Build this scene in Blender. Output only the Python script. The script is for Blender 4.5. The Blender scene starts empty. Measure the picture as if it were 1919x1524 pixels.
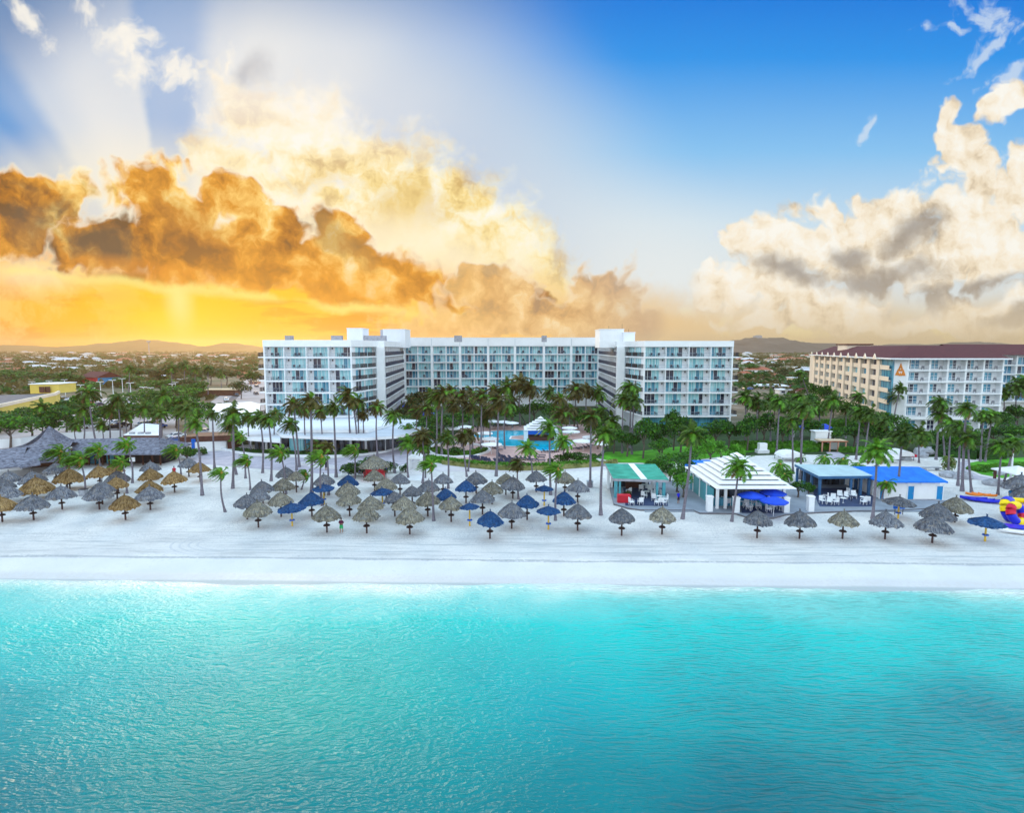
import bpy, math, random
from math import sin, cos, tan, pi, radians as R, atan2, sqrt
from mathutils import Vector, Matrix
SC = bpy.context.scene
COL = SC.collection
# ---------- camera model (photograph pixels, 1919 x 1524) ----------
PITCH = R(5.9); FOC = 1066.0; CAMH = 22.0
cP, sP = cos(PITCH), sin(PITCH)
def ray(px, py):
    a = (px - 959.5) / FOC; b = (762 - py) / FOC
    return Vector((a, cP + b * sP, -sP + b * cP))
def G(px, py, z=0.0):
    d = ray(px, py); t = (z - CAMH) / d.z
    return Vector((d.x * t, d.y * t, z))
def D(px, py, Y):
    d = ray(px, py); t = Y / d.y
    return Vector((d.x * t, Y, CAMH + d.z * t))
def s2l(c):
    c = c / 255.0
    return c / 12.92 if c <= 0.04045 else ((c + 0.055) / 1.055) ** 2.4
def rgb(r, g, b): return (s2l(r), s2l(g), s2l(b), 1.0)

cam = bpy.data.cameras.new('camera'); cam_o = bpy.data.objects.new('camera', cam); COL.objects.link(cam_o)
cam.sensor_width = 36.0; cam.lens = FOC / 1919 * 36.0
cam.clip_start = 0.5; cam.clip_end = 60000
cam_o.location = (0, 0, CAMH); cam_o.rotation_euler = (R(90) - PITCH, 0, 0)
SC.camera = cam_o
SC.view_settings.view_transform = 'Standard'; SC.view_settings.look = 'None'
SC.view_settings.gamma = 1.0; SC.view_settings.exposure = 0.0

# ---------- node expression helper ----------
class E:
    def __init__(s, nt, so): s.nt = nt; s.so = so
    def _m(s, op, *a, clamp=False):
        n = s.nt.nodes.new('ShaderNodeMath'); n.operation = op; n.use_clamp = clamp
        for i, x in enumerate((s,) + a):
            if isinstance(x, E): s.nt.links.new(x.so, n.inputs[i])
            else: n.inputs[i].default_value = x
        return E(s.nt, n.outputs[0])
    def __add__(s, o): return s._m('ADD', o)
    __radd__ = __add__
    def __sub__(s, o): return s._m('SUBTRACT', o)
    def __rsub__(s, o): return s._m('MULTIPLY', -1.0)._m('ADD', o)
    def __mul__(s, o): return s._m('MULTIPLY', o)
    __rmul__ = __mul__
    def __truediv__(s, o): return s._m('DIVIDE', o)
    def max(s, o): return s._m('MAXIMUM', o)
    def min(s, o): return s._m('MINIMUM', o)
    def smax(s, o, k): return s._m('SMOOTH_MAX', o, k)
    def abs(s): return s._m('ABSOLUTE')
    def pow(s, o): return s._m('POWER', o)
    def atan2(s, o): return s._m('ARCTAN2', o)
    def sm(s, a, b, lo=0.0, hi=1.0, kind='SMOOTHSTEP'):
        n = s.nt.nodes.new('ShaderNodeMapRange'); n.interpolation_type = kind; n.clamp = True
        s.nt.links.new(s.so, n.inputs[0])
        for i, x in zip((1, 2, 3, 4), (a, b, lo, hi)): n.inputs[i].default_value = x
        return E(s.nt, n.outputs[0])
def mixc(nt, f, a, b, mode='MIX'):
    n = nt.nodes.new('ShaderNodeMix'); n.data_type = 'RGBA'; n.blend_type = mode
    for k, x in ((0, f), (6, a), (7, b)):
        if isinstance(x, E): nt.links.new(x.so, n.inputs[k])
        else: n.inputs[k].default_value = x
    return E(nt, n.outputs[2])
def ramp(nt, f, pts, interp='LINEAR'):
    n = nt.nodes.new('ShaderNodeValToRGB'); cr = n.color_ramp; cr.interpolation = interp
    while len(cr.elements) > 1: cr.elements.remove(cr.elements[-1])
    cr.elements[0].position = pts[0][0]; cr.elements[0].color = pts[0][1]
    for p, c in pts[1:]:
        e = cr.elements.new(p); e.color = c
    nt.links.new(f.so, n.inputs[0])
    return E(nt, n.outputs[0])
def vmap(nt, vec, loc=(0, 0, 0), rot=(0, 0, 0), sc=(1, 1, 1), kind='POINT'):
    n = nt.nodes.new('ShaderNodeMapping'); n.vector_type = kind
    nt.links.new(vec.so, n.inputs[0])
    n.inputs[1].default_value = loc; n.inputs[2].default_value = rot; n.inputs[3].default_value = sc
    return E(nt, n.outputs[0])
def noise(nt, vec, scale, detail=4, rough=.55, dist=0.0, lac=2.0, dims='3D', color=False):
    n = nt.nodes.new('ShaderNodeTexNoise'); n.noise_dimensions = dims
    if vec is not None: nt.links.new(vec.so, n.inputs['Vector'])
    n.inputs['Scale'].default_value = scale; n.inputs['Detail'].default_value = detail
    n.inputs['Roughness'].default_value = rough; n.inputs['Lacunarity'].default_value = lac
    n.inputs['Distortion'].default_value = dist
    return E(nt, n.outputs['Color' if color else 'Fac'])
def sep(nt, vec):
    n = nt.nodes.new('ShaderNodeSeparateXYZ'); nt.links.new(vec.so, n.inputs[0])
    return [E(nt, o) for o in n.outputs]
def comb(nt, *a):
    n = nt.nodes.new('ShaderNodeCombineXYZ')
    for i, x in enumerate(a):
        if isinstance(x, E): nt.links.new(x.so, n.inputs[i])
        else: n.inputs[i].default_value = x
    return E(nt, n.outputs[0])
def vadd(nt, a, b, op='ADD'):
    n = nt.nodes.new('ShaderNodeVectorMath'); n.operation = op
    for i, x in enumerate((a, b)):
        if isinstance(x, E): nt.links.new(x.so, n.inputs[i])
        elif x is not None: n.inputs[i].default_value = x
    return E(nt, n.outputs['Value' if op == 'LENGTH' else 'Vector'])
# ---------- sky ----------
SUN_AZ = R(-22); SUN_EL = R(13.0)      # azimuth from +Y towards +X
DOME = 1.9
world = bpy.data.worlds.new('World'); SC.world = world; world.use_nodes = True
def build_sky():
    nt = world.node_tree; nt.nodes.clear()
    tc = nt.nodes.new('ShaderNodeTexCoord'); d = E(nt, tc.outputs['Generated'])
    dx, dy, dz = sep(nt, d)
    def ST(px, py):
        r = ray(px, py); return r.x / r.y * 1.066, r.z / r.y * 1.066
    def vm(op, a, b=None, c=None):
        n = nt.nodes.new('ShaderNodeVectorMath'); n.operation = op
        for i, x in enumerate((a, b, c)):
            if isinstance(x, E): nt.links.new(x.so, n.inputs[i])
            elif x is not None: n.inputs[i].default_value = x
        return E(nt, n.outputs['Value' if op in ('LENGTH', 'DOT_PRODUCT') else 'Vector'])
    def n2(vec, sc, det=4, rough=.58, color=False): return noise(nt, vec, sc, det, rough, dims='2D', color=color)
    def put(c, m, col): return mixc(nt, m, c, col)
    def after(vec, e):                          # order the evaluation layer by layer
        n = nt.nodes.new('ShaderNodeVectorMath'); n.operation = 'SCALE'; n.inputs[3].default_value = 1e-7
        nt.links.new(e.so, n.inputs[0])
        return vm('ADD', vec, E(nt, n.outputs[0]))
    def blobv(vec, px, py, rx, ry, rot=0):
        s, t = ST(px, py); ax, ay = 1000. / rx, 1000. / ry
        if not rot:
            return 1.0 - vm('LENGTH', vm('MULTIPLY_ADD', vec, (ax, ay, 0), (-s * ax, -t * ay, 0)))
        c_, s_ = cos(R(rot)), sin(R(rot))
        a = (c_ * ax, s_ * ax, 0); b = (-s_ * ay, c_ * ay, 0)
        x = vm('DOT_PRODUCT', vec, a) - (a[0] * s + a[1] * t)
        y = vm('DOT_PRODUCT', vec, b) - (b[0] * s + b[1] * t)
        return 1.0 - vm('LENGTH', comb(nt, x, y, 0.0))
    def union(vec, bl, k=.25):
        f = None
        for b in bl:
            e = blobv(vec, *b); f = e if f is None else f.smax(e, k)
        return f
    K = lambda v: (v, v, v, 1)
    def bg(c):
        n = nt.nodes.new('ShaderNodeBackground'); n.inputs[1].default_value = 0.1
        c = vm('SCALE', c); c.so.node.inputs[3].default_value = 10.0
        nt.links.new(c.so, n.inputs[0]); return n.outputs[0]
    def mixs(f, a, b):
        n = nt.nodes.new('ShaderNodeMixShader'); nt.links.new(f.so, n.inputs[0])
        nt.links.new(a, n.inputs[1]); nt.links.new(b, n.inputs[2]); return n.outputs[0]
    # ---- rest of the dome (behind and overhead): unseen pale sky, brightened to light facade and sand
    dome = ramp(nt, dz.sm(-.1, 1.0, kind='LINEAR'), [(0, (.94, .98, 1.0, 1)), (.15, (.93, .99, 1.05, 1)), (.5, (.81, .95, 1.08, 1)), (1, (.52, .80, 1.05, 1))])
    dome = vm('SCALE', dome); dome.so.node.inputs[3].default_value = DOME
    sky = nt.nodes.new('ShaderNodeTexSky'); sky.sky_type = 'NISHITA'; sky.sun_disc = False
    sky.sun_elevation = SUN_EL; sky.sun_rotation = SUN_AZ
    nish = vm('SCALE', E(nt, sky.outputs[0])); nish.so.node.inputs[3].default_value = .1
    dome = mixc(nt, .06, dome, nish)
    # ---- towards the land
    dyc = dy.max(0.3)
    S = dx / dyc * 1.066; T = dz / dyc * 1.066
    p = comb(nt, S, T, 0.0)
    w = vm('MULTIPLY_ADD', n2(p, 6.0, 1, color=True), (.085, .085, 0), (-.0425, -.0425, 0))
    w2 = vm('MULTIPLY_ADD', n2(p, 24.0, 2, color=True), (.026, .026, 0), (-.013, -.013, 0))
    q = vm('ADD', vm('ADD', p, w), w2)
    nA = n2(vm('ADD', p, w2), 6.5, 6, .62); nF = n2(q, 26.0, 3, .6)
    streak = n2(vm('MULTIPLY', p, (1.0, 5, 1)), 5.0, 4, .58)
    hp = T.sm(0, .80, kind='LINEAR')
    clear = ramp(nt, hp, [(0, rgb(236, 222, 196)), (.12, rgb(222, 228, 228)), (.28, rgb(200, 224, 240)),
             (.44, rgb(136, 196, 242)), (.64, rgb(50, 150, 234)), (.84, rgb(8, 110, 216)), (1, rgb(2, 80, 172))])
    g2 = blobv(p, 1160, 570, 560, 270).sm(0, .9)
    clear = put(clear, g2 * .9, rgb(234, 240, 240))
    hz = ramp(nt, S.sm(-1.0, 1.0, kind='LINEAR'), [(0, rgb(255, 176, 34)), (.12, rgb(255, 192, 30)), (.24, rgb(255, 204, 24)), (.36, rgb(255, 200, 66)), (.5, rgb(252, 206, 120)), (.62, rgb(236, 204, 154)), (.8, rgb(226, 206, 168)), (1, rgb(222, 202, 168))])
    hz = put(hz, (streak - .46).sm(0, .16) * S.sm(.25, -.3) * .85, rgb(248, 156, 30))
    hz = put(hz, (nA - .52).sm(0, .14) * .45, rgb(255, 234, 150))
    hmask = (T + (nA - .5) * .10 - S.sm(-.9, .5, 0.13, 0.0, 'LINEAR')).sm(.115, .02)
    cell = nt.nodes.new('ShaderNodeTexVoronoi'); cell.voronoi_dimensions = '2D'; cell.feature = 'F1'; cell.inputs['Scale'].default_value = 13
    cell.inputs['Detail'].default_value = 2; cell.inputs['Roughness'].default_value = .6
    nt.links.new(q.so, cell.inputs['Vector'])
    puff = .42 - E(nt, cell.outputs['Distance'])
    # ================= left part =================
    c = put(clear, S.sm(.25, -.55) * .55, rgb(84, 146, 200))
    c = put(c, blobv(p, 700, 320, 700, 430, -22).sm(0, .75) * .9, rgb(222, 230, 234))
    s0, t0 = ST(330, 600)
    ang = (T - t0).atan2(S - s0)
    angw = ang + (streak - .5) * .03
    rr = ramp(nt, angw.sm(0, pi, kind='LINEAR'), [(0, K(.3)), (.15, K(.3)), (.24, K(.5)), (.31, K(.72)), (.395, K(.92)), (.43, K(.75)), (.465, K(.25)), (.52, K(.30)), (.535, K(.85)),
              (.60, K(.95)), (.655, K(.80)), (.685, K(.34)), (.72, K(.12)), (.735, K(.2)), (.76, K(.02)), (1, K(.0))], 'EASE')
    rv = rr + 0.0
    rad = vm('LENGTH', vm('SUBTRACT', p, (s0, t0, 0)))
    rfade = rad.sm(1.05, .25) * S.sm(.30, -.15) * T.sm(.02, .15)
    c = put(c, blobv(p, 560, 180, 420, 230, -30).sm(0, .8) * .55, rgb(240, 240, 238))
    c = put(c, rfade * (1.0 - rv) * .85, rgb(54, 138, 214))
    c = put(c, rfade * rv * .95, rgb(240, 238, 234))
    c = put(c, blobv(p, 20, 0, 330, 170, 30).sm(0, 1) * .6, rgb(50, 108, 168))
    c = put(c, T.sm(.52, .66) * S.sm(.2, -.1) * .45, rgb(96, 138, 186))
    scr = union(q, [(75, 70, 60, 34, -25), (215, 62, 100, 50, -30), (330, 150, 170, 50, -32), (30, 30, 50, 36, -50), (430, 130, 80, 50, 30)])
    c = put(c, (scr + (nF - .5) * 1.8 + (nA - .5) * 2.4 - .12).sm(-.05, 1.1) * .9, rgb(252, 247, 236))
    c = put(c, (blobv(q, 470, 135, 95, 40, 40) + (nA - .5) * 1.2).sm(.0, 1.0) * .5, rgb(150, 152, 166))
    # high white bank
    q1 = after(q, c)
    relief = (nA - n2(vm('ADD', vm('ADD', p, w2), (-.018, .024, 0)), 6.5, 5, .62)) * 5.0
    bank = union(q1, [(480, 205, 130, 46, -38), (560, 280, 190, 80, -35), (700, 330, 240, 100, -30), (820, 400, 220, 130, -38), (940, 480, 120, 120, -40),
                  (720, 470, 330, 150, -15), (1000, 530, 90, 80), (480, 340, 150, 60, -30)], k=.3)
    bf = bank + (nA - .5) * .9 + (nF - .5) * .45 + puff * .25
    m = bf.sm(-.22, .40)
    bc = ramp(nt, (relief * .60 + .42 + (nF - .5) * .14 - puff * .2), [(0, rgb(255, 253, 240)), (.40, rgb(255, 246, 208)), (.70, rgb(250, 224, 150)), (1, rgb(214, 178, 106))])
    bc = put(bc, T.sm(.28, .46) * .75, rgb(252, 246, 238))
    bc = put(bc, (blobv(q1, 600, 335, 110, 40) + (nF - .5)).sm(.1, .9) * .4, rgb(232, 204, 150))
    bc = put(bc, (blobv(q1, 770, 400, 130, 110, -30) + (nA - .5) * 2).sm(.1, .8) * .6, rgb(232, 200, 126))
    c = put(c, m * .97, bc)
    c = put(c, blobv(q1, 800, 500, 420, 110, -8).sm(0, .9) * .8, rgb(255, 240, 192))
    c = put(c, union(p, [(120, 400, 330, 140), (420, 420, 330, 140, -20), (700, 500, 340, 110, -12)]).sm(-.15, .5) * .55, rgb(255, 244, 216))
    # horizon glow
    hl = put(hz, blobv(p, 330, 600, 420, 150).sm(0, .9) * .7, rgb(255, 204, 16))
    hl = put(hl, blobv(p, 330, 640, 190, 130).sm(0, 1) * .9, rgb(255, 226, 40))
    hl = put(hl, blobv(p, 335, 560, 40, 90, 4).sm(0, 1) * .8, rgb(255, 240, 150))
    hl = put(hl, blobv(p, 60, 510, 200, 60).sm(0, 1) * .75, rgb(255, 240, 190))
    c = put(c, hmask, hl)
    # great golden cloud
    q2 = after(q, c)
    front = union(q2, [(62, 365, 115, 72), (20, 430, 150, 80), (170, 450, 180, 85, -5), (285, 385, 130, 100, 10), (340, 450, 240, 115, -12), (490, 445, 190, 95, -22), (580, 500, 240, 80, -16),
                   (710, 520, 220, 62, -12), (870, 556, 260, 46, -4), (650, 450, 90, 54, -35), (420, 375, 80, 50)], k=.22)
    cut = T + S * .10 - (nA - .5) * .05      # flat, slightly falling base
    ff = front + (nF - .5) * .16 + (nA - .5) * .42 + puff * .42
    fm = ff.sm(-.06, .17) * cut.sm(.035, .062)
    cr_, sr_ = cos(R(-30)), sin(R(-30))
    swp = n2(comb(nt, vm('DOT_PRODUCT', q2, (cr_ * 1.6, sr_ * 1.6, 0)), vm('DOT_PRODUCT', q2, (-sr_ * 5.5, cr_ * 5.5, 0)), 0.0), 2.6, 4, .5)
    tone = relief * .36 + .50 + (nF - .5) * .10 - puff * .16 + (.5 - swp) * 1.5
    fc = ramp(nt, tone, [(0, rgb(255, 240, 190)), (.25, rgb(252, 208, 116)), (.5, rgb(226, 156, 56)), (.78, rgb(178, 116, 42)), (1, rgb(120, 84, 48))])
    fc = put(fc, T.sm(.20, .06) * blobv(q2, 480, 520, 420, 160).sm(0, .6) * .75, rgb(250, 170, 44))
    fc = put(fc, (blobv(q2, 175, 440, 200, 110, -20) + (nA - .5) * 1.3 + puff * .5).sm(.0, .8) * .92, rgb(100, 84, 68))
    fc = put(fc, (blobv(q2, 60, 430, 110, 60, -10) + (nA - .5) * 1.4).sm(.0, .8) * .6, rgb(120, 98, 76))
    fc = put(fc, (blobv(q2, 350, 430, 130, 70, -30) + (nA - .5) * 1.0).sm(.0, .8) * .4, rgb(168, 116, 60))
    fc = put(fc, (blobv(q2, 630, 455, 110, 40, -30) + (nA - .5) * 1.5).sm(.1, .7) * .6, rgb(168, 136, 84))
    fc = put(fc, blobv(p, 250, 500, 200, 26, -6).sm(0, .8) * .5, rgb(232, 148, 44))
    rim = ff.sm(.26, .0) * T.sm(.10, .20)
    fc = put(fc, rim * .9, rgb(255, 246, 220))
    c = put(c, fm, fc)
    c = put(c, (cut - .045).abs().sm(.016, 0) * S.sm(.1, -.3) * front.sm(-.2, .2) * .65, rgb(255, 238, 140))
    # lower middle cloud, peach to mauve
    q3 = after(q, c)
    mid = union(q3, [(1130, 555, 110, 95), (1040, 600, 150, 60), (1200, 610, 90, 40, -10), (900, 610, 260, 40), (930, 540, 120, 64)], k=.2)
    mf = mid + (nA - .5) * .7 + puff * .45
    mc = ramp(nt, (relief * .5 + .5 + (nF - .5) * .2 - puff * .25), [(0, rgb(255, 236, 196)), (.35, rgb(244, 206, 146)), (.7, rgb(220, 174, 116)), (1, rgb(182, 148, 112))])
    mc = put(mc, S.sm(.08, .28) * .65, rgb(196, 174, 154))
    mc = put(mc, S.sm(.05, -.15) * .5, rgb(252, 200, 110))
    mc = put(mc, mf.sm(.3, .05) * T.sm(.05, .1) * .6, rgb(255, 244, 220))
    cl = put(c, mf.sm(.0, .22) * S.sm(.30, .25) * .93, mc)
    cl = put(cl, T.sm(.045, .0) * S.sm(.0, .3) * .7, rgb(224, 204, 168))
    # ================= right part =================
    q4 = q
    c = put(clear, S.sm(.25, -.55) * .55, rgb(84, 146, 200))
    c = put(c, blobv(p, 700, 320, 700, 430, -22).sm(0, .75) * .9, rgb(222, 230, 234))
    scr = union(q4, [(1835, 40, 70, 42, -28), (1850, 90, 80, 18, 35), (1770, 62, 60, 14), (1905, 130, 60, 20, 20), (1630, 230, 22, 14, 40), (1905, 285, 60, 30, 50), (1365, 450, 20, 26, -50)])
    c = put(c, (scr + (nF - .5) * 2.4).sm(.1, .9) * .7, rgb(214, 228, 242))
    c = put(c, hmask, hz)
    reliefR = (nA - n2(vm('ADD', vm('ADD', p, w2), (.010, .016, 0)), 6.5, 5, .62)) * 6.0
    rc = union(q4, [(1880, 190, 60, 50, 20), (1800, 205, 34, 44, -20), (1815, 265, 74, 70), (1830, 340, 90, 95, 10), (1800, 430, 170, 105), (1910, 330, 36, 130), (1690, 425, 150, 92), (1560, 450, 130, 80, 15), (1480, 470, 130, 84),
                (1870, 480, 120, 85), (1640, 500, 220, 80), (1450, 530, 150, 52), (1335, 535, 60, 38), (1530, 560, 240, 46, -4), (1850, 590, 220, 55), (1560, 600, 320, 34)], k=.2)
    rf = rc + (nF - .5) * .22 + (nA - .5) * .7 + puff * .5
    rcol = ramp(nt, (reliefR * .5 + .22 + (nF - .5) * .16 - puff * .3), [(0, rgb(255, 251, 240)), (.35, rgb(252, 240, 218)), (.6, rgb(240, 222, 192)), (.82, rgb(214, 194, 164)), (1, rgb(176, 162, 144))])
    dk = union(q4, [(1640, 520, 170, 40, 8), (1480, 518, 100, 30, -8), (1700, 565, 100, 32, 10), (1720, 440, 90, 44, 25), (1850, 535, 120, 26, 5), (1900, 590, 70, 24), (1580, 480, 60, 34)], k=.15)
    rcol = put(rcol, (dk + (nA - .5) * 1.3).sm(-.05, .8) * .82, rgb(150, 140, 132))
    rcol = put(rcol, T.sm(.12, .03) * .6, rgb(226, 206, 172))
    cr = put(c, rf.sm(.0, .26) * S.sm(.30, .37) * .97, rcol)
    cr = put(cr, T.sm(.045, .0) * .7, rgb(224, 204, 168))
    # ---- choose the part; a shader mix only evaluates the side it needs
    sw = S._m('GREATER_THAN', .30)
    landward = mixs(sw, bg(cl), bg(cr))
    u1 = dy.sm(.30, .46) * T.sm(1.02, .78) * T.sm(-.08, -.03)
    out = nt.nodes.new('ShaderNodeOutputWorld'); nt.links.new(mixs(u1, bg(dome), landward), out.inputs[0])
build_sky()
world.cycles.sampling_method = 'MANUAL'; world.cycles.sample_map_resolution = 512
sun = bpy.data.lights.new('sun', 'SUN'); sun.energy = 1.5; sun.angle = R(22); sun.color = (1.0, .78, .52)
sun_o = bpy.data.objects.new('sun', sun); COL.objects.link(sun_o)
sd = Vector((sin(SUN_AZ) * cos(SUN_EL), cos(SUN_AZ) * cos(SUN_EL), sin(SUN_EL)))
sun_o.rotation_euler = sd.to_track_quat('Z', 'Y').to_euler(); sun_o.location = sd * 300
# ---------- materials ----------
MATS = {}
def mat(name, col, rough=.7, var=.15, vscale=1.0, spec=.3, metal=0.0, bump=0.0, bscale=8.0, col2=None, stretch=(1, 1, 1), detail=5, alpha=None, obj_var=0.0):
    if name in MATS: return MATS[name]
    m = bpy.data.materials.new(name); m.use_nodes = True; nt = m.node_tree
    b = nt.nodes['Principled BSDF']
    tc = nt.nodes.new('ShaderNodeTexCoord'); ge = nt.nodes.new('ShaderNodeNewGeometry')
    v = vmap(nt, E(nt, ge.outputs['Position']), sc=stretch)
    n = noise(nt, v, vscale, detail, .6)
    c1 = tuple(x * (1 - var) for x in col[:3]) + (1,)
    c2 = (col2 if col2 else tuple(min(1, x * (1 + var)) for x in col[:3]) + (1,))
    c = mixc(nt, n.sm(.32, .68, kind='LINEAR'), c1, c2)
    if obj_var:
        oi = nt.nodes.new('ShaderNodeObjectInfo'); r = E(nt, oi.outputs['Random'])
        k = r.sm(0, 1, 1 - obj_var, 1 + obj_var, 'LINEAR')
        c = vadd(nt, c, comb(nt, k, k, k), 'MULTIPLY')
    nt.links.new(c.so, b.inputs['Base Color'])
    b.inputs['Roughness'].default_value = rough; b.inputs['Metallic'].default_value = metal
    b.inputs['Specular IOR Level'].default_value = spec
    if bump:
        nb = noise(nt, v, bscale, 4, .6)
        bn = nt.nodes.new('ShaderNodeBump'); bn.inputs['Strength'].default_value = bump; bn.inputs['Distance'].default_value = .1
        nt.links.new(nb.so, bn.inputs['Height']); nt.links.new(bn.outputs[0], b.inputs['Normal'])
    MATS[name] = m; return m
def M_(k): return MATS[k]
mat('white_wall', (.80, .82, .85), .6, .05, .35, stretch=(1, 1, .25))
mat('white_wall_bright', (.86, .87, .88), .55, .04, .5)
mat('cream_wall', (.84, .70, .55), .65, .07, .3, stretch=(1, 1, .4))
mat('slab_white', (.84, .86, .88), .6, .05, .6)
mat('roof_grey', (.52, .54, .60), .8, .16, .12, stretch=(.3, 1, 1), col2=(.70, .70, .74, 1))
mat('roof_white', (.78, .80, .84), .7, .10, .15, stretch=(.25, 1, 1))
mat('podium_roof', (.56, .60, .68), .8, .13, .12, stretch=(.2, 1, 1), col2=(.78, .82, .88, 1))
mat('roof_red', (.085, .010, .012), .7, .25, 1.2)
mat('roof_terracotta', (.36, .11, .06), .8, .25, .6)
mat('dark_metal', (.025, .022, .03), .5, .2, 2)
mat('dark_navy', (.012, .016, .05), .5, .2, 2)
mat('rail_grey', (.30, .36, .42), .4, .1, 2)
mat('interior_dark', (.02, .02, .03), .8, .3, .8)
mat('timber_dark', (.10, .04, .03), .7, .3, 1.5)
mat('sand_dark', (.5, .45, .4), .9)
mat('blue_paint', (.0, .13, .62), .5, .05, 1)
mat('blue_roof', (.0, .15, .68), .6, .1, .9, col2=(.01, .20, .78, 1))
mat('blue_door', (.01, .24, .55), .5, .06, 1)
mat('blue_canvas', (.01, .07, .62), .7, .10, 2)
mat('teal_paint', (.08, .34, .40), .5, .1, 1)
mat('teal_roof', (.02, .27, .19), .65, .18, 1.1, stretch=(.5, 1, 1), col2=(.06, .42, .30, 1))
mat('pavilion_roof', (.40, .54, .58), .7, .15, .5)
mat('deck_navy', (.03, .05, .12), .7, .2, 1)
mat('pavilion_blue', (.04, .13, .28), .5, .1, 1)
mat('yellow_wall', (.72, .55, .12), .7, .06, .4)
mat('red_paint', (.55, .02, .04), .5, .15, 1)
mat('white_canvas', (.84, .84, .86), .7, .05, 2)
mat('black', (.01, .01, .012), .5, .2, 3)
mat('skin', (.32, .17, .11), .6, .1, 3)
mat('yellow_vinyl', (.85, .62, .0), .3, .05, 2)
mat('blue_vinyl', (.01, .02, .55), .3, .05, 2)
mat('red_vinyl', (.60, .01, .05), .3, .05, 2)
mat('orange_vinyl', (.85, .22, .02), .3, .05, 2)
mat('green_cloth', (.02, .38, .12), .8, .1, 3)
mat('maroon_cloth', (.10, .01, .05), .8, .1, 3)
mat('trunk', (.17, .15, .18), .85, .28, 3, stretch=(.4, .4, 3), bump=.4, bscale=6)
mat('trunk_top', (.55, .27, .07), .8, .2, 3)
mat('bark', (.13, .10, .09), .9, .3, 2)
mat('thatch_grey', (.105, .115, .145), .95, .3, 5, bump=1.0, bscale=11, col2=(.36, .345, .33, 1), obj_var=.14)
mat('thatch_tan', (.17, .095, .035), .95, .3, 5, bump=1.0, bscale=11, col2=(.52, .34, .15, 1), obj_var=.14)
mat('thatch_mixed', (.14, .13, .10), .95, .3, 5, bump=1.0, bscale=11, col2=(.46, .40, .29, 1), obj_var=.14)
mat('thatch_blue', (.008, .045, .17), .9, .3, 5, bump=1.0, bscale=11, col2=(.05, .15, .36, 1), obj_var=.14)
def thatchmat(name, c1, c2, c3):
    """palm thatch: streaks run down the slope from the apex"""
    m = bpy.data.materials.new(name); m.use_nodes = True; nt = m.node_tree; b = nt.nodes['Principled BSDF']
    tc = nt.nodes.new('ShaderNodeTexCoord'); P = E(nt, tc.outputs['Object']); x, y, z = sep(nt, P)
    oi = nt.nodes.new('ShaderNodeObjectInfo'); rn = E(nt, oi.outputs['Random'])
    ang = y.atan2(x); r = vadd(nt, comb(nt, x, y, 0.0), None, 'LENGTH')
    n1 = noise(nt, comb(nt, ang * 8.0, r * 2.2, rn * 30.0), 1.6, 4, .65)
    n2_ = noise(nt, comb(nt, ang * 2.0, r * 3.5, rn * 30.0), 1.3, 3, .6)
    band = noise(nt, comb(nt, ang * 1.2, r * 6.0, rn * 11.0), 1.0, 2, .5)
    c = mixc(nt, n1.sm(.34, .66), c1, c2); c = mixc(nt, (n2_ - .5).sm(0, .16) * .65, c, c3)
    c = mixc(nt, (band - .52).sm(0, .08) * .45, c, c1)
    k = rn.sm(0, 1, .80, 1.16, 'LINEAR'); c = vadd(nt, c, comb(nt, k, k, k), 'MULTIPLY')
    nt.links.new(c.so, b.inputs['Base Color']); b.inputs['Roughness'].default_value = .95; b.inputs['Specular IOR Level'].default_value = .15
    bn = nt.nodes.new('ShaderNodeBump'); bn.inputs['Strength'].default_value = 1.0; bn.inputs['Distance'].default_value = .12
    nt.links.new(n1.so, bn.inputs['Height']); nt.links.new(bn.outputs[0], b.inputs['Normal']); MATS[name] = m
for k_ in ('thatch_grey', 'thatch_tan', 'thatch_mixed', 'thatch_blue'): bpy.data.materials.remove(MATS.pop(k_))
thatchmat('thatch_grey', (.07, .08, .11, 1), (.27, .28, .31, 1), (.30, .26, .22, 1))
thatchmat('thatch_tan', (.13, .07, .025, 1), (.46, .30, .13, 1), (.34, .24, .14, 1))
thatchmat('thatch_mixed', (.09, .085, .075, 1), (.40, .36, .27, 1), (.22, .24, .26, 1))
thatchmat('thatch_blue', (.008, .035, .12, 1), (.035, .12, .30, 1), (.07, .12, .20, 1))
mat('shingle', (.11, .12, .17), .9, .4, 1.8, bump=.8, bscale=6, col2=(.26, .27, .34, 1), stretch=(1, 1, 2.5))
mat('pole_wood', (.07, .04, .04), .8, .3, 4)
mat('pole_yellow', (.66, .42, .05), .6, .1, 4)
mat('stone_grey', (.35, .36, .40), .9, .25, 1.5, bump=.6, bscale=3)
mat('curb_white', (.80, .82, .85), .7, .06, 1)
mat('chair_white', (.82, .84, .86), .5, .04, 2)
mat('asphalt', (.15, .14, .155), .85, .2, .6)
mat('car_white', (.75, .76, .78), .3, .03, 2, spec=.6)
mat('car_silver', (.42, .43, .46), .3, .05, 2, spec=.6)
mat('car_dark', (.03, .03, .04), .25, .1, 2, spec=.6)
mat('car_red', (.35, .02, .02), .3, .1, 2, spec=.6)
mat('car_blue', (.03, .10, .35), .3, .1, 2, spec=.6)
mat('tyre', (.02, .02, .02), .8, .1, 3)
mat('house_white', (.75, .74, .72), .8, .06, .3)
mat('house_cream', (.62, .48, .32), .8, .1, .3)
mat('house_pink', (.55, .28, .20), .8, .1, .3)
mat('pearl_logo', (.75, .25, .04), .6, .1, .6)
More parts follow.
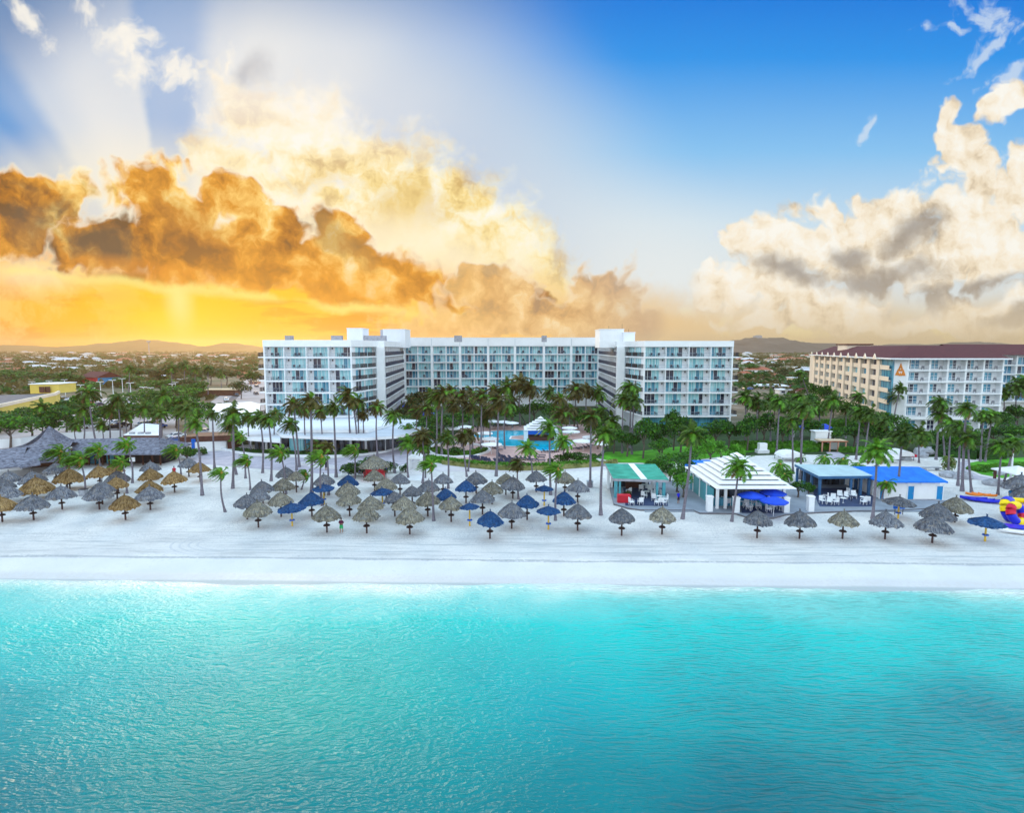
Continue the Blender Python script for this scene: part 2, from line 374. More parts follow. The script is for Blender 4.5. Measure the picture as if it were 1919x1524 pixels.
def glassmat(name, col, curtain, rough=.12, sc=4.0):
    m = bpy.data.materials.new(name); m.use_nodes = True; nt = m.node_tree; b = nt.nodes['Principled BSDF']
    ge = nt.nodes.new('ShaderNodeNewGeometry')
    v = vmap(nt, E(nt, ge.outputs['Position']), sc=(sc, sc, .12))
    n = noise(nt, v, 1.0, 3, .7)
    c = mixc(nt, n.sm(.38, .62), col, curtain)
    nt.links.new(c.so, b.inputs['Base Color']); b.inputs['Roughness'].default_value = rough
    b.inputs['Specular IOR Level'].default_value = .6
    MATS[name] = m
glassmat('glass_curtain', (.15, .50, .58, 1), (.52, .84, .88, 1), rough=.2)
glassmat('glass_dim', (.02, .20, .33, 1), (.12, .40, .54, 1), rough=.15)
glassmat('glass_blue', (.02, .16, .30, 1), (.10, .38, .52, 1), rough=.12, sc=1.5)
glassmat('glass_dark', (.008, .012, .04, 1), (.03, .04, .09, 1))
glassmat('glass_shop', (.01, .012, .02, 1), (.12, .15, .20, 1), sc=1.2)
def leafmat(name, c1, c2, sss=.0, obj_var=.2, vscale=.8):
    m = mat(name, c1, .55, .3, vscale, spec=.35, col2=c2, obj_var=obj_var)
    nt = m.node_tree; b = nt.nodes['Principled BSDF']; b.inputs['Roughness'].default_value = .5
    tr = nt.nodes.new('ShaderNodeBsdfTranslucent')
    nt.links.new(b.inputs['Base Color'].links[0].from_socket, tr.inputs[0])
    mx = nt.nodes.new('ShaderNodeMixShader'); mx.inputs[0].default_value = .3
    out = nt.nodes['Material Output']
    nt.links.new(b.outputs[0], mx.inputs[1]); nt.links.new(tr.outputs[0], mx.inputs[2]); nt.links.new(mx.outputs[0], out.inputs[0])
leafmat('palm_leaf', (.022, .072, .008), (.11, .21, .018, 1), vscale=1.6)
leafmat('palm_leaf_fresh', (.045, .19, .01), (.18, .42, .025, 1), vscale=1.6)
leafmat('palm_leaf_olive', (.035, .042, .008, 1), (.16, .14, .025, 1), vscale=1.6)
leafmat('palm_dead', (.16, .09, .03), (.34, .22, .09, 1))
leafmat('leaf_dark', (.008, .05, .012), (.04, .15, .018, 1))
leafmat('leaf_mid', (.03, .14, .008), (.11, .32, .018, 1))
leafmat('leaf_bright', (.05, .20, .01), (.14, .42, .03, 1))
leafmat('leaf_olive', (.05, .055, .015), (.14, .12, .035, 1))
leafmat('leaf_yellow', (.20, .24, .05), (.42, .40, .16, 1))
leafmat('leaf_red', (.22, .03, .03), (.12, .10, .03, 1))

# ---------- mesh builder ----------
class MB:
    def __init__(s): s.v = []; s.f = []; s.m = []
    def add(s, vs, fs, mi=0):
        o = len(s.v); s.v += [tuple(v) for v in vs]
        for f in fs: s.f.append(tuple(i + o for i in f)); s.m.append(mi)
    def box(s, x0, x1, y0, y1, z0, z1, mi=0, rz=0.0, c=(0, 0)):
        vs = [(x, y, z) for z in (z0, z1) for y in (y0, y1) for x in (x0, x1)]
        if rz:
            ca, sa = cos(rz), sin(rz)
            vs = [(c[0] + (x - c[0]) * ca - (y - c[1]) * sa, c[1] + (x - c[0]) * sa + (y - c[1]) * ca, z) for x, y, z in vs]
        s.add(vs, [(0, 2, 3, 1), (4, 5, 7, 6), (0, 1, 5, 4), (2, 6, 7, 3), (0, 4, 6, 2), (1, 3, 7, 5)], mi)
    def obox(s, P0, P1, nrm, d0, d1, z0, z1, mi=0):
        """box along the plan segment P0-P1, from offset d0 to d1 along the plan normal"""
        n = Vector((nrm[0], nrm[1])).normalized(); a = Vector(P0[:2]); b = Vector(P1[:2])
        q = [a + n * d0, b + n * d0, b + n * d1, a + n * d1]
        vs = [(p.x, p.y, z) for z in (z0, z1) for p in q]
        s.add(vs, [(0, 3, 2, 1), (4, 5, 6, 7), (0, 1, 5, 4), (1, 2, 6, 5), (2, 3, 7, 6), (3, 0, 4, 7)], mi)
    def quad(s, a, b, c, d, mi=0): s.add([a, b, c, d], [(0, 1, 2, 3)], mi)
    def prism(s, poly, z0, z1, mi=0, top_mi=None):
        n = len(poly); vs = [(p[0], p[1], z0) for p in poly] + [(p[0], p[1], z1) for p in poly]
        s.add(vs, [(i, (i + 1) % n, n + (i + 1) % n, n + i) for i in range(n)] + [tuple(range(n))[::-1]], mi)
        s.add(vs[n:], [tuple(range(n))], mi if top_mi is None else top_mi)
    def tube(s, pts, rad, n=7, mi=0, cap=True):
        rings = []
        for i, p in enumerate(pts):
            p = Vector(p)
            t = (Vector(pts[min(i + 1, len(pts) - 1)]) - Vector(pts[max(i - 1, 0)])).normalized()
            a = t.cross(Vector((0, 1, 0)) if abs(t.y) < .9 else Vector((1, 0, 0))).normalized(); b = t.cross(a)
            r = rad[i] if isinstance(rad, (list, tuple)) else rad
            rings.append([p + (a * cos(2 * pi * k / n) + b * sin(2 * pi * k / n)) * r for k in range(n)])
        vs = [v for rg in rings for v in rg]; fs = []
        for i in range(len(rings) - 1):
            for k in range(n):
                fs.append((i * n + k, i * n + (k + 1) % n, (i + 1) * n + (k + 1) % n, (i + 1) * n + k))
        if cap: fs += [tuple(range(n)), tuple(range((len(rings) - 1) * n, len(rings) * n))[::-1]]
        s.add(vs, fs, mi)
    def lathe(s, prof, n=16, c=(0, 0), mi=0, wob=None):
        vs = []
        for j, (r, z) in enumerate(prof):
            for k in range(n):
                a = 2 * pi * k / n; rr = r; zz = z
                if wob: rr, zz = wob(j, k, r, z)
                vs.append((c[0] + cos(a) * rr, c[1] + sin(a) * rr, zz))
        fs = []
        for j in range(len(prof) - 1):
            for k in range(n): fs.append((j * n + k, j * n + (k + 1) % n, (j + 1) * n + (k + 1) % n, (j + 1) * n + k))
        s.add(vs, fs, mi)
    def mesh(s, name, mats, smooth=False):
        me = bpy.data.meshes.new(name); me.from_pydata(s.v, [], s.f)
        for m in (mats if isinstance(mats, (list, tuple)) else [mats]): me.materials.append(M_(m) if isinstance(m, str) else m)
        me.polygons.foreach_set('material_index', s.m)
        if smooth: me.polygons.foreach_set('use_smooth', [True] * len(me.polygons))
        me.update(); return me
    def build(s, name, mats, parent=None, smooth=False):
        return obj(name, s.mesh(name, mats, smooth), parent)
def obj(name, me, parent=None, loc=None, rz=None, sc=None):
    o = bpy.data.objects.new(name, me); COL.objects.link(o)
    if loc is not None: o.location = loc
    if rz is not None: o.rotation_euler = (0, 0, rz)
    if sc is not None: o.scale = (sc, sc, sc) if not isinstance(sc, (tuple, list)) else sc
    if parent is not None: o.parent = parent
    return o
def tag(o, label=None, cat=None, group=None, kind=None):
    if label: o['label'] = label
    if cat: o['category'] = cat
    if group: o['group'] = group
    if kind: o['kind'] = kind
    return o
def empty(name, loc=(0, 0, 0), rz=0.0, sc=1.0, **k):
    o = bpy.data.objects.new(name, None); COL.objects.link(o); o.empty_display_size = .5
    o.location = loc; o.rotation_euler = (0, 0, rz); o.scale = (sc, sc, sc) if not isinstance(sc, tuple) else sc
    return tag(o, **k)
def copy_tree(o, parent=None):
    c = o.copy(); COL.objects.link(c)
    if parent is not None: c.parent = parent
    for ch in list(o.children): copy_tree(ch, c)
    return c
ORD = ['first', 'second', 'third', 'fourth', 'fifth', 'sixth', 'seventh', 'eighth', 'ninth', 'tenth', 'eleventh', 'twelfth', 'thirteenth', 'fourteenth', 'fifteenth', 'sixteenth', 'seventeenth', 'eighteenth', 'nineteenth', 'twentieth']
def ordn(i):
    if i < 20: return ORD[i]
    t = {2: 'twenty', 3: 'thirty', 4: 'forty', 5: 'fifty', 6: 'sixty', 7: 'seventy', 8: 'eighty', 9: 'ninety'}[(i + 1) // 10]
    return t + '-' + ORD[i % 10] if (i + 1) % 10 else {20: 'twentieth', 30: 'thirtieth', 40: 'fortieth', 50: 'fiftieth', 60: 'sixtieth', 70: 'seventieth'}[i + 1]
def pxof(v):
    """photograph column of a world point"""
    y = v.y * cP - (v.z - CAMH) * sP
    return 959.5 + v.x / y * FOC
# ---------- setting: water, sand, land ----------
rnd = random.Random(7)
def shoreY(x): return 52.15 - .024 * x + .35 * sin(x * .11 + 1) + .18 * sin(x * .31)
def make_beach():
    mb = MB(); xs = [-420 + i * 6 for i in range(141)]
    xs = [-420, -260, -160] + [-110 + i * 1.25 for i in range(177)] + [160, 260, 420]
    ds = [-60, -20, -6, -2.5, -1, -.4, 0, .5, 1, 1.6, 2.2, 3, 3.6, 4.1, 4.6, 5.1, 5.6, 6.2, 7, 8] + [9 + i * 1.2 for i in range(34)] + [52, 58, 66, 75, 84]
    def z(d):
        if d < 0: return -.62 + d * .06
        if d < 4.6: return -.62 + .50 * (d / 4.6)
        if d < 5.6: return -.12 + .12 * sin((d - 4.6) * pi / 2)
        return 0.0
    r = random.Random(3)
    vs = []
    for x in xs:
        for d in ds:
            zz = z(d)
            if 5.8 < d < 34: zz += (sin(x * 1.9 + d) * sin(d * 1.7 - x * .6) + sin(x * .7 - d * 2.3)) * .012 + r.uniform(-.02, .02)
            vs.append((x, (52.15 - .024 * x + .35 * sin(x * .11 + 1) + .22 * sin(x * .31) + .12 * sin(x * .83 + 2)) * (1 - max(0, min(1, d / 70))) + 52 * max(0, min(1, d / 70)) + d, zz))
    n = len(ds)
    fs = [(i * n + j, (i + 1) * n + j, (i + 1) * n + j + 1, i * n + j + 1) for i in range(len(xs) - 1) for j in range(n - 1)]
    mb.add(vs, fs)
    m = bpy.data.materials.new('sand'); m.use_nodes = True; nt = m.node_tree; b = nt.nodes['Principled BSDF']
    ge = nt.nodes.new('ShaderNodeNewGeometry'); P = E(nt, ge.outputs['Position']); px, py, pz = sep(nt, P)
    d = py + px * .024 - 52.15
    n1 = noise(nt, P, .16, 5, .6); n2_ = noise(nt, P, 2.6, 5, .7); n3 = noise(nt, vmap(nt, P, sc=(.10, 1.3, 1)), 1.2, 5, .65)
    c = mixc(nt, n1.sm(.3, .7), (.55, .55, .55, 1), (.78, .76, .73, 1))
    c = mixc(nt, (n2_ - .42).sm(0, .25) * .4, c, (.78, .77, .76, 1))
    c = mixc(nt, (n2_ - .54).sm(0, .12) * .6, c, (.38, .39, .41, 1))
    # raked and driven strip near the berm
    strip = d.sm(5.2, 6.4) * d.sm(20, 9)
    c = mixc(nt, (n3 - .5).sm(0, .10) * strip * .55, c, (.40, .41, .41, 1))
    c = mixc(nt, strip * n1.sm(.35, .65) * .35, c, (.50, .51, .52, 1))
    # tyre tracks: a looping pair plus long parallel ruts
    rr = vadd(nt, vmap(nt, P, loc=(-31.5, 62.5, 0), sc=(6.8, 3.9, 1), kind='TEXTURE'), None, 'LENGTH')
    ring = None
    for k in (1.0, .86, .72, .58):
        e = (rr - k).abs().sm(.030, .008); ring = e if ring is None else ring.max(e)
    c = mixc(nt, ring * px.sm(-30, -33) * (n2_ - .3).sm(0, .2) * .55, c, (.46, .48, .52, 1))
    rut = ((d + n1 * 1.2) * 2.6)._m('SINE').sm(.80, .98)
    c = mixc(nt, rut * d.sm(5.4, 6) * d.sm(14, 9) * (n3 - .38).sm(0, .2) * .65, c, (.40, .43, .45, 1))
    c = mixc(nt, (d - 5.15 + (n3 - .5) * 1.0).abs().sm(.34, .05) * (n2_ - .3).sm(0, .2) * .8, c, (.36, .38, .40, 1))
    fp = noise(nt, P, 5.5, 3, .6); area = d.sm(8, 12) * noise(nt, P, .30, 3, .6).sm(.38, .6)
    c = mixc(nt, (fp - .51).sm(0, .07) * area * .6, c, (.34, .35, .38, 1))
    weed = noise(nt, vmap(nt, P, sc=(.35, 2.2, 1)), 2.2, 5, .7)
    c = mixc(nt, (weed - .63).sm(0, .05) * (d - 5.3).abs().sm(1.0, .1) * .8, c, (.16, .15, .13, 1))
    c = mixc(nt, (weed - .645).sm(0, .03) * (d - 2.6).abs().sm(.9, .2) * px.sm(-10, 6) * .55, c, (.30, .32, .34, 1))
    wet = (d + (n3 - .5) * .8).sm(2.6, 1.4)
    smooth_strip = d.sm(5.0, 4.6)
    c = mixc(nt, smooth_strip * .7, c, (.60, .60, .62, 1))
    c = mixc(nt, wet * (n2_ - .25).sm(0, .4) * .7, c, (.56, .53, .49, 1))
    c = mixc(nt, (d - .25).sm(.5, 0) * .65, c, (.30, .36, .36, 1))
    nt.links.new(c.so, b.inputs['Base Color'])
    nt.links.new(wet.sm(0, 1, .9, .30, 'LINEAR').so, b.inputs['Roughness']); b.inputs['Specular IOR Level'].default_value = .35
    nb = noise(nt, P, 3.0, 6, .7)
    bn = nt.nodes.new('ShaderNodeBump'); bn.inputs['Distance'].default_value = .25
    nt.links.new((1.0 - smooth_strip).sm(0, 1, .03, .8).so, bn.inputs['Strength'])
    nt.links.new(nb.so, bn.inputs['Height']); nt.links.new(bn.outputs[0], b.inputs['Normal'])
    MATS['sand'] = m
    tag(mb.build('beach', 'sand', smooth=True), kind='structure', label='white sand beach sloping to the water')
make_beach()
def make_water():
    m = bpy.data.materials.new('sea_water'); m.use_nodes = True; nt = m.node_tree; b = nt.nodes['Principled BSDF']
    ge = nt.nodes.new('ShaderNodeNewGeometry'); P = E(nt, ge.outputs['Position']); px, py, pz = sep(nt, P)
    d = 52.15 - px * .024 - py               # metres out from the waterline
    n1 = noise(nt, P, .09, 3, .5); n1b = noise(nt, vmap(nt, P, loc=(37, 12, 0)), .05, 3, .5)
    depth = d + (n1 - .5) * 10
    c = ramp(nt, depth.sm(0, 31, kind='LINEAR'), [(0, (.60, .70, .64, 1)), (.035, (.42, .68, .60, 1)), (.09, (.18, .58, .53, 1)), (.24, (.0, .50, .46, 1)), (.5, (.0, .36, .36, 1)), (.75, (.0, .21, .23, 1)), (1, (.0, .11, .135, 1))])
    # deeper pockets on the bottom, with corner vignette darkening painted in
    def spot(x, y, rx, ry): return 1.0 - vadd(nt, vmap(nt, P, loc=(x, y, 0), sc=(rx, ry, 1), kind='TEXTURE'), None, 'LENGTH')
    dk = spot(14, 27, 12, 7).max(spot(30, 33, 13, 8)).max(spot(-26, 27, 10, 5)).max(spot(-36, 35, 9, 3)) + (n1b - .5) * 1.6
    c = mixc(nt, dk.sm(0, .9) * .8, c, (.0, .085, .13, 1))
    lt = spot(3, 34, 14, 7) + (n1 - .5) * 1.2
    c = mixc(nt, lt.sm(0, 1) * .45, c, (.0, .36, .42, 1))
    grn = spot(-14, 33, 26, 18) + (n1b - .5)
    c = mixc(nt, grn.sm(0, .8) * .6, c, (.0, .36, .27, 1))
    # ripples: short crossing wavelets that swing round from west to east
    warp = vmap(nt, vadd(nt, noise(nt, P, .07, 2, .5, color=True), (.5, .5, .5), 'SUBTRACT'), sc=(4, 4, 0))
    Q = vadd(nt, P, warp)
    def ridge(n): return 1.0 - (n - .5).abs() * 2.0
    wa = ridge(noise(nt, vmap(nt, Q, rot=(0, 0, R(-10)), sc=(.45, 1.15, 1)), 2.4, 2, .5))
    wb = ridge(noise(nt, vmap(nt, Q, rot=(0, 0, R(40)), sc=(.22, 1.15, 1)), 1.9, 2, .5))
    wc_ = noise(nt, Q, 2.4, 4, .6)
    side = (px + (n1 - .5) * 24).sm(-4, 14)
    h = wa * (1.0 - side) * .7 + wb * side * 1.6 + wc_ * (1.0 - side * .2) * .52
    bn = nt.nodes.new('ShaderNodeBump'); bn.inputs['Strength'].default_value = 1.0; bn.inputs['Distance'].default_value = .27
    nt.links.new(h.so, bn.inputs['Height']); nt.links.new(bn.outputs[0], b.inputs['Normal'])
    foam = (d + (n1 - .5) * 1.6 + (noise(nt, P, .6, 3, .6) - .5) * 1.2 - .45).abs().sm(.30, .05) * (wc_ - .42).sm(0, .2)
    c = mixc(nt, foam * .6, c, (.85, .88, .88, 1))
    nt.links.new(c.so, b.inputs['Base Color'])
    b.inputs['Roughness'].default_value = .07; b.inputs['IOR'].default_value = 1.33
    b.inputs['Specular IOR Level'].default_value = .36
    MATS['sea_water'] = m
    mb = MB()
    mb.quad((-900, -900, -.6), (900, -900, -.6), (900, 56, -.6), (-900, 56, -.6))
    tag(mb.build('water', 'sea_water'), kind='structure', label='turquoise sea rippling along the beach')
make_water()
# seabed / far sea floor is hidden; inland ground reaches the horizon
def make_ground():
    m = bpy.data.materials.new('inland_ground'); m.use_nodes = True; nt = m.node_tree; b = nt.nodes['Principled BSDF']
    ge = nt.nodes.new('ShaderNodeNewGeometry'); P = E(nt, ge.outputs['Position']); px, py, pz = sep(nt, P)
    n1 = noise(nt, P, .015, 8, .65); n2_ = noise(nt, P, .15, 6, .65)
    c = mixc(nt, n1.sm(.4, .6), (.055, .075, .03, 1), (.17, .12, .075, 1))
    c = mixc(nt, (n2_ - .52).sm(0, .12) * .7, c, (.30, .25, .20, 1))
    nt.links.new(c.so, b.inputs['Base Color']); b.inputs['Roughness'].default_value = .95
    MATS['inland_ground'] = m
    mb = MB()
    ys = [110, 130, 160, 200, 300, 600, 1200, 2500, 4500]
    xs = [-5100, -3000, -1000, -400, 0, 400, 1000, 3000, 5100]
    n = len(xs); vs = [(x, y, -.06) for y in ys for x in xs]
    mb.add(vs, [(j * n + i, j * n + i + 1, (j + 1) * n + i + 1, (j + 1) * n + i) for j in range(len(ys) - 1) for i in range(n - 1)])
    tag(mb.build('ground', 'inland_ground'), kind='structure', label='dry scrubland stretching to the hills')
make_ground()
def hills(name, label, pts, Y, depth, mname):
    """pts: (px, py) skyline as seen; built as a solid ridge of real depth at distance Y"""
    mb = MB(); r = random.Random(len(pts)); N = 6
    cols = []
    for i in range(len(pts) - 1):
        for k in range(6):
            t = k / 6; cols.append((pts[i][0] + (pts[i + 1][0] - pts[i][0]) * t, pts[i][1] + (pts[i + 1][1] - pts[i][1]) * (t * t * (3 - 2 * t))))
    cols.append(pts[-1])
    vs = []
    for (x, y) in cols:
        top = D(x, y, Y); hgt = max(top.z, 1) * (1 + r.uniform(-.03, .03))
        for j in range(2 * N + 1):
            u = (j - N) / N; f = cos(u * pi / 2) ** 1.6 * (1 + (r.uniform(-.12, .12) if j != N else 0))
            vs.append((top.x * (1 + u * depth / Y * .0), Y + u * depth, max(-2, hgt * f - (2 if abs(j - N) == N else 0))))
    n = 2 * N + 1
    mb.add(vs, [(i * n + j, i * n + j + 1, (i + 1) * n + j + 1, (i + 1) * n + j) for i in range(len(cols) - 1) for j in range(n - 1)])
    tag(mb.build(name, mname, smooth=True), kind='structure', label=label)
mat('hill_left', (.12, .08, .02), .95, .3, .01)
mat('hill_right', (.11, .085, .075), .95, .3, .012)
hills('hills', 'long low hill under the sunset glow', [(-60, 651), (0, 648), (28, 647), (60, 650), (120, 651), (175, 648), (215, 643), (255, 640), (275, 638), (300, 639.5), (335, 644), (350, 648), (400, 650), (430, 643.5), (450, 646), (480, 651), (560, 652)], 3600, 500, 'hill_left')
hills('hills', 'brown hills behind the right hotel', [(1100, 652), (1300, 648), (1350, 642), (1375, 638), (1408, 634), (1445, 633), (1470, 639), (1500, 643), (1540, 643), (1580, 646), (1640, 648), (1700, 645), (1740, 647), (1790, 642), (1835, 642), (1880, 648), (1960, 646), (2050, 650)], 2700, 450, 'hill_right')
# flat sheets
def sheet(name, label, poly, z, m, kind='structure'):
    mb = MB(); mb.add([(p[0], p[1], z) for p in poly], [tuple(range(len(poly)))])
    return tag(mb.build(name, m), kind=kind, label=label)
def pix(pts, z=0): return [(G(x, y, z).x, G(x, y, z).y) for x, y in pts]
mat('sand_back', (.66, .64, .62), .95, .10, 1.3, bump=.6, bscale=4, col2=(.78, .76, .74, 1), detail=8)
mat('paving_mauve', (.40, .38, .46), .85, .12, .5, col2=(.55, .50, .56, 1))
mat('paving_pale', (.62, .58, .60), .85, .12, .3)
mat('paving_pink', (.55, .36, .33), .85, .15, .5)
mat('paving_grey', (.25, .28, .33), .8, .15, .4)
mat('lawn', (.04, .24, .008), .9, .3, .35, bump=.5, bscale=4, col2=(.12, .46, .02, 1))
mat('pool_water', (.0, .46, .66), .08, .25, .5, spec=.5, bump=.15, bscale=2)
mat('road', (.17, .15, .16), .9, .15, .2)
mat('parking', (.42, .36, .36), .9, .15, .1)
mat('soil_green', (.03, .06, .02), .95, .4, .3)
sheet('lawn', 'dark planted ground around hotels', [(-75, 112), (-75, 128), (-58, 150), (-58, 158), (-42, 158), (-42, 212), (34, 212), (34, 150), (75, 150), (170, 250), (300, 250), (200, 112)], .006, 'soil_green')
sheet('sand_court', 'pale sand behind the beach huts', [(-120, 88), (-120, 112), (-60, 128), (-30, 122), (0, 112), (25, 112), (60, 116), (95, 112), (95, 88)], .016, 'sand_back')

def haze():
    m = bpy.data.materials.new('haze'); m.use_nodes = True; nt = m.node_tree; nt.nodes.clear()
    v = nt.nodes.new('ShaderNodeVolumePrincipled'); v.inputs['Color'].default_value = (1.0, .72, .42, 1); v.inputs['Density'].default_value = HAZE
    v.inputs['Anisotropy'].default_value = .7
    o = nt.nodes.new('ShaderNodeOutputMaterial'); nt.links.new(v.outputs[0], o.inputs['Volume']); MATS['haze'] = m
    mb = MB(); mb.box(-5200, 5200, -1000, 4600, -3.5, 78); tag(mb.build('haze', 'haze'), kind='stuff', label='thin warm evening haze over the land')
HAZE = 1.5e-4
haze()
# ---------- main hotel ----------
rh = random.Random(11)
def X(px, Y): return D(px, 720, Y).x
def pane_mats(k=(.72, .18)):
    r = rh.random(); return 1 if r < k[0] else (2 if r < k[0] + k[1] else 3)
GL = ['slab_white', 'glass_curtain', 'glass_dim', 'glass_dark']
GB = ['slab_white', 'glass_blue', 'glass_blue', 'glass_dark']
def window(par, P0, P1, n, off, z0, z1, npan=3, fr=.09, name='window', k=(.72, .18), mats=GL, transom=False):
    """glazed door set along P0-P1, its face at offset off along n (n points out)"""
    mb = MB(); a = Vector(P0); b = Vector(P1); L = (b - a).length; t = (b - a) / L
    w = L / npan; dark = rh.random() < .14
    for i in range(npan):
        p, q = a + t * (i * w), a + t * ((i + 1) * w)
        mi = 3 if dark and i < 2 else pane_mats(k)
        mb.obox(p + t * fr * .5, q - t * fr * .5, n, off + .02, off + .06, z0 + fr, z1 - fr, mi)
        mb.obox(p - t * fr * .5 if i else p, p + t * fr * .5, n, off + .0, off + .11, z0, z1, 0)
    mb.obox(b - t * fr * .5, b, n, off + .0, off + .11, z0, z1, 0)
    mb.obox(a, b, n, off + .001, off + .10, z1 - fr, z1 - .001, 0); mb.obox(a, b, n, off + .001, off + .10, z0 + .001, z0 + fr, 0)
    if transom: zz = z0 + (z1 - z0) * .55; mb.obox(a, b, n, off + .002, off + .105, zz, zz + .09, 0)
    return mb.build(name, mats, par)
def railing(par, P0, P1, n, off, z, m='rail_grey', bars=.32, h=1.05, bw=.035, name='railing'):
    mb = MB(); a = Vector(P0); b = Vector(P1); L = (b - a).length; t = (b - a) / L
    mb.obox(a, b, n, off - .03, off + .03, z + h - .06, z + h); mb.obox(a, b, n, off - .02, off + .02, z + .08, z + .12)
    k = max(2, int(L / bars))
    for i in range(k + 1):
        c = a + t * (L * i / k); mb.obox(c - t * bw / 2, c + t * bw / 2, n, off - .015, off + .015, z + .12, z + h - .06)
    return mb.build(name, m, par)
CHAIR = None
def chair_mesh():
    mb = MB()
    mb.box(-.27, .27, -.27, .27, .36, .42); mb.box(-.27, .27, .22, .28, .42, .92)
    for x in (-.25, .21):
        for y in (-.25, .22): mb.box(x, x + .04, y, y + .04, 0, .36)
        mb.box(x, x + .04, -.25, .22, .60, .64); mb.box(x, x + .04, -.25, -.21, .42, .60)
    return mb
chair_dark = chair_mesh().mesh('patio_chair', 'dark_navy'); chair_white = chair_mesh().mesh('patio_chair', 'chair_white')
def patio_chair(x, y, z, rz, label, group, me=None, sc=1.0):
    o = obj('patio_chair', me or chair_dark, None, (x, y, z), rz, sc); tag(o, label, 'chair', group); return o
SL = [19.7, 16.68, 13.66, 10.64, 7.60, 4.56]; TOPZ = 22.25
hotel = empty('hotel_building', (-4, 145, 0), label='long white beachfront hotel with two balconied wings and recessed middle', cat='hotel')
HC = Vector((-4, 145, 0))
def hp(o):
    """children were built in world coordinates: keep them there"""
    for ch in o.children: ch.location = ch.location - o.location
    return o
def slab(par, poly, z, th=.34, name='floor_slab', m='slab_white'):
    mb = MB(); mb.prism(poly, z - th, z); return mb.build(name, m, par)
wings = [dict(nm='left', b=[496, 533.5, 575, 616.5, 660], c=(710, 160), t=(722, 160), e=(757, 206), sg=1),
         dict(nm='right', b=[1372, 1331, 1290, 1247, 1206], c=(1167, 160), t=(1155, 160), e=(1122, 206), sg=-1)]
n0 = Vector((0, -1))
BACKY = 236
FL = ['top', 'second highest', 'third highest', 'fourth highest', 'fifth highest', 'sixth highest']
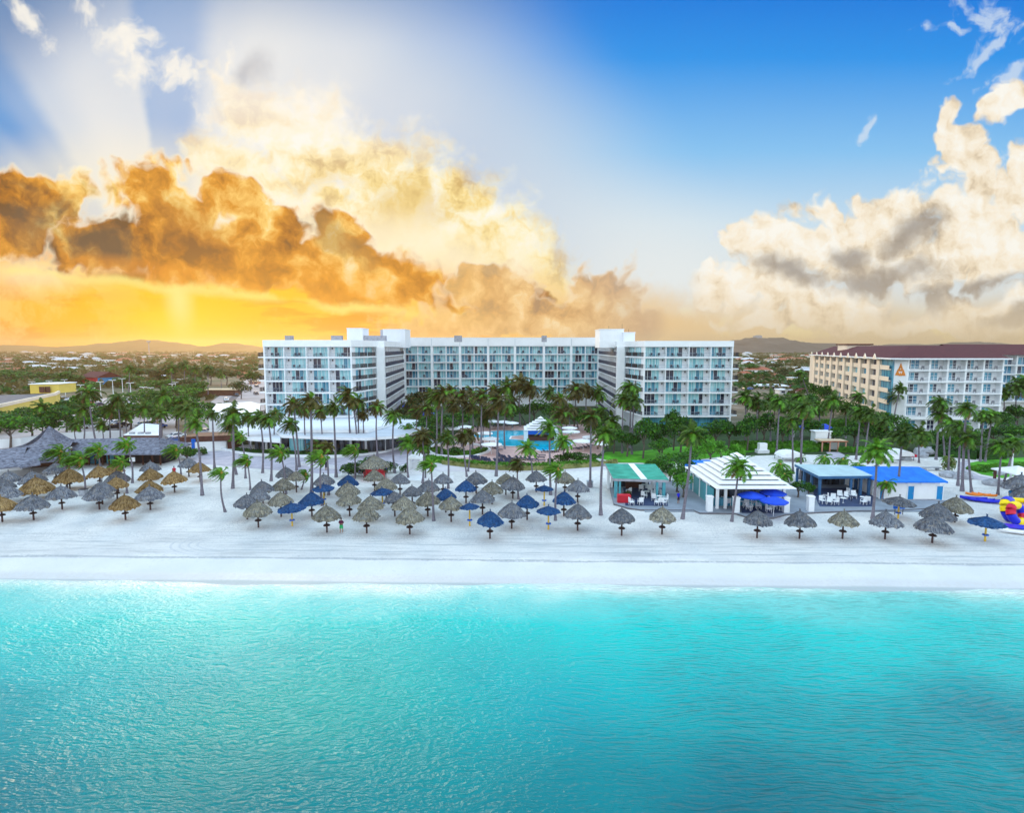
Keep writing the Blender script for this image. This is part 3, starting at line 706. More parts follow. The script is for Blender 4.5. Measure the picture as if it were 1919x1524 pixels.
for wg in wings:
    sg = wg['sg']; bx = [X(p, 145) for p in wg['b']]; c = Vector((X(wg['c'][0], 160), 160)); t_ = Vector((X(wg['t'][0], 160), 160)); e = Vector((X(wg['e'][0], 206), 206))
    outer, inner = bx[0], bx[-1]
    # solid core behind the balconies
    core = [(outer + sg * .0, 146.8), (inner, 146.8), (c.x - sg * 1.6, 160.6), (c.x, 160.4), (t_.x, 160), (t_.x - sg * .9, 160.01), (e.x - sg * .9, 206), (e.x - sg * .9, BACKY), (outer, BACKY)]
    if sg < 0: core = core[::-1]
    mb = MB(); mb.prism(core, 0, TOPZ + .3); mb.build('wall', 'white_wall', hotel)
    # parapet band and roof
    par = [(outer - sg * .05, 144.9), (inner, 144.9), (c.x, 159.7), (t_.x + sg * .05, 159.7), (t_.x + sg * .05, 160.5), (e.x + sg * .05, 206), (e.x + sg * .05, BACKY + .1), (outer - sg * .05, BACKY + .1)]
    if sg < 0: par = par[::-1]
    mb = MB(); mb.prism(par, TOPZ, 23.95 if sg > 0 else 23.75, 0, 1); mb.build('parapet', ['white_wall_bright', 'roof_grey'], hotel)
    # tower strip
    xs = sorted((c.x - sg * .3, t_.x)); mb = MB(); mb.box(xs[0], xs[1], 159.2, 160.3, 0, TOPZ - .002); mb.build('wall', 'white_wall_bright', hotel)
    # end wall and partitions
    for i, x in enumerate(bx):
        w = .34 if i in (0, 4) else .2
        lo, hi = (x, x + sg * w) if i == 0 else ((x - sg * w, x) if i == 4 else (x - w / 2, x + w / 2))
        mb = MB(); mb.box(min(lo, hi), max(lo, hi), 145.12 if i not in (0,) else 144.97, 146.9, 0 if i in (0,) else 4.2, TOPZ - .002)
        mb.build('partition', 'slab_white', hotel)
    ns = Vector((c.y - 145, -(c.x - inner))).normalized() * 1.0
    ns = Vector((abs(ns.x) * sg, -abs(ns.y)))
    for k, z in enumerate(SL):
        zt = (SL[k - 1] - .34) if k else TOPZ
        poly = [(outer - sg * .02, 145.0), (inner, 145.0), (c.x - sg * .35, 159.0), (c.x - sg * .35, 160.3), (inner, 147.5), (outer - sg * .02, 147.5)]
        if sg < 0: poly = poly[::-1]
        slab(hotel, poly, z)
        # side balconies on the outer flank
        sx = sorted((outer, outer - sg * 2.4)); poly = [(sx[0], 147.2), (sx[1], 147.2), (sx[1], 176), (sx[0], 176)]
        slab(hotel, poly, z, .30, 'side_balcony')
        ob = outer - sg * 2.3
        railing(hotel, (ob, 147.3), (ob, 176), Vector((-sg, 0)), 0, z, 'dark_metal', .5, 1.1, .2, 'side_railing')
        xx = sorted((outer, ob)); railing(hotel, (xx[0], 147.3), (xx[1], 147.3), n0, 0, z, 'dark_metal', .16, 1.1, .07, 'side_railing')
        for i in range(4):
            x0, x1 = sorted((bx[i], bx[i + 1])); x0 += .36; x1 -= .36
            pier = x0 + (.9 if sg > 0 else 0), x1 - (0 if sg > 0 else .9)
            window(hotel, (pier[0], 146.8), (pier[1], 146.8), n0, 0, z + .02, zt - .05, 4)
            railing(hotel, (x0 - .2, 145.1), (x1 + .2, 145.1), n0, 0, z)
            px_ = x1 - .1 if sg < 0 else x0 + .25
            lm = MB(); lm.box(px_ - .12, px_ + .12, 146.62, 146.79, z + 1.9, z + 2.35); lm.build('wall_lamp', 'dark_metal', hotel)
            bay = ['outermost bay', 'second bay from the outer end', 'third bay from the outer end', 'innermost bay'][i]
            for q in range(2):
                cx = x0 + (x1 - x0) * (.34 + .3 * q) + rh.uniform(-.4, .4)
                patio_chair(cx, 145.95 + rh.uniform(-.15, .2), z + .01, rh.uniform(0, 6.28), '%s dark chair, %s floor, hotel %s wing, %s' % (['left', 'right'][q], FL[k], wg['nm'], bay.replace(' from the outer end', ' inward')), 'dark chairs on the hotel balconies', sc=1.12)
        # angled corner: glazing and dark stepped railing
        A = Vector((inner, 146.9)); Bc = Vector((c.x - sg * 1.6, 160.5)); nn = Vector(((Bc - A).y, -(Bc - A).x)) * (1 if sg > 0 else -1); nn.normalize()
        for (f0, f1) in ((.06, .46), (.54, .94)):
            p0, p1 = A + (Bc - A) * f0, A + (Bc - A) * f1
            if sg < 0: p0, p1 = p1, p0
            window(hotel, p0, p1, nn, .03, z + .02, zt - .05, 3, name='corner_window')
        for (f0, f1) in ((.02, .30), (.34, .62), (.66, .98)):
            p0, p1 = Vector((inner, 145.2)), Vector((c.x - sg * .4, 159.0)); p0, p1 = p0 + (p1 - p0) * f0, p0 + (p1 - p0) * f1
            railing(hotel, p0, p1, nn, -.06, z, 'dark_metal', .16, 1.12, .08 if f0 > .3 else .04, 'corner_railing')
    x0, x1 = sorted((outer + sg * .4, inner - sg * .4)); mb = MB(); mb.box(x0, x1, 146.6, 146.79, .3, 4.1); mb.build('ground_glazing', 'glass_blue', hotel)
    # inner flank: dark railing bands, white fins
    N = 9; fl = e - t_; nf = Vector((fl.y, -fl.x)) * 1.0; nf.normalize(); nf = nf if sg > 0 else -nf
    dv = fl.normalized()
    for k, z in enumerate(SL + [1.5]):
        zt = ((SL + [1.5])[k - 1] - .3) if k else TOPZ
        mb = MB()
        for j in range(N + 1):
            p = t_ + dv * (.4 + j * (fl.length - .8) / N)
            mb.obox(p - dv * .28, p + dv * .28, nf, -.9, 0.02, z, zt)
        mb.obox(t_, e, nf, -.9, .25, z - .3, z - .001)
        mb.build('balcony_row', 'slab_white', hotel)
        mb = MB(); mb.obox(t_ + dv * .5, e - dv * .4, nf, .18, .24, z + .1, z + 1.2); mb.build('railing_band', 'dark_navy', hotel)
        mb = MB(); mb.obox(t_ + dv * .45, e - dv * .4, nf, -.89, -.84, z + .02, zt - .02); mb.build('window_row', 'glass_dark', hotel)
# middle block
mx = [X(p, 213) for p in (757, 810, 862.5, 915, 965, 1019, 1070, 1123)]
mb = MB(); mb.box(mx[0] - 1, mx[-1] + 1, 214.8, 238, 0, 22.6); mb.build('wall', 'white_wall', hotel)
mb = MB(); mb.box(mx[0] + .12, mx[-1] - .12, 212.8, 238.4, 22.6, 25.7); mb.build('parapet', 'white_wall_bright', hotel)
mb = MB(); mb.box(mx[0] + .12, mx[-1] - .12, 212.75, 212.795, 25.45, 25.8); mb.build('coping', 'slab_white', hotel)
for i in range(8):
    mb = MB(); w = .42; x = mx[i] + (.3 if i == 0 else (-.3 if i == 7 else 0)); mb.box(x - w, x + w, 212.85, 214.9, 0, 22.598); mb.build('partition', 'slab_white', hotel)
    if 0 < i < 7:
        mb = MB(); mb.box(mx[i] - .04, mx[i] + .04, 212.72, 212.79, 22.7, 25.3); mb.build('joint', 'rail_grey', hotel)
for k, z in enumerate(SL):
    zt = (SL[k - 1] - .3) if k else 22.6
    slab(hotel, [(mx[0], 213.0), (mx[-1], 213.0), (mx[-1], 214.9), (mx[0], 214.9)], z, .3)
    for i in range(7):
        xm = (mx[i] + mx[i + 1]) / 2
        mb = MB(); mb.box(xm - .16, xm + .16, 213.1, 214.79, z, zt - .002); mb.build('divider', 'slab_white', hotel)
        if z > 3:
            window(hotel, (mx[i] + .42, 214.8), (mx[i + 1] - .42, 214.8), n0, 0, z + .02, zt - .04, 8, .12, k=(.62, .26))
            railing(hotel, (mx[i] + .42, 213.1), (mx[i + 1] - .42, 213.1), n0, 0, z, bars=.5)
            if k < 4:
                for q in range(2):
                    cx = mx[i] + (mx[i + 1] - mx[i]) * (.25 + .5 * q) + rh.uniform(-.5, .8)
                    patio_chair(cx, 213.9, z + .01, rh.uniform(0, 6.28), 'dark chair on the %s floor of hotel middle block, %s balcony from left' % (FL[k], ordn(2 * i + q)), 'dark chairs on the hotel balconies', sc=1.4)
# roof boxes
def roof_box(px0, px1, pyt, Y, dpt, m='white_wall', name='penthouse', cap=True):
    x0, x1 = X(px0, Y), X(px1, Y); z1 = D(px0, pyt, Y).z; mb = MB()
    mb.box(x0, x1, Y, Y + dpt, 22, z1)
    if cap: mb.box(x0 - .12, x1 + .12, Y - .12, Y + dpt + .12, z1, z1 + .22)
    return mb.build(name, m, hotel)
roof_box(653, 682, 616, 185, 8); roof_box(720, 761, 618, 196, 10); roof_box(715, 720, 618, 196.5, 9, 'roof_grey', cap=False)
roof_box(1122.5, 1167, 618, 164, 9, 'white_wall_bright'); roof_box(1167, 1188, 624, 162, 7, 'white_wall')
for px_, y0 in ((1141, 611), (1166, 607), (1178, 617)):
    mb = MB(); a = D(px_, y0, 166); mb.tube([(a.x, 166, 23), a], [.07, .03], 5); mb.build('antenna', 'dark_metal', hotel)
for px_, w in ((540, 1.1), (630, 1.7), (702, 3.5), (858, 1.2), (1020, .8)):
    a = D(px_, 632, 186); mb = MB(); mb.box(a.x - w, a.x + w, 186, 188, 23.9, a.z + .5); mb.build('roof_unit', 'stone_grey', hotel)
hp(hotel)

# ---------- podium restaurant at the foot of the left wing ----------
pod = empty('podium_restaurant', (G(600, 850).x, 116, 0), label='low flat roofed beach restaurant at the foot of the hotel left wing', cat='restaurant')
def roofpoly(par, pts, z, th, m='podium_roof', edge='slab_white', name='roof', inset=None):
    poly = pix(pts, z); mb = MB()
    area = sum(poly[i][0] * poly[(i + 1) % len(poly)][1] - poly[(i + 1) % len(poly)][0] * poly[i][1] for i in range(len(poly)))
    if area < 0: poly = poly[::-1]
    mb.prism(poly, z - th, z, 0, 1); mb.build(name, [edge, m], par); return poly
rp = roofpoly(pod, [(527, 816), (600, 819), (685, 821), (745, 817), (785, 808), (805, 799), (803, 793), (780, 787), (745, 782), (720, 779), (700, 780), (520, 783), (497, 787)], 4.1, .55)
roofpoly(pod, [(540, 806), (690, 806), (740, 792), (700, 786), (520, 789)], 4.75, .6, 'roof_white')
roofpoly(pod, [(455, 818), (467, 822), (525, 826), (526, 812), (497, 789), (452, 779), (425, 783)], 3.6, .5)
def wallpoly(par, pts, z0, z1, m, name='wall', th=.3):
    P = [Vector(p) for p in pix(pts, z0)]
    mb = MB()
    for a, b in zip(P[:-1], P[1:]):
        t = (b - a).normalized(); n = Vector((t.y, -t.x)); mb.obox(a - t * .0, b, n, -th, 0, z0, z1)
    return mb.build(name, m, par)
back = [(478, 842), (527, 844), (600, 847), (685, 848), (745, 842), (785, 832)]
wallpoly(pod, back, 0, 3.56, 'glass_shop', 'glazing')
colpts = [(470, 848), (500, 850), (527, 851), (583, 853), (627, 853), (658, 853), (686, 852), (722, 848), (757, 842)]
for i, (x, y) in enumerate(colpts):
    g = G(x, y - 4); mb = MB(); mb.box(g.x - .2, g.x + .2, g.y - .2, g.y + .2, 0, 3.54 if x > 526 else 3.08); mb.build('column', 'slab_white', pod)
for (xa, xb, mm) in ((548, 572, 'glass_curtain'), (575, 592, 'glass_dim')):
    a, b = G(xa, 848), G(xb, 849); mb = MB(); mb.box(a.x, b.x, a.y - 1.4, a.y - 1.3, 0, 3.5); mb.build('curtain', mm, pod)
hp(pod)
def hedge(name, label, pts, w, h, m, cat='hedge', dens=26, leaf=.22, r=random.Random(5), closed=False, **k):
    """clipped hedge: core strip plus many small leaf faces over its surface"""
    P = [Vector(p) for p in pix(pts, 0)]; mb = MB()
    if closed: P.append(P[0])
    for a, b in zip(P[:-1], P[1:]):
        t = (b - a); L = t.length; t = t / L; n = Vector((t.y, -t.x))
        mb.obox(a, b, n, -w * .42, w * .42, 0, h * .86)
        for _ in range(int(L * w * dens)):
            u = r.uniform(0, L); v = r.uniform(-w / 2, w / 2); edge = abs(v) > w * .4
            z = r.uniform(.1, h) if edge else h * r.uniform(.82, 1.06)
            c = a + t * u + n * v; s = leaf * r.uniform(.6, 1.3)
            d1 = Vector((r.gauss(0, 1), r.gauss(0, 1), r.gauss(0, .6))).normalized() * s; d2 = d1.cross(Vector((r.gauss(0, 1), r.gauss(0, 1), r.gauss(0, 1)))).normalized() * s * .7
            c3 = Vector((c.x, c.y, z)); mb.add([c3 - d1, c3 - d2, c3 + d1, c3 + d2], [(0, 1, 2, 3)])
    o = mb.build(name, m); return tag(o, label, cat, **k)
def curb(label, pts, h=.35, w=.35, m='curb_white', name='low_wall', cat='low wall', closed=False):
    P = [Vector(p) for p in pix(pts, 0)]
    if closed: P.append(P[0])
    Q = []
    for i in range(len(P)):
        t = (P[min(i + 1, len(P) - 1)] - P[max(i - 1, 0)]) if not (closed and i in (0, len(P) - 1)) else (P[1] - P[-2])
        t.normalize(); n = Vector((t.y, -t.x)); Q.append((P[i] - n * w / 2, P[i] + n * w / 2))
    mb = MB(); vs = []
    for a, b in Q: vs += [(a.x, a.y, 0), (b.x, b.y, 0), (a.x, a.y, h), (b.x, b.y, h)]
    fs = []
    for i in range(len(Q) - 1):
        o = i * 4; fs += [(o + 2, o + 3, o + 7, o + 6), (o, o + 2, o + 6, o + 4), (o + 1, o + 5, o + 7, o + 3)]
    k = (len(Q) - 1) * 4
    if not closed: fs += [(0, 1, 3, 2), (k, k + 2, k + 3, k + 1)]
    mb.add(vs, fs); return tag(mb.build(name, m), label, cat)
# white annex beside the podium and timber-topped wall
an = empty('annex_building', (G(430, 830).x, 112, 0), label='plain white flat roofed annex at left end of hotel', cat='building')
def block(par, pts, z1, m, roofm='roof_white', z0=0, name='wall'):
    poly = pix(pts, 0); area = sum(poly[i][0] * poly[(i + 1) % len(poly)][1] - poly[(i + 1) % len(poly)][0] * poly[i][1] for i in range(len(poly)))
    if area < 0: poly = poly[::-1]
    mb = MB(); mb.prism(poly, z0, z1, 0, 1); return mb.build(name, [m, roofm], par)
block(an, [(393, 818), (450, 822), (488, 812), (490, 793), (472, 787), (408, 792)], 5.6, 'white_wall')
mb = MB(); g = G(437, 819); mb.box(g.x, g.x + 2.2, g.y - .4, g.y + 1.5, 2.6, 3.4); mb.build('roof_unit', 'white_wall', an); hp(an)
tw = empty('storage_shed', (G(395, 842).x, 118, 0), label='low white shed with dark timber fascia and blue end panel', cat='shed')
P0, P1 = G(366, 846), G(424, 842); mb = MB(); mb.obox(P0, P1, (0, -1), -6, 0, 0, 1.9); mb.build('wall', 'white_wall_bright', tw)
mb = MB(); mb.obox(P0 + Vector((-3.0, 0, 0)), P1 + Vector((1.5, 0, 0)), (0, -1), -6.2, .25, 1.9, 3.1); mb.build('fascia', 'timber_dark', tw)
mb = MB(); mb.obox(P0 + Vector((-.7, 0, 0)), P0 + Vector((-.02, 0, 0)), (0, -1), -.4, .1, 0, 2.6); mb.build('end_panel', 'blue_paint', tw)
mb = MB(); mb.obox(P1 + Vector((.02, 0, 0)), P1 + Vector((1.4, 0, 0)), (0, -1), -4, -.5, 0, 1.88); mb.build('side_wall', 'timber_dark', tw); hp(tw)

# ---------- right hotel ----------
rhh = empty('hotel_building', (110, 147, 0), label='cream hotel with dark red roof and orange emblem on its corner', cat='hotel')
A = Vector((X(1698, 147), 147)); B = Vector((X(1877, 147), 147)); Cn = Vector((X(1674, 150), 150)); Dn = Vector((X(1528, 232), 232)); E_ = Vector((B.x, 175))
core = [A + Vector((0, 1.8)), B + Vector((0, 1.8)), Vector((B.x, 172)), Vector((Dn.x + 16, 240)), Vector((Dn.x + 1.5, 240)), Dn + Vector((1.2, 0)), Cn + Vector((1.2, .6)), Cn + Vector((0, .0))]
mb = MB(); mb.prism([(p.x, p.y) for p in core], 0, 19.4, 0); mb.build('wall', 'cream_wall', rhh)
# corner wall carrying the emblem
ne = (A - Cn).normalized(); nE = Vector((ne.y, -ne.x))
mb = MB(); mb.obox(Cn, A, nE, -.5, .06, 0, 19.4); mb.build('corner_wall', 'white_wall_bright', rhh)
def emblem():
    o = Cn + ne * ((A - Cn).length * .52); mb = MB()
    def tri(cx, z0, w, h, th=.06):
        a = o + ne * (cx - w / 2); b = o + ne * (cx + w / 2); c = o + ne * cx
        vs = [(a + nE * .07), (b + nE * .07), (c + nE * .07)]; ws = [(a + nE * .16), (b + nE * .16), (c + nE * .16)]
        zz = (z0, z0, z0 + h)
        v = [(p.x, p.y, z) for p, z in zip(vs, zz)] + [(p.x, p.y, z) for p, z in zip(ws, zz)]
        mb.add(v, [(0, 2, 1), (3, 4, 5), (0, 1, 4, 3), (1, 2, 5, 4), (2, 0, 3, 5)])
    [tri(cx_, z0_ , w_, h_) for cx_, z0_, w_, h_ in ((0, 16.7, 1.0, 1.4), (-.35, 15.9, .9, 1.2), (.35, 15.9, .9, 1.2), (-.75, 14.8, 1.2, 1.6), (.75, 14.8, 1.2, 1.6), (0, 14.7, .8, 1.0))]
    mb.build('emblem', 'pearl_logo', rhh)
emblem()
rs = [16.3, 13.3, 10.25, 7.2, 4.15]; bxr = [X(p, 147) for p in (1700, 1740, 1774, 1808, 1841, 1877)]
for x in bxr:
    mb = MB(); mb.box(x - .2, x + .2, 146.9, 148.9, 0, 19.398); mb.build('partition', 'slab_white', rhh)
mb = MB(); mb.box(bxr[0] + .2, bxr[-1] - .2, 148.6, 148.79, 0, 19.39); mb.build('front_wall', 'white_wall', rhh)
for k, z in enumerate([16.3, 13.3, 10.25, 7.2, 4.15, .1]):
    zt = [19.3, 16, 13, 9.95, 6.9, 3.4][k]
    slab(rhh, [(bxr[0], 146.7), (bxr[-1] + .2, 146.7), (bxr[-1] + .2, 148.7), (bxr[0], 148.7)], z, .3 if k < 4 else (.75 if k == 4 else .1))
    for i in range(5):
        x0, x1 = bxr[i] + .4, bxr[i + 1] - .3
        window(rhh, (x0 + .1, 148.6), (x0 + (x1 - x0) * .72, 148.6), n0, 0, z + .15, zt - .35, 3, .12, k=(.05, .7), mats=GB, transom=True)
        railing(rhh, (x0, 146.8), (x1, 146.8), n0, 0, z, bars=.3, m='slab_white', h=.95)
        patio_chair(x1 - 1.0, 147.7, z + .01, 2.6, 'dark chair on %s balcony from left, %s floor, cream hotel front' % (ordn(i), FL[k]), 'dark chairs on the hotel balconies', sc=1.15)
# receding warm facade
fv = Dn - Cn; L = fv.length; fv.normalize(); nl = Vector((-fv.y, fv.x)); nl = nl if nl.x < 0 else -nl
mb = MB(); mb.obox(Cn + fv * 0, Cn + fv * 9, nl, .02, .35, 0, 19.3); mb.build('stair_wall', 'glass_blue', rhh)
for k, z in enumerate([16.3, 13.3, 10.25, 7.2, 4.15, 1.1]):
    mb = MB(); mb.obox(Cn + fv * 1.0, Cn + fv * 8, nl, .4, .9, z - .2, z + .1); mb.obox(Cn + fv * 1.0, Cn + fv * 8, nl, .85, .9, z + .1, z + 1.0); mb.build('stair_landing', 'cream_wall', rhh)
nb = 9; w = (L - 9.5) / nb
for j in range(nb + 1):
    p = Cn + fv * (9.5 + j * w); mb = MB(); hw = 1.25
    mb.obox(p - fv * hw, p + fv * hw, nl, -1.8, 1.0, 0, 19.0); mb.build('pier', 'cream_wall', rhh)
    # small gable over each pier
    mb = MB(); a, b, c = p - fv * 1.7, p + fv * 1.7, p
    vs = [(q.x, q.y, z) for q, z in ((a + nl * 2.05, 18.8), (b + nl * 2.05, 18.8), (c + nl * 2.05, 20.4), (a + nl * 1.85, 18.8), (b + nl * 1.85, 18.8), (c + nl * 1.85, 20.4))]
    mb.add(vs, [(0, 1, 2), (3, 5, 4), (0, 2, 5, 3), (1, 4, 5, 2), (0, 3, 4, 1)]); mb.build('gable', 'cream_wall', rhh)
for k, z in enumerate([16.3, 13.3, 10.25, 7.2, 4.15]):
    for j in range(nb):
        a = Cn + fv * (9.5 + j * w + 1.3); b = Cn + fv * (9.5 + (j + 1) * w - 1.3)
        mb = MB(); mb.obox(a, b, nl, -1.7, .6, z - .35, z); mb.obox(a, b, nl, .5, .6, z, z + .95); mb.build('balcony', 'cream_wall', rhh)
        window(rhh, b, a, nl, -.2, z + .02, z + 2.6, 2, .12, k=(.1, .35))
# roof
def rpt(p, z): return (p.x, p.y, z)
mb = MB(); ov = 1.3
r0 = A + Vector((-.4, -ov)); r1 = B + Vector((1.2, -ov)); r2 = Cn + Vector((-2.0, -1.2)); r3 = Dn + nl * 1.8 + Vector((0, 2)); 
k1 = Vector((A.x + 8, 158)); k2 = Vector((B.x - 1, 158)); k3 = Vector((Dn.x + 9, 236))
mb.add([rpt(r0, 19.35), rpt(r1, 19.35), rpt(k2, 22.6), rpt(k1, 22.6)], [(0, 1, 2, 3)])
mb.add([rpt(r2, 19.35), rpt(r0, 19.35), rpt(k1, 22.6)], [(0, 1, 2)])
mb.add([rpt(r3, 19.35), rpt(r2, 19.35), rpt(k1, 22.6), rpt(k3, 22.6)], [(0, 1, 2, 3)])
mb.add([rpt(r1, 19.35), rpt(Vector((r1.x, 174)), 19.35), rpt(k2, 22.6)], [(0, 1, 2)])
mb.add([rpt(r3, 19.35), rpt(k3, 22.6), rpt(Vector((Dn.x + 17, 241)), 19.35)], [(0, 1, 2)])
mb.add([rpt(k1, 22.6), rpt(k2, 22.6), rpt(Vector((r1.x, 174)), 19.35), rpt(Vector((Dn.x + 17, 241)), 19.35), rpt(k3, 22.6)], [(0, 1, 2, 3, 4)])
mb.build('roof', 'roof_red', rhh)
mb = MB(); mb.obox(r0, r1, (0, -1), -.5, .02, 18.95, 19.33); mb.obox(r2, r0, nE, -.4, .02, 18.95, 19.33); mb.obox(r3, r2, -nl, -.02, .4, 18.95, 19.33); mb.build('eave', 'slab_white', rhh)
a = D(1588, 645, 205); mb = MB(); mb.box(a.x, a.x + 8.5, 205, 211, 20.5, 23.0); mb.build('penthouse', 'cream_wall', rhh)
mb = MB(); mb.box(a.x - .4, a.x + 9.0, 204.4, 211.6, 23.0, 23.4); mb.build('penthouse_roof', 'roof_red', rhh)
hp(rhh)
rw = empty('hotel_building', (150, 196, 0), label='farther red roofed hotel block at the right edge, mostly behind palms', cat='hotel')
xa, xb = X(1868, 190), 250
mb = MB(); mb.box(xa, xb, 191.8, 210, 0, 19.6); mb.build('wall', 'white_wall', rw)
mb = MB(); mb.add([(xa - 12, 189, 19.6), (xb, 189, 19.6), (xb, 200, 23.2), (xa - 12, 200, 23.2), (xa - 12, 211, 19.6), (xb, 211, 19.6)], [(0, 1, 2, 3), (3, 2, 5, 4)]); mb.build('roof', 'roof_red', rw)
for k, z in enumerate(rs):
    slab(rw, [(xa, 190), (xb, 190), (xb, 192), (xa, 192)], z, .3)
    for i in range(5):
        x0 = xa + i * 6.2; mb = MB(); mb.box(x0 - .2, x0 + .2, 190.1, 191.79, z, [19.59, 16, 13, 9.95, 6.9][k] - .002); mb.build('partition', 'slab_white', rw)
        window(rw, (x0 + .3, 191.8), (x0 + 5.9, 191.8), n0, 0, z + .05, z + 2.6, 4, .12, k=(.2, .6), mats=GB); railing(rw, (x0 + .3, 190.1), (x0 + 5.9, 190.1), n0, 0, z)
hp(rw)
# ---------- beach buildings ----------
def hip(par, x0, x1, y0, y1, ze, zr, m, inset=None, ov=0, name='roof', th=.18, edge='slab_white', ridge=None):
    """hip roof with a solid eave band; ridge=(xa,xb,y)"""
    xa, xb, yr = ridge; mb = MB()
    e = [(x0, y0, ze), (x1, y0, ze), (x1, y1, ze), (x0, y1, ze)]
    R0, R1 = (xa, yr, zr), (xb, yr, zr)
    if abs(xa - xb) < .01:
        mb.add(e + [R0], [(0, 1, 4), (1, 2, 4), (2, 3, 4), (3, 0, 4)], 0)
    else:
        mb.add(e + [R0, R1], [(0, 1, 5, 4), (1, 2, 5), (2, 3, 4, 5), (3, 0, 4)], 0)
    mb.box(x0, x1, y0, y1, ze - th, ze - .001, 1)
    return mb.build(name, [m, edge], par)
def stepped(par, x0, x1, y0, y1, ze, zr, n, cx=None, cy=None, m='white_canvas', name='roof'):
    """white pyramid of overlapping louvre tiers"""
    cx = (x0 + x1) / 2 if cx is None else cx; cy = (y0 + y1) / 2 if cy is None else cy; mb = MB()
    for i in range(n):
        a, b = i / n, (i + 1) / n + .03
        za, zb = ze + (zr - ze) * i / n, ze + (zr - ze) * (i + 1) / n - .26
        L = lambda t, p, q: p + (q - p) * t
        o = [(L(a, x0, cx), L(a, y0, cy)), (L(a, x1, cx), L(a, y0, cy)), (L(a, x1, cx), L(a, y1, cy)), (L(a, x0, cx), L(a, y1, cy))]
        if i < n - 1:
            q = [(L(b, x0, cx), L(b, y0, cy)), (L(b, x1, cx), L(b, y0, cy)), (L(b, x1, cx), L(b, y1, cy)), (L(b, x0, cx), L(b, y1, cy))]
            mb.add([(p[0], p[1], za) for p in o] + [(p[0], p[1], zb) for p in q], [(0, 1, 5, 4), (1, 2, 6, 5), (2, 3, 7, 6), (3, 0, 4, 7), (0, 3, 2, 1)])
        else: mb.add([(p[0], p[1], za) for p in o] + [(cx, cy, zr)], [(0, 1, 4), (1, 2, 4), (2, 3, 4), (3, 0, 4), (0, 3, 2, 1)])
        t = .10
        mb.prism(o, za - t, za - .003)
    return mb.build(name, m, par)
def post(par, x, y, z1, w=.22, m='slab_white', name='column', z0=0):
    mb = MB(); mb.box(x - w / 2, x + w / 2, y - w / 2, y + w / 2, z0, z1); return mb.build(name, m, par)
# terrace
TZ = .22
tp = pix([(1150, 944), (1178, 952), (1200, 955), (1300, 956), (1312, 961), (1378, 962), (1395, 967), (1420, 971), (1450, 970), (1472, 964), (1530, 960), (1600, 957), (1690, 956), (1785, 949), (1790, 938), (1660, 938), (1650, 905), (1490, 905), (1300, 916), (1290, 900), (1140, 905)], TZ)
mb = MB(); area = sum(tp[i][0] * tp[(i + 1) % len(tp)][1] - tp[(i + 1) % len(tp)][0] * tp[i][1] for i in range(len(tp)))
mb.prism(tp if area > 0 else tp[::-1], -.1, TZ, 1, 0); tag(mb.build('terrace', ['paving_grey', 'asphalt']), kind='structure', label='grey paved terrace under the beach pavilions')
tp2 = [(x, y - 1.1) for x, y in tp[2:6]]; mb = MB(); a, b = tp[2], tp[13]
mb.box(a[0] + .5, b[0] - 4, a[1] - .55, a[1] + 3, -.1, .11); tag(mb.build('terrace_step', 'paving_grey'), kind='structure')
# green roofed pavilion
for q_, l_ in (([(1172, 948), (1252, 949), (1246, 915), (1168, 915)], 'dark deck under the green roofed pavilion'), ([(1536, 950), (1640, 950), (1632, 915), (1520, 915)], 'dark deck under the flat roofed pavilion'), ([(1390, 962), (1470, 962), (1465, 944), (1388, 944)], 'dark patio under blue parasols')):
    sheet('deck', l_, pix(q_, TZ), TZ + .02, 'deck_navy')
gp = empty('beach_pavilion', (17, 83, 0), label='open beach pavilion with green roof and white ridge stripe', cat='pavilion')
f0, f1 = G(1149, 897, 3.1), G(1254, 900, 3.1); b0, b1 = G(1134, 869, 3.9), G(1228, 870, 3.9)
mb = MB(); mb.add([f0, f1, b1, b0], [(0, 1, 2, 3)], 0); bk0, bk1 = Vector((b0.x, b0.y + 3, 3.2)), Vector((b1.x, b1.y + 3, 3.2)); mb.add([b0, b1, bk1, bk0], [(0, 1, 2, 3)], 0); mb.build('roof', 'teal_roof', gp)
mb = MB(); t0, t1 = (0, 0, -.10), (0, 0, -.45)
V = lambda p, dz: (p[0], p[1], p[2] + dz)
ring = [f0, f1, b1, bk1, bk0, b0]
for p, q in zip(ring, ring[1:] + ring[:1]): mb.add([V(p, -.02), V(q, -.02), V(q, -.38), V(p, -.38)], [(0, 1, 2, 3)])
mb.build('eave', 'stone_grey', gp)
s0, s1 = b0 + (b1 - b0) * .46, f0 + (f1 - f0) * .50; mb = MB()
mb.add([V(s0, .05), V(s0 + Vector((.9, 0, 0)), .05), V(s1 + Vector((.9, 0, 0)), .05), V(s1, .05), V(s0, .0), V(s0 + Vector((.9, 0, 0)), .0), V(s1 + Vector((.9, 0, 0)), .0), V(s1, .0)], [(0, 1, 2, 3), (0, 4, 5, 1), (1, 5, 6, 2), (2, 6, 7, 3), (3, 7, 4, 0)]); mb.build('ridge_cap', 'white_canvas', gp)
for u in (.06, .13, .80, .92):
    for v in (.05, .95):
        p = f0 + (f1 - f0) * u + (b0 - f0) * v; post(gp, p.x, p.y, 2.85, .42 if u in (.06, .92) else .3, 'teal_paint' if v < .5 else 'slab_white')
mb = MB(); mb.box(f0.x + 1.0, f1.x - 1, b0.y - .1, b0.y + .05, .2, 2.6); mb.build('bar_back', 'glass_shop', gp)
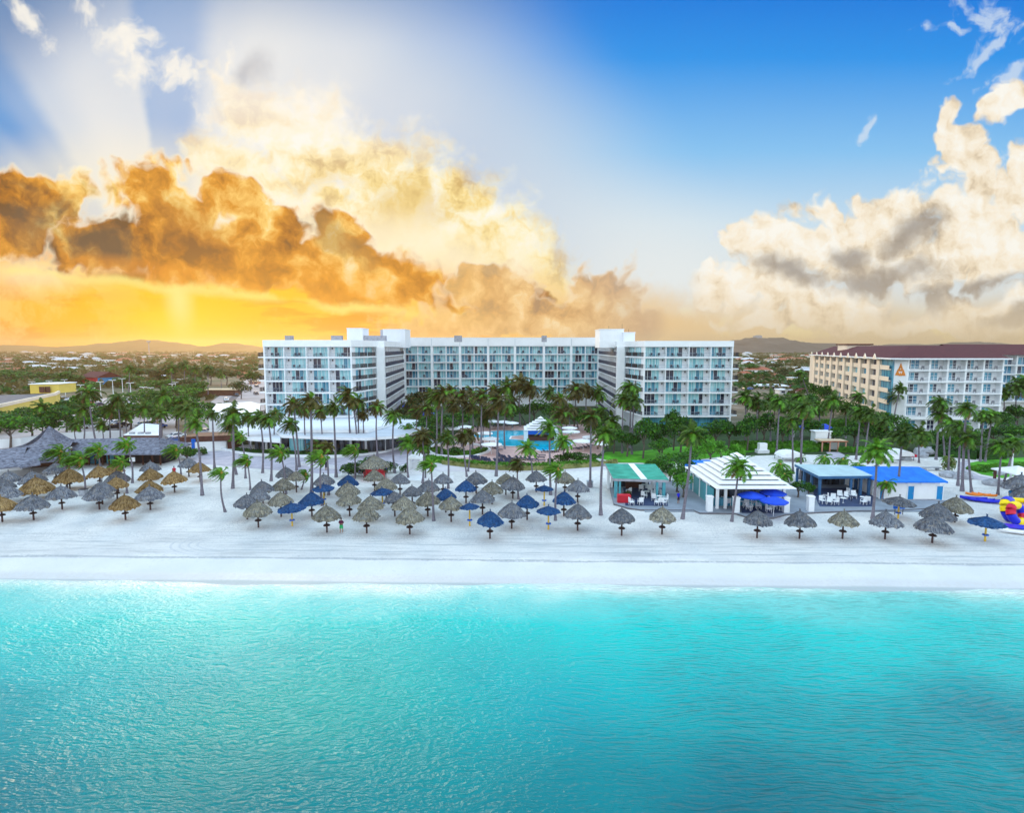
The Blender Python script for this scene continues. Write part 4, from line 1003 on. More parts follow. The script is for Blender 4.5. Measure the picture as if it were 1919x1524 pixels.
mb = MB(); mb.box(f0.x + 3, f0.x + 5.4, b0.y - 1.5, b0.y - 1.0, .2, 1.2); mb.box(f0.x + 2.9, f0.x + 5.5, b0.y - 1.6, b0.y - .9, 1.2, 1.28); mb.build('bar_counter', 'timber_dark', gp)
hp(gp)
cr = G(1170, 943, TZ); mb = MB(); mb.box(cr.x - .9, cr.x + .9, cr.y, cr.y + .9, TZ, TZ + 1.1)
for i in range(4): mb.box(cr.x - .93, cr.x + .93, cr.y - .03, cr.y - .001, TZ + .1 + i * .26, TZ + .27 + i * .26)
tag(mb.build('serving_cabinet', 'red_paint'), 'red serving cabinet at front left corner of green roofed pavilion', 'cabinet')
# white stepped roof restaurant
wr = empty('beach_restaurant', (32.5, 80, 0), label='white beach restaurant with big stepped louvre pyramid roof', cat='restaurant')
stepped(wr, 27.0, 37.6, 73.6, 87.5, 3.5, 7.1, 8)
for x in (27.9, 29.0, 36.9): post(wr, x, 75.6, 3.35, .34)
for y in (79, 82, 85): post(wr, 27.7, y, 3.35, .3)
mb = MB(); mb.box(27.9, 36.8, 78.4, 78.6, 0, 3.34); mb.build('glazing', 'glass_shop', wr)
mb = MB(); mb.box(27.6, 27.75, 76.5, 86.5, 0, 2.7); mb.build('side_wall', 'teal_paint', wr)
mb = MB(); mb.box(28.0, 36.9, 76.9, 77.3, .22, 1.25); mb.box(27.9, 37.0, 76.8, 77.4, 1.25, 1.33); mb.build('counter', 'glass_dim', wr)
hp(wr)
aw = empty('awning', (27, 91, 0), label='bright blue flat awning behind the stepped roof restaurant', cat='awning')
q = pix([(1283, 872), (1335, 870), (1352, 862), (1290, 863)], 3.2); mb = MB(); mb.prism(q if True else q, 3.05, 3.2); mb.build('canopy', 'blue_roof', aw)
for x, y in q: post(aw, x + (.2 if x < 29 else -.2), y, 3.04, .14)
hp(aw)
for i, (x, y) in enumerate([(1329, 959), (1379, 961), (1472, 961), (1518, 959)]):
    p = G(x, y - 1, TZ); t = empty('pillar', (p.x, p.y, 0), label='white square pillar on terrace edge, %s of four from the left' % ordn(i), cat='pillar', group='white pillars along the terrace edge')
    mb = MB(); mb.box(-.36, .36, -.36, .36, 0, 2.15); mb.build('shaft', 'curb_white', t); mb = MB(); mb.box(-.42, .42, -.42, .42, 2.15, 2.3); mb.build('cap', 'white_canvas', t)
    if i < 3:
        pass
def parasol(px, py, z, r, m, label, cat='parasol', group=None, drop=.55, n=8, base=0.0, polem='curb_white', name='parasol'):
    g = G(px, py, z + base); t = empty(name, (g.x, g.y, base), label=label, cat=cat, group=group)
    mb = MB(); ring = []
    prof = [(0.02, z), (r * .5, z - drop * .42), (r, z - drop)]
    vs = [(0, 0, z)]; 
    for j, (rr, zz) in enumerate(prof[1:]):
        for k in range(n): a = 2 * pi * (k + .5) / n; vs.append((cos(a) * rr, sin(a) * rr, zz))
    fs = [(0, 1 + k, 1 + (k + 1) % n) for k in range(n)] + [(1 + k, 1 + n + k, 1 + n + (k + 1) % n, 1 + (k + 1) % n) for k in range(n)]
    mb.add(vs, fs)
    vs2 = [(cos(2 * pi * (k + .5) / n) * r, sin(2 * pi * (k + .5) / n) * r, z - drop - dz) for dz in (0, .18) for k in range(n)]
    mb.add(vs2, [(k, n + k, n + (k + 1) % n, (k + 1) % n) for k in range(n)])
    mb.build('canopy', m, t); mb = MB(); mb.tube([(0, 0, 0), (0, 0, z - .05)], .035, 6); mb.build('pole', polem, t); return t
parasol(1409, 921, 2.75, 1.75, 'blue_canvas', 'blue parasol at left of the three on round patio', group='blue parasols on the restaurant patio', base=TZ)
parasol(1449, 916, 2.9, 1.7, 'blue_canvas', 'blue parasol at back of the three on round patio', group='blue parasols on the restaurant patio', base=TZ)
parasol(1451, 931, 2.6, 1.75, 'blue_canvas', 'blue parasol at front right of the three on round patio', group='blue parasols on the restaurant patio', base=TZ)
# grey-blue pavilion
pv = empty('beach_pavilion', (46, 82, 0), label='open beach pavilion with pale flat roof on blue columns', cat='pavilion')
f0, f1 = G(1535, 893, 3.2), G(1639, 892, 3.2); b0, b1 = G(1489, 870, 3.45), G(1590, 872, 3.45)
mb = MB(); mb.add([f0, f1, b1, b0], [(0, 1, 2, 3)]); mb.build('roof', 'pavilion_roof', pv)
mb = MB(); ring = [f0, f1, b1, b0]
for p, q in zip(ring, ring[1:] + ring[:1]): mb.add([V(p, -.001), V(q, -.001), V(q, -.4), V(p, -.4)], [(0, 1, 2, 3)])
mb.add([V(p, -.39) for p in ring], [(0, 1, 2, 3)]); mb.build('fascia', 'pavilion_blue', pv)
for u, v in ((.04, .04), (.60, .04), (.78, .04), (.93, .04), (.04, .35), (.04, .65), (.04, .95), (.35, .95), (.95, .95), (.95, .5)):
    p = f0 + (f1 - f0) * u + (b0 - f0) * v; post(pv, p.x, p.y, 2.85, .32, 'pavilion_blue')
mb = MB(); p = b0 + (b1 - b0) * .05; q = b0 + (b1 - b0) * .95; mb.box(p.x + .5, q.x, b0.y - .6, b0.y - .4, .2, 2.5); mb.build('bar_back', 'glass_shop', pv)
hp(pv)
# blue roofed hut
bh = empty('beach_hut', (54, 82, 0), label='white beach hut with bright blue hip roof and blue doors', cat='hut')
f0, f1 = G(1650, 903, 2.9), G(1777, 903, 2.9); rb0, rb1 = G(1655, 876, 4.3), G(1722, 875, 4.3)
yb = f0.y + 9
hip(bh, f0.x, f1.x, f0.y, yb + 1.6, 2.9, 4.3, 'blue_roof', ridge=(rb0.x - .2, rb1.x, rb1.y), edge='blue_roof')
wx0, wx1, wy = f0.x + .6, f1.x - .6, f0.y + .7
mb = MB(); mb.box(wx0, wx1, wy, yb + 1, 0, 2.71); mb.build('wall', 'white_wall_bright', bh)
for px0, px1 in ((1649, 1656), (1701, 1712), (1755, 1766)):
    x0, x1 = D(px0, 920, wy).x, D(px1, 920, wy).x; mb = MB(); mb.box(x0, x1, wy - .07, wy - .002, .02, 2.05); dd = mb.build('door', 'blue_door', bh)
    mb = MB(); mb.box(x1 - .16, x1 - .1, wy - .13, wy - .071, .95, 1.1); mb.build('handle', 'rail_grey', dd)
    mb = MB(); mb.box(x0 - .1, x0 - .002, wy - .09, wy - .003, .02, 2.15); mb.box(x1 + .002, x1 + .1, wy - .09, wy - .003, .02, 2.15); mb.box(x0 - .1, x1 + .1, wy - .09, wy - .003, 2.152, 2.25); mb.build('door_frame', 'slab_white', bh)
mb = MB(); mb.box(wx0 - .05, wx1 + .05, wy - .12, wy - .001, 0, .15); mb.build('plinth', 'stone_grey', bh)
for px_ in (1668, 1697, 1722, 1748, 1772):
    x0 = D(px_, 920, wy).x; mb = MB(); mb.box(x0 - .08, x0 + .08, wy - .5, wy - .002, 2.5, 2.7); mb.build('bracket', 'slab_white', bh)
hp(bh)
# shingle roofed restaurant on the left
sr = empty('shingle_restaurant', (-78, 98, 0), label='rambling beach restaurant under grey shingle roofs with tall peak', cat='restaurant')
def facet(par, pts, name='roof', m='shingle'):
    mb = MB(); mb.add([(p.x, p.y, p.z) for p in pts], [tuple(range(len(pts)))]); mb.add([(p.x, p.y, p.z - .22) for p in pts], [tuple(range(len(pts)))[::-1]])
    n = len(pts)
    for i in range(n):
        a, b = pts[i], pts[(i + 1) % n]; mb.add([(a.x, a.y, a.z - .001), (b.x, b.y, b.z - .001), (b.x, b.y, b.z - .219), (a.x, a.y, a.z - .219)], [(0, 1, 2, 3)])
    return mb.build(name, m, par)
e1, e2 = G(136, 851, 2.7), G(300, 851, 2.7); r1, r2 = G(134, 823, 4.9), G(297, 820, 4.9)
facet(sr, [e1, e2, r2, r1]); facet(sr, [r1, r2, Vector((r2.x + 3, r2.y + 6, 2.7)), Vector((r1.x, r1.y + 6, 2.7))])
facet(sr, [e2, Vector((r2.x + 3, r2.y + 6, 2.7)), r2])
pk = G(92, 798, 8.2); c1, c2, c3, c4 = G(26, 866, 3.1), G(120, 858, 3.1), G(136, 829, 4.7), G(50, 832, 4.0)
bkp = Vector((pk.x + 2, pk.y + 9, 3.0)); bkl = Vector((pk.x - 13, pk.y + 6, 3.0))
# concave peaked roof
def lerp(a, b, t): return a + (b - a) * t
def sagged(a, b, c, name='peak_roof', n=6, sag=.9):
    """triangular facet a(top), b, c with a curve sweeping out at the bottom"""
    mb = MB(); rows = []
    for i in range(n + 1):
        t = i / n; p, q = lerp(a, b, t), lerp(a, c, t); dz = -sin(t * pi) * sag
        rows.append([Vector((v.x, v.y, v.z + dz)) for v in (lerp(p, q, s / 4) for s in range(5))])
    vs = [tuple(v) for r_ in rows for v in r_]
    mb.add(vs, [(i * 5 + j, (i + 1) * 5 + j, (i + 1) * 5 + j + 1, i * 5 + j + 1) for i in range(n) for j in range(4)])
    return mb.build(name, 'shingle', sr)
sagged(pk, c1, c2); sagged(pk, c2, c3); sagged(pk, c3, bkp); sagged(pk, c4, c1); sagged(pk, bkl, c4); sagged(pk, bkp, bkl)
cc = (c1 + c2 + c3 + c4) / 4; mb = MB(); q_ = [cc + (p_ - cc) * .93 for p_ in (c1, c2, c3, c4)]
mb.prism([(p_.x, p_.y) for p_ in q_], 2.4, 3.5); mb.build('roof_base', 'shingle', sr)
l1, l2, l3, l4 = G(-60, 884, 2.7), G(40, 873, 2.7), G(50, 838, 4.6), G(-60, 848, 4.6)
facet(sr, [l1, l2, l3, l4]); facet(sr, [l4, l3, Vector((l3.x, l3.y + 7, 2.8)), Vector((l4.x, l4.y + 7, 2.8))])
k1, k2, k3, k4 = G(38, 876, 2.5), G(76, 870, 2.5), G(72, 857, 3.6), G(24, 862, 3.5)
facet(sr, [k1, k2, k3, k4], 'porch_roof')
w1, w2 = G(150, 872), G(296, 873)
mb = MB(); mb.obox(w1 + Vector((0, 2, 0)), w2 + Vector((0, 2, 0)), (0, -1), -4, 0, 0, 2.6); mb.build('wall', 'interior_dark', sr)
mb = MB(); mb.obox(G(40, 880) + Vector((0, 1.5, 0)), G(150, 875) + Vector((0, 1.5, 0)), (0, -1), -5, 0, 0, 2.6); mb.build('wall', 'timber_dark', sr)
mb = MB(); mb.obox(G(-60, 890) + Vector((0, .5, 0)), G(38, 882) + Vector((0, .5, 0)), (0, -1), -5, 0, 0, 2.5); mb.build('wall', 'white_wall', sr)
for i, px_ in enumerate((160, 172, 186, 198, 210, 225, 262, 280, 295)):
    p = G(px_, 874); post(sr, p.x, p.y + 1, 2.55, .22, 'timber_dark')
for px_ in (166, 200):
    p = G(px_, 873); mb = MB(); mb.box(p.x - .9, p.x + .9, p.y + 1.3, p.y + 1.4, .1, 2.4); mb.build('window', 'glass_dim', sr)
p = G(249, 862, 1.4); mb = MB(); mb.box(p.x - .5, p.x + .5, p.y - .2, p.y - .1, 1.1, 1.9); mb.build('sign', 'white_canvas', sr)
hp(sr)
# white and grey flat roofed shed behind it
sh = empty('storage_shed', (G(260, 815).x, 118, 0), label='low pale flat roofed store behind the shingle restaurant', cat='shed')
block(sh, [(232, 838), (300, 838), (305, 815), (268, 812)], 2.6, 'timber_dark', 'roof_white')
for px_ in (246, 262, 276): 
    p = G(px_, 813, 2.7); mb = MB(); mb.box(p.x - .5, p.x + .5, p.y, p.y + .6, 2.601, 3.0); mb.build('roof_unit', 'stone_grey', sh)
hp(sh)
wl = empty('garden_wall', (G(170, 830).x, 115, 0), label='long white garden wall behind the shingle restaurant', cat='wall')
wallpoly(wl, [(-20, 842), (40, 838), (100, 828), (140, 826), (230, 822)], 0, 2.0, 'white_wall', 'wall_panel'); hp(wl)
# kiosk bar under a thatched roof
def thatch(r, h, n=44, rows=7, seed=0, curl=.16, flat=0.0, drop=.28):
    """shaggy conical thatch with a ragged hem and a topknot"""
    rd = random.Random(seed); mb = MB(); prof = []
    for j in range(rows + 1):
        t = j / rows; prof.append((r * t ** (.92), h * (1 - t ** (1.12 + flat)) - (0)))
    wob = [[rd.uniform(-1, 1) for _ in range(n)] for _ in range(rows + 2)]
    def w(j, k, rr, zz):
        q = wob[j][k]; e = j / rows
        return rr * (1 + q * .045 * (e > .2)) + (.06 * q if j == rows else 0), zz + q * .045 * r / 1.7 + (-abs(wob[j][(k * 3) % n]) * drop if j == rows else 0)
    mb.lathe([(max(a, .03), b) for a, b in prof], n, wob=w)
    mb.lathe([(r * .96, h * .06), (r * .93, -drop * .4), (r * .5, h * .30), (.05, h * .55)], n)       # hem and underside
    # overlapping frond strips
    for _ in range(int(110 * (r / 1.7))):
        a = rd.uniform(0, 2 * pi); t0 = rd.uniform(.15, .72); t1 = min(1.06, t0 + rd.uniform(.22, .38)); wd = rd.uniform(.03, .07)
        P = []
        for t in (t0, (t0 + t1) / 2, t1):
            rr = r * t ** .92 * 1.02; zz = h * (1 - min(t, 1.1) ** (1.12 + flat)) + .05 - (drop * .7 if t > 1 else 0)
            P.append((rr, zz))
        vs = []
        for i, (rr, zz) in enumerate(P):
            ww = wd * (1, 1.2, .3)[i] / max(rr, .2)
            for s in (-1, 1): vs.append((cos(a + s * ww) * rr, sin(a + s * ww) * rr, zz + (.02 if s > 0 else 0)))
        mb.add(vs, [(0, 1, 3, 2), (2, 3, 5, 4)])
    for k in range(7):
        a = k * .9; mb.tube([(0, 0, h - .06), (cos(a) * .05, sin(a) * .05, h + .16), (cos(a) * .10, sin(a) * .10, h + .28)], [.05, .03, .005], 4)
    return mb
ki = empty('bar_kiosk', (0, 0, 0), label='round red beach bar kiosk under a wide thatched roof', cat='kiosk')
g = G(701, 854, 4.0); ki.location = (g.x, g.y, 0)
m = thatch(2.55, 1.75, 56, 8, 3); o = m.build('roof', 'thatch_mixed', ki); o.location.z = 2.25
mb = MB(); mb.lathe([(1.75, 0), (1.75, 1.1), (1.85, 1.1), (1.85, 1.2), (1.5, 1.2), (1.5, 2.3), (.1, 2.3)], 14); mb.build('counter', 'red_paint', ki)
for k in range(6): post(ki, cos(k) * 1.9, sin(k) * 1.9, 2.6, .12, 'pole_wood')
# white gazebo
gz = empty('gazebo', (0, 0, 0), label='small white gazebo with pyramid roof beside the palms', cat='gazebo'); g = G(779, 844, 4.2); gz.location = (g.x, g.y, 0)
hip(gz, -1.35, 1.35, -1.35, 1.35, 3.0, 4.0, 'white_canvas', ridge=(0, 0, 0))
for x in (-1.05, 1.05):
    for y in (-1.05, 1.05): post(gz, x, y, 2.82, .28, 'curb_white')
mb = MB(); mb.box(-1.1, 1.1, -1.2, -1.1, 0, .9); mb.box(-1.3, 1.3, 1.1, 1.2, 0, 2.0); mb.build('panel', 'white_wall', gz)
gz = empty('gazebo', (0, 0, 0), label='white canopy gazebo at the right edge beside globe lamp', cat='gazebo'); g = G(1908, 874, 3.4); gz.location = (g.x, g.y, 0)
hip(gz, -2.3, 2.3, -2.3, 2.3, 2.6, 3.5, 'white_canvas', ridge=(0, 0, 0))
for x in (-1.9, 1.9):
    for y in (-1.9, 1.9): post(gz, x, y, 2.42, .3, 'timber_dark')
# pool bar
pb = empty('pool_bar', (0, 0, 0), label='white stepped roof swim-up bar at the pool', cat='bar'); g = G(1014, 827); pb.location = (g.x, g.y + 3, 0)
stepped(pb, -4.0, 4.0, -3.6, 3.6, 2.7, 5.6, 6)
for x in (-3.6, 3.6): 
    mb = MB(); mb.box(x - .5, x + .5, -3.2, -2.4, 0, 2.5); mb.build('pier', 'white_wall_bright', pb)
mb = MB(); mb.box(-3.1, 3.1, -3.1, -3.0, 1.6, 2.5); mb.build('fascia', 'blue_paint', pb)
mb = MB(); mb.box(-3.1, 3.1, -3.0, 2.5, 0, .95); mb.build('counter', 'timber_dark', pb)
mb = MB(); mb.box(-3.1, 3.1, 1.5, 1.7, .95, 2.5); mb.build('back_wall', 'glass_shop', pb)
# ---------- paths, pool, lawns ----------
sheet('path', 'mauve paved beach promenade', pix([(335, 868), (372, 848), (415, 845), (474, 856), (620, 860), (700, 853), (745, 843), (800, 822), (818, 822), (802, 842), (772, 866), (700, 888), (600, 888), (470, 878), (400, 872)]), .035, 'paving_mauve')
sheet('path', 'pale path behind the huts', pix([(772, 866), (802, 842), (815, 850), (812, 862), (830, 872), (960, 880), (1120, 876), (1150, 870), (1240, 866), (1240, 872), (1120, 882), (960, 886), (820, 884)]), .035, 'paving_pale')
sheet('pool_deck', 'pink paved pool deck', pix([(812, 838), (850, 818), (870, 800), (1130, 795), (1140, 830), (1125, 850), (1095, 870), (1000, 877), (880, 871), (826, 862)]), .05, 'paving_pink')
mb = MB(); poolpts = pix([(881, 818), (896, 813), (911, 810), (939, 807), (984, 807), (985, 816), (960, 818), (957, 823), (990, 825), (1042, 824), (1060, 826), (1072, 831), (1066, 836), (1050, 841), (1032, 844), (1014, 845), (1000, 841), (984, 837), (944, 836), (934, 831), (930, 824), (922, 819), (900, 821)], .10)
mb.add([(x, y, .10) for x, y in poolpts], [tuple(range(len(poolpts)))]); tag(mb.build('pool_water', 'pool_water'), kind='structure', label='turquoise swimming pool water')
cu = MB(); n = len(poolpts); cx = sum(p[0] for p in poolpts) / n; cy = sum(p[1] for p in poolpts) / n
ow = []
for i in range(n):
    a, b = Vector(poolpts[i - 1]), Vector(poolpts[(i + 1) % n]); t = (b - a).normalized(); nn = Vector((t.y, -t.x)); p = Vector(poolpts[i])
    if (p + nn - Vector((cx, cy))).length < (p - Vector((cx, cy))).length: nn = -nn
    ow.append(p + nn * .5)
for i in range(n):
    j = (i + 1) % n; cu.add([(*poolpts[i], .14), (*poolpts[j], .14), (ow[j].x, ow[j].y, .14), (ow[i].x, ow[i].y, .14)], [(0, 1, 2, 3)])
tag(cu.build('pool_edge', 'curb_white'), kind='structure')
sheet('lawn', 'bright green lawn right of the pool', pix([(1122, 860), (1135, 848), (1200, 846), (1270, 838), (1330, 834), (1430, 838), (1420, 846), (1340, 858), (1290, 864), (1240, 872), (1200, 868), (1160, 868)]), .06, 'lawn')
sheet('lawn', 'small green lawn by the right path', pix([(1818, 868), (1850, 862), (1919, 858), (2000, 862), (2000, 890), (1919, 888), (1880, 897), (1840, 890), (1815, 880)]), .06, 'lawn')
sheet('path', 'curving mauve path on the right', pix([(1795, 868), (1815, 862), (1812, 880), (1835, 892), (1880, 900), (1930, 905), (1930, 912), (1870, 906), (1820, 898), (1798, 884)]), .05, 'paving_mauve')
curb('white curved kerb along the promenade hedge', [(415, 842), (425, 846), (440, 849), (474, 853), (540, 856), (620, 857), (680, 854), (720, 849), (745, 842), (775, 832), (800, 823)], .4, .5, name='kerb_wall')
curb('white curved kerb around the oval planter', [(806, 842), (808, 851), (820, 856), (850, 859), (890, 857), (912, 850), (918, 845), (910, 838), (880, 834), (840, 832), (815, 835)], .45, .45, name='kerb_wall', closed=True)
hedge('hedge', 'dark hedge in front of the podium restaurant', [(440, 846), (474, 850), (540, 853), (620, 854), (690, 850)], 1.2, .8, 'leaf_dark')
hedge('hedge', 'green planting inside the oval planter', [(814, 846), (830, 853), (860, 855), (890, 853), (906, 846)], 2.6, .9, 'leaf_mid')
hedge('hedge', 'long clipped hedge between pool deck and beach', [(795, 862), (825, 866), (870, 872), (920, 877), (970, 879), (1020, 878), (1070, 875), (1120, 871)], 2.6, .9, 'leaf_mid')
hedge('hedge', 'yellow tipped shrubs along the front of the pool hedge', [(830, 870), (870, 875), (920, 880), (970, 882), (1020, 881), (1070, 878), (1120, 874), (1155, 868)], 1.0, .75, 'leaf_yellow')
hedge('hedge', 'flat clipped hedge behind the sand at right', [(1372, 842), (1440, 843), (1520, 842), (1545, 841)], 4.0, 1.6, 'leaf_mid')
hedge('hedge', 'bright yellow green shrubs before the clipped hedge', [(1430, 848), (1470, 848), (1500, 848), (1530, 846)], 1.4, .9, 'leaf_bright')
hedge('hedge', 'long clipped hedge below the cream hotel', [(1545, 800), (1620, 798), (1700, 797)], 5.0, 1.8, 'leaf_mid')
hedge('hedge', 'dark hedge right of the big pale rock', [(1745, 852), (1790, 856), (1830, 860), (1870, 858)], 4.0, 1.8, 'leaf_dark')
hedge('hedge', 'green ground shrubs on the small right lawn', [(1822, 878), (1860, 884), (1900, 878), (1960, 876)], 5.5, .5, 'leaf_mid')
hedge('hedge', 'hedge at the foot of the red pavilion path', [(1570, 846), (1600, 848), (1640, 846)], 2.0, 1.0, 'leaf_bright')
for pts, lab in (([(640, 889), (662, 884), (664, 878)], 'low white wall left of the red kiosk'), ([(768, 893), (776, 885), (792, 884)], 'low white wall at the gazebo steps'), ([(790, 905), (830, 903), (850, 900)], 'low white wall right of the gazebo'),
                 ([(565, 873), (600, 878), (632, 880)], 'low white wall beside the promenade palms')):
    curb(lab, pts, .7, .3)
sheet('steps', 'white steps by the gazebo', pix([(755, 900), (768, 888), (800, 888), (795, 902)]), .045, 'curb_white')
for i, (x, y, w, h) in enumerate([(1428, 845, 1.1, 2.0)]):
    g = G(x, y + 4); t = empty('plinth', (g.x, g.y, 0), label='stepped white stone plinth behind the louvre roof restaurant', cat='plinth')
    mb = MB(); mb.box(-1.2, 1.2, -.8, .8, 0, .7); mb.build('base', 'curb_white', t); mb = MB(); mb.box(-.8, .8, -.6, .6, .7, 2.1); mb.build('block', 'white_wall_bright', t)
# ---------- pool furniture ----------
def umbrella_disc(px, py, r, lab): parasol(px, py, 2.6, r, 'white_canvas', lab, group='white parasols round the pool', drop=.38, n=12)
pu = [(872, 797, 1.9), (908, 809, 2.0), (919, 819, 2.0), (922, 787, 2.1), (943, 788, 2.0), (1067, 799, 2.0), (1070, 806, 2.2), (1093, 823, 2.3), (1106, 816, 1.8), (921, 829, 2.2), (1128, 828, 1.6), (848, 800, 1.9), (960, 790, 1.8)]
pu.sort()
for i, (x, y, r) in enumerate(pu): umbrella_disc(x, y, r, 'round white poolside parasol, %s of them counted from left' % ordn(i))
lm = MB(); lm.box(-.33, .33, -.95, .45, .30, .36); lm.add([(-.33, .45, .33), (.33, .45, .33), (.33, .98, .80), (-.33, .98, .80), (-.33, .45, .27), (.33, .45, .27), (.33, .98, .74), (-.33, .98, .74)], [(0, 1, 2, 3), (4, 7, 6, 5), (0, 4, 5, 1), (2, 6, 7, 3), (0, 3, 7, 4), (1, 5, 6, 2)])
for x in (-.3, .25):
    for y in (-.85, .35): lm.box(x, x + .05, y, y + .05, 0, .30)
lme = lm.mesh('sun_lounger', 'dark_navy')
rl = random.Random(4)
rows = [[(886, 862), (892, 863), (898, 864), (905, 865), (911, 866)], [(920, 868), (932, 868), (938, 868), (944, 868), (951, 868), (958, 868), (966, 868)], [(938, 856), (938, 860), (946, 862), (952, 862), (960, 862)], [(975, 862), (983, 863), (990, 864), (998, 864)], [(1012, 860), (1013, 866), (1014, 856)],
        [(1018, 849), (1025, 849), (1032, 849), (1039, 848), (1046, 847)], [(1078, 843), (1085, 842), (1092, 841), (1099, 840), (1106, 838)], [(905, 836), (912, 838), (920, 840), (928, 842), (935, 846)], [(1100, 828), (1108, 828), (1116, 830)], [(893, 803), (903, 802), (913, 801), (925, 800), (937, 799), (950, 799), (962, 799)]]
rn = ['hedge side row at the left', 'hedge side row in the middle', 'left group of deck centre', 'middle group of deck centre', 'short column by the pool corner', 'row on the near pool rim', 'row right of the pool', 'row by the left pool parasols', 'group under right parasols', 'far row behind the pool']
for i, row in enumerate(rows):
    for j, (x, y) in enumerate(row):
        g = G(x, y); o = obj('sun_lounger', lme, None, (g.x, g.y, .05), R(20 + 14 * i) + rl.uniform(-.2, .2)); tag(o, 'dark sun lounger, %s in the %s' % (ordn(j), rn[i]), 'sun lounger', 'dark sun loungers on the pool deck')
# ---------- terrace furniture: chairs and tables under the pavilions ----------
tb = MB(); tb.lathe([(.42, .74), (.42, .70), (.03, .69), (.03, .04), (.25, .0)], 12); tb.lathe([(.0, .741), (.42, .74)], 12); tme = tb.mesh('cafe_table', 'chair_white')
tbd = tb.mesh('cafe_table', 'dark_navy')
def cafe(lst, where, group, me=None):
    lst = sorted(lst)
    for i, (x, y) in enumerate(lst):
        g = G(x, y, TZ); patio_chair(g.x, g.y, TZ, rl.uniform(0, 6.28), 'white chair %s, %s from left' % (where, ordn(i)), group, me or chair_white, 1.2)
cafe([(1183, 947), (1200, 946), (1232, 947), (1243, 947), (1226, 939), (1224, 930), (1218, 923), (1207, 934), (1178, 927), (1201, 921), (1241, 931), (1247, 941), (1230, 925)], 'under the green roofed pavilion', 'white chairs under the green pavilion')
cafe([(1357, 945), (1363, 948), (1398, 952), (1404, 956), (1421, 954), (1436, 944), (1450, 955), (1458, 948), (1466, 951), (1424, 945), (1440, 960), (1412, 944)], 'on the round patio by blue parasols', 'white chairs on the round patio')
cafe([(1541, 944), (1547, 938), (1554, 946), (1562, 940), (1566, 946), (1574, 934), (1588, 936), (1600, 934), (1618, 946), (1626, 944), (1592, 928)], 'under the flat blue columned pavilion', 'white chairs under the flat roofed pavilion')
for i, (x, y, me) in enumerate([(1192, 944, tbd), (1212, 930, tme), (1236, 939, tme), (1190, 924, tbd), (1206, 917, tme), (1392, 949, tme), (1411, 950, tme), (1446, 950, tme), (1461, 957, tme), (1552, 941, tbd), (1580, 943, tme), (1596, 940, tbd), (1617, 941, tme)]):
    g = G(x, y, TZ); where = 'under the green roofed pavilion' if x < 1300 else ('on the round patio' if x < 1500 else 'under the flat roofed pavilion')
    j = i if x < 1300 else (i - 5 if x < 1500 else i - 9)
    tag(obj('cafe_table', me, None, (g.x, g.y, TZ)), 'small round pedestal table %s, %s listed from front left' % (where, ordn(j)), 'table', 'small round tables on the terrace')
# podium terrace chairs
lst = [(495 + i * 10 + rl.uniform(-3, 3), 847 + rl.uniform(-1, 3)) for i in range(20)]
for i, (x, y) in enumerate(lst):
    g = G(x, y); patio_chair(g.x, g.y, 0, rl.uniform(0, 6), 'pale chair before the podium restaurant glazing, %s from left' % ordn(i), 'pale chairs before the podium restaurant', chair_white, 1.1)
# parasols and canopies inland
parasol(762, 757, 3.2, 3.0, 'blue_canvas', 'blue parasol in the garden beside the left wing, upper of two', group='blue garden parasols', drop=.8)
parasol(796, 771, 3.0, 3.0, 'blue_canvas', 'blue parasol in the garden beside the left wing, lower of two', group='blue garden parasols', drop=.7)
bc_ = empty('canopy', (0, 0, 0), label='bright blue shade canopy on white posts between the hotels', cat='canopy'); g = G(1526, 797, 3.2); bc_.location = (g.x, g.y, 0)
mb = MB(); mb.add([(-4.2, -2.2, 2.8), (4.2, -2.6, 2.4), (4.2, 2.6, 3.2), (-4.2, 2.2, 3.5), (-4.2, -2.2, 2.65), (4.2, -2.6, 2.25), (4.2, 2.6, 3.05), (-4.2, 2.2, 3.35)], [(0, 1, 2, 3), (4, 7, 6, 5), (0, 4, 5, 1), (1, 5, 6, 2), (2, 6, 7, 3), (3, 7, 4, 0)]); mb.build('awning', 'blue_canvas', bc_)
for x in (-3.9, 3.9):
    for y in (-2, 2): post(bc_, x, y, 2.3, .3, 'slab_white')
tr = empty('garden_pavilion', (0, 0, 0), label='small pavilion with terracotta edged roof between the hotels', cat='pavilion'); g = G(1560, 846); tr.location = (g.x, g.y, 0); tr.scale = (.66, .66, .70)
mb = MB(); mb.box(-4.2, 4.2, -1, 3.5, 3.0, 3.35); mb.build('roof', 'house_cream', tr); mb = MB(); mb.box(-4.3, 4.3, -1.06, -1.003, 3.0, 3.34); mb.build('fascia', 'roof_terracotta', tr)
for x in (-3.8, -1.3, 1.3, 3.8): post(tr, x, -.7, 2.99, .35, 'house_pink')
mb = MB(); mb.box(-3.8, 3.8, 3.0, 3.3, 0, 2.98); mb.build('wall', 'white_wall', tr)
mb = MB(); mb.box(-3.6, 1.6, 4.0, 7.0, 0, 5.4); mb.build('upper_room', 'white_wall', tr); mb = MB(); mb.box(-3.9, 1.9, 3.8, 7.2, 5.41, 5.65); mb.build('upper_roof', 'slab_white', tr)
sheet('path', 'paved path to the garden pavilion', pix([(1548, 848), (1572, 848), (1592, 858), (1560, 862)]), .055, 'paving_mauve')
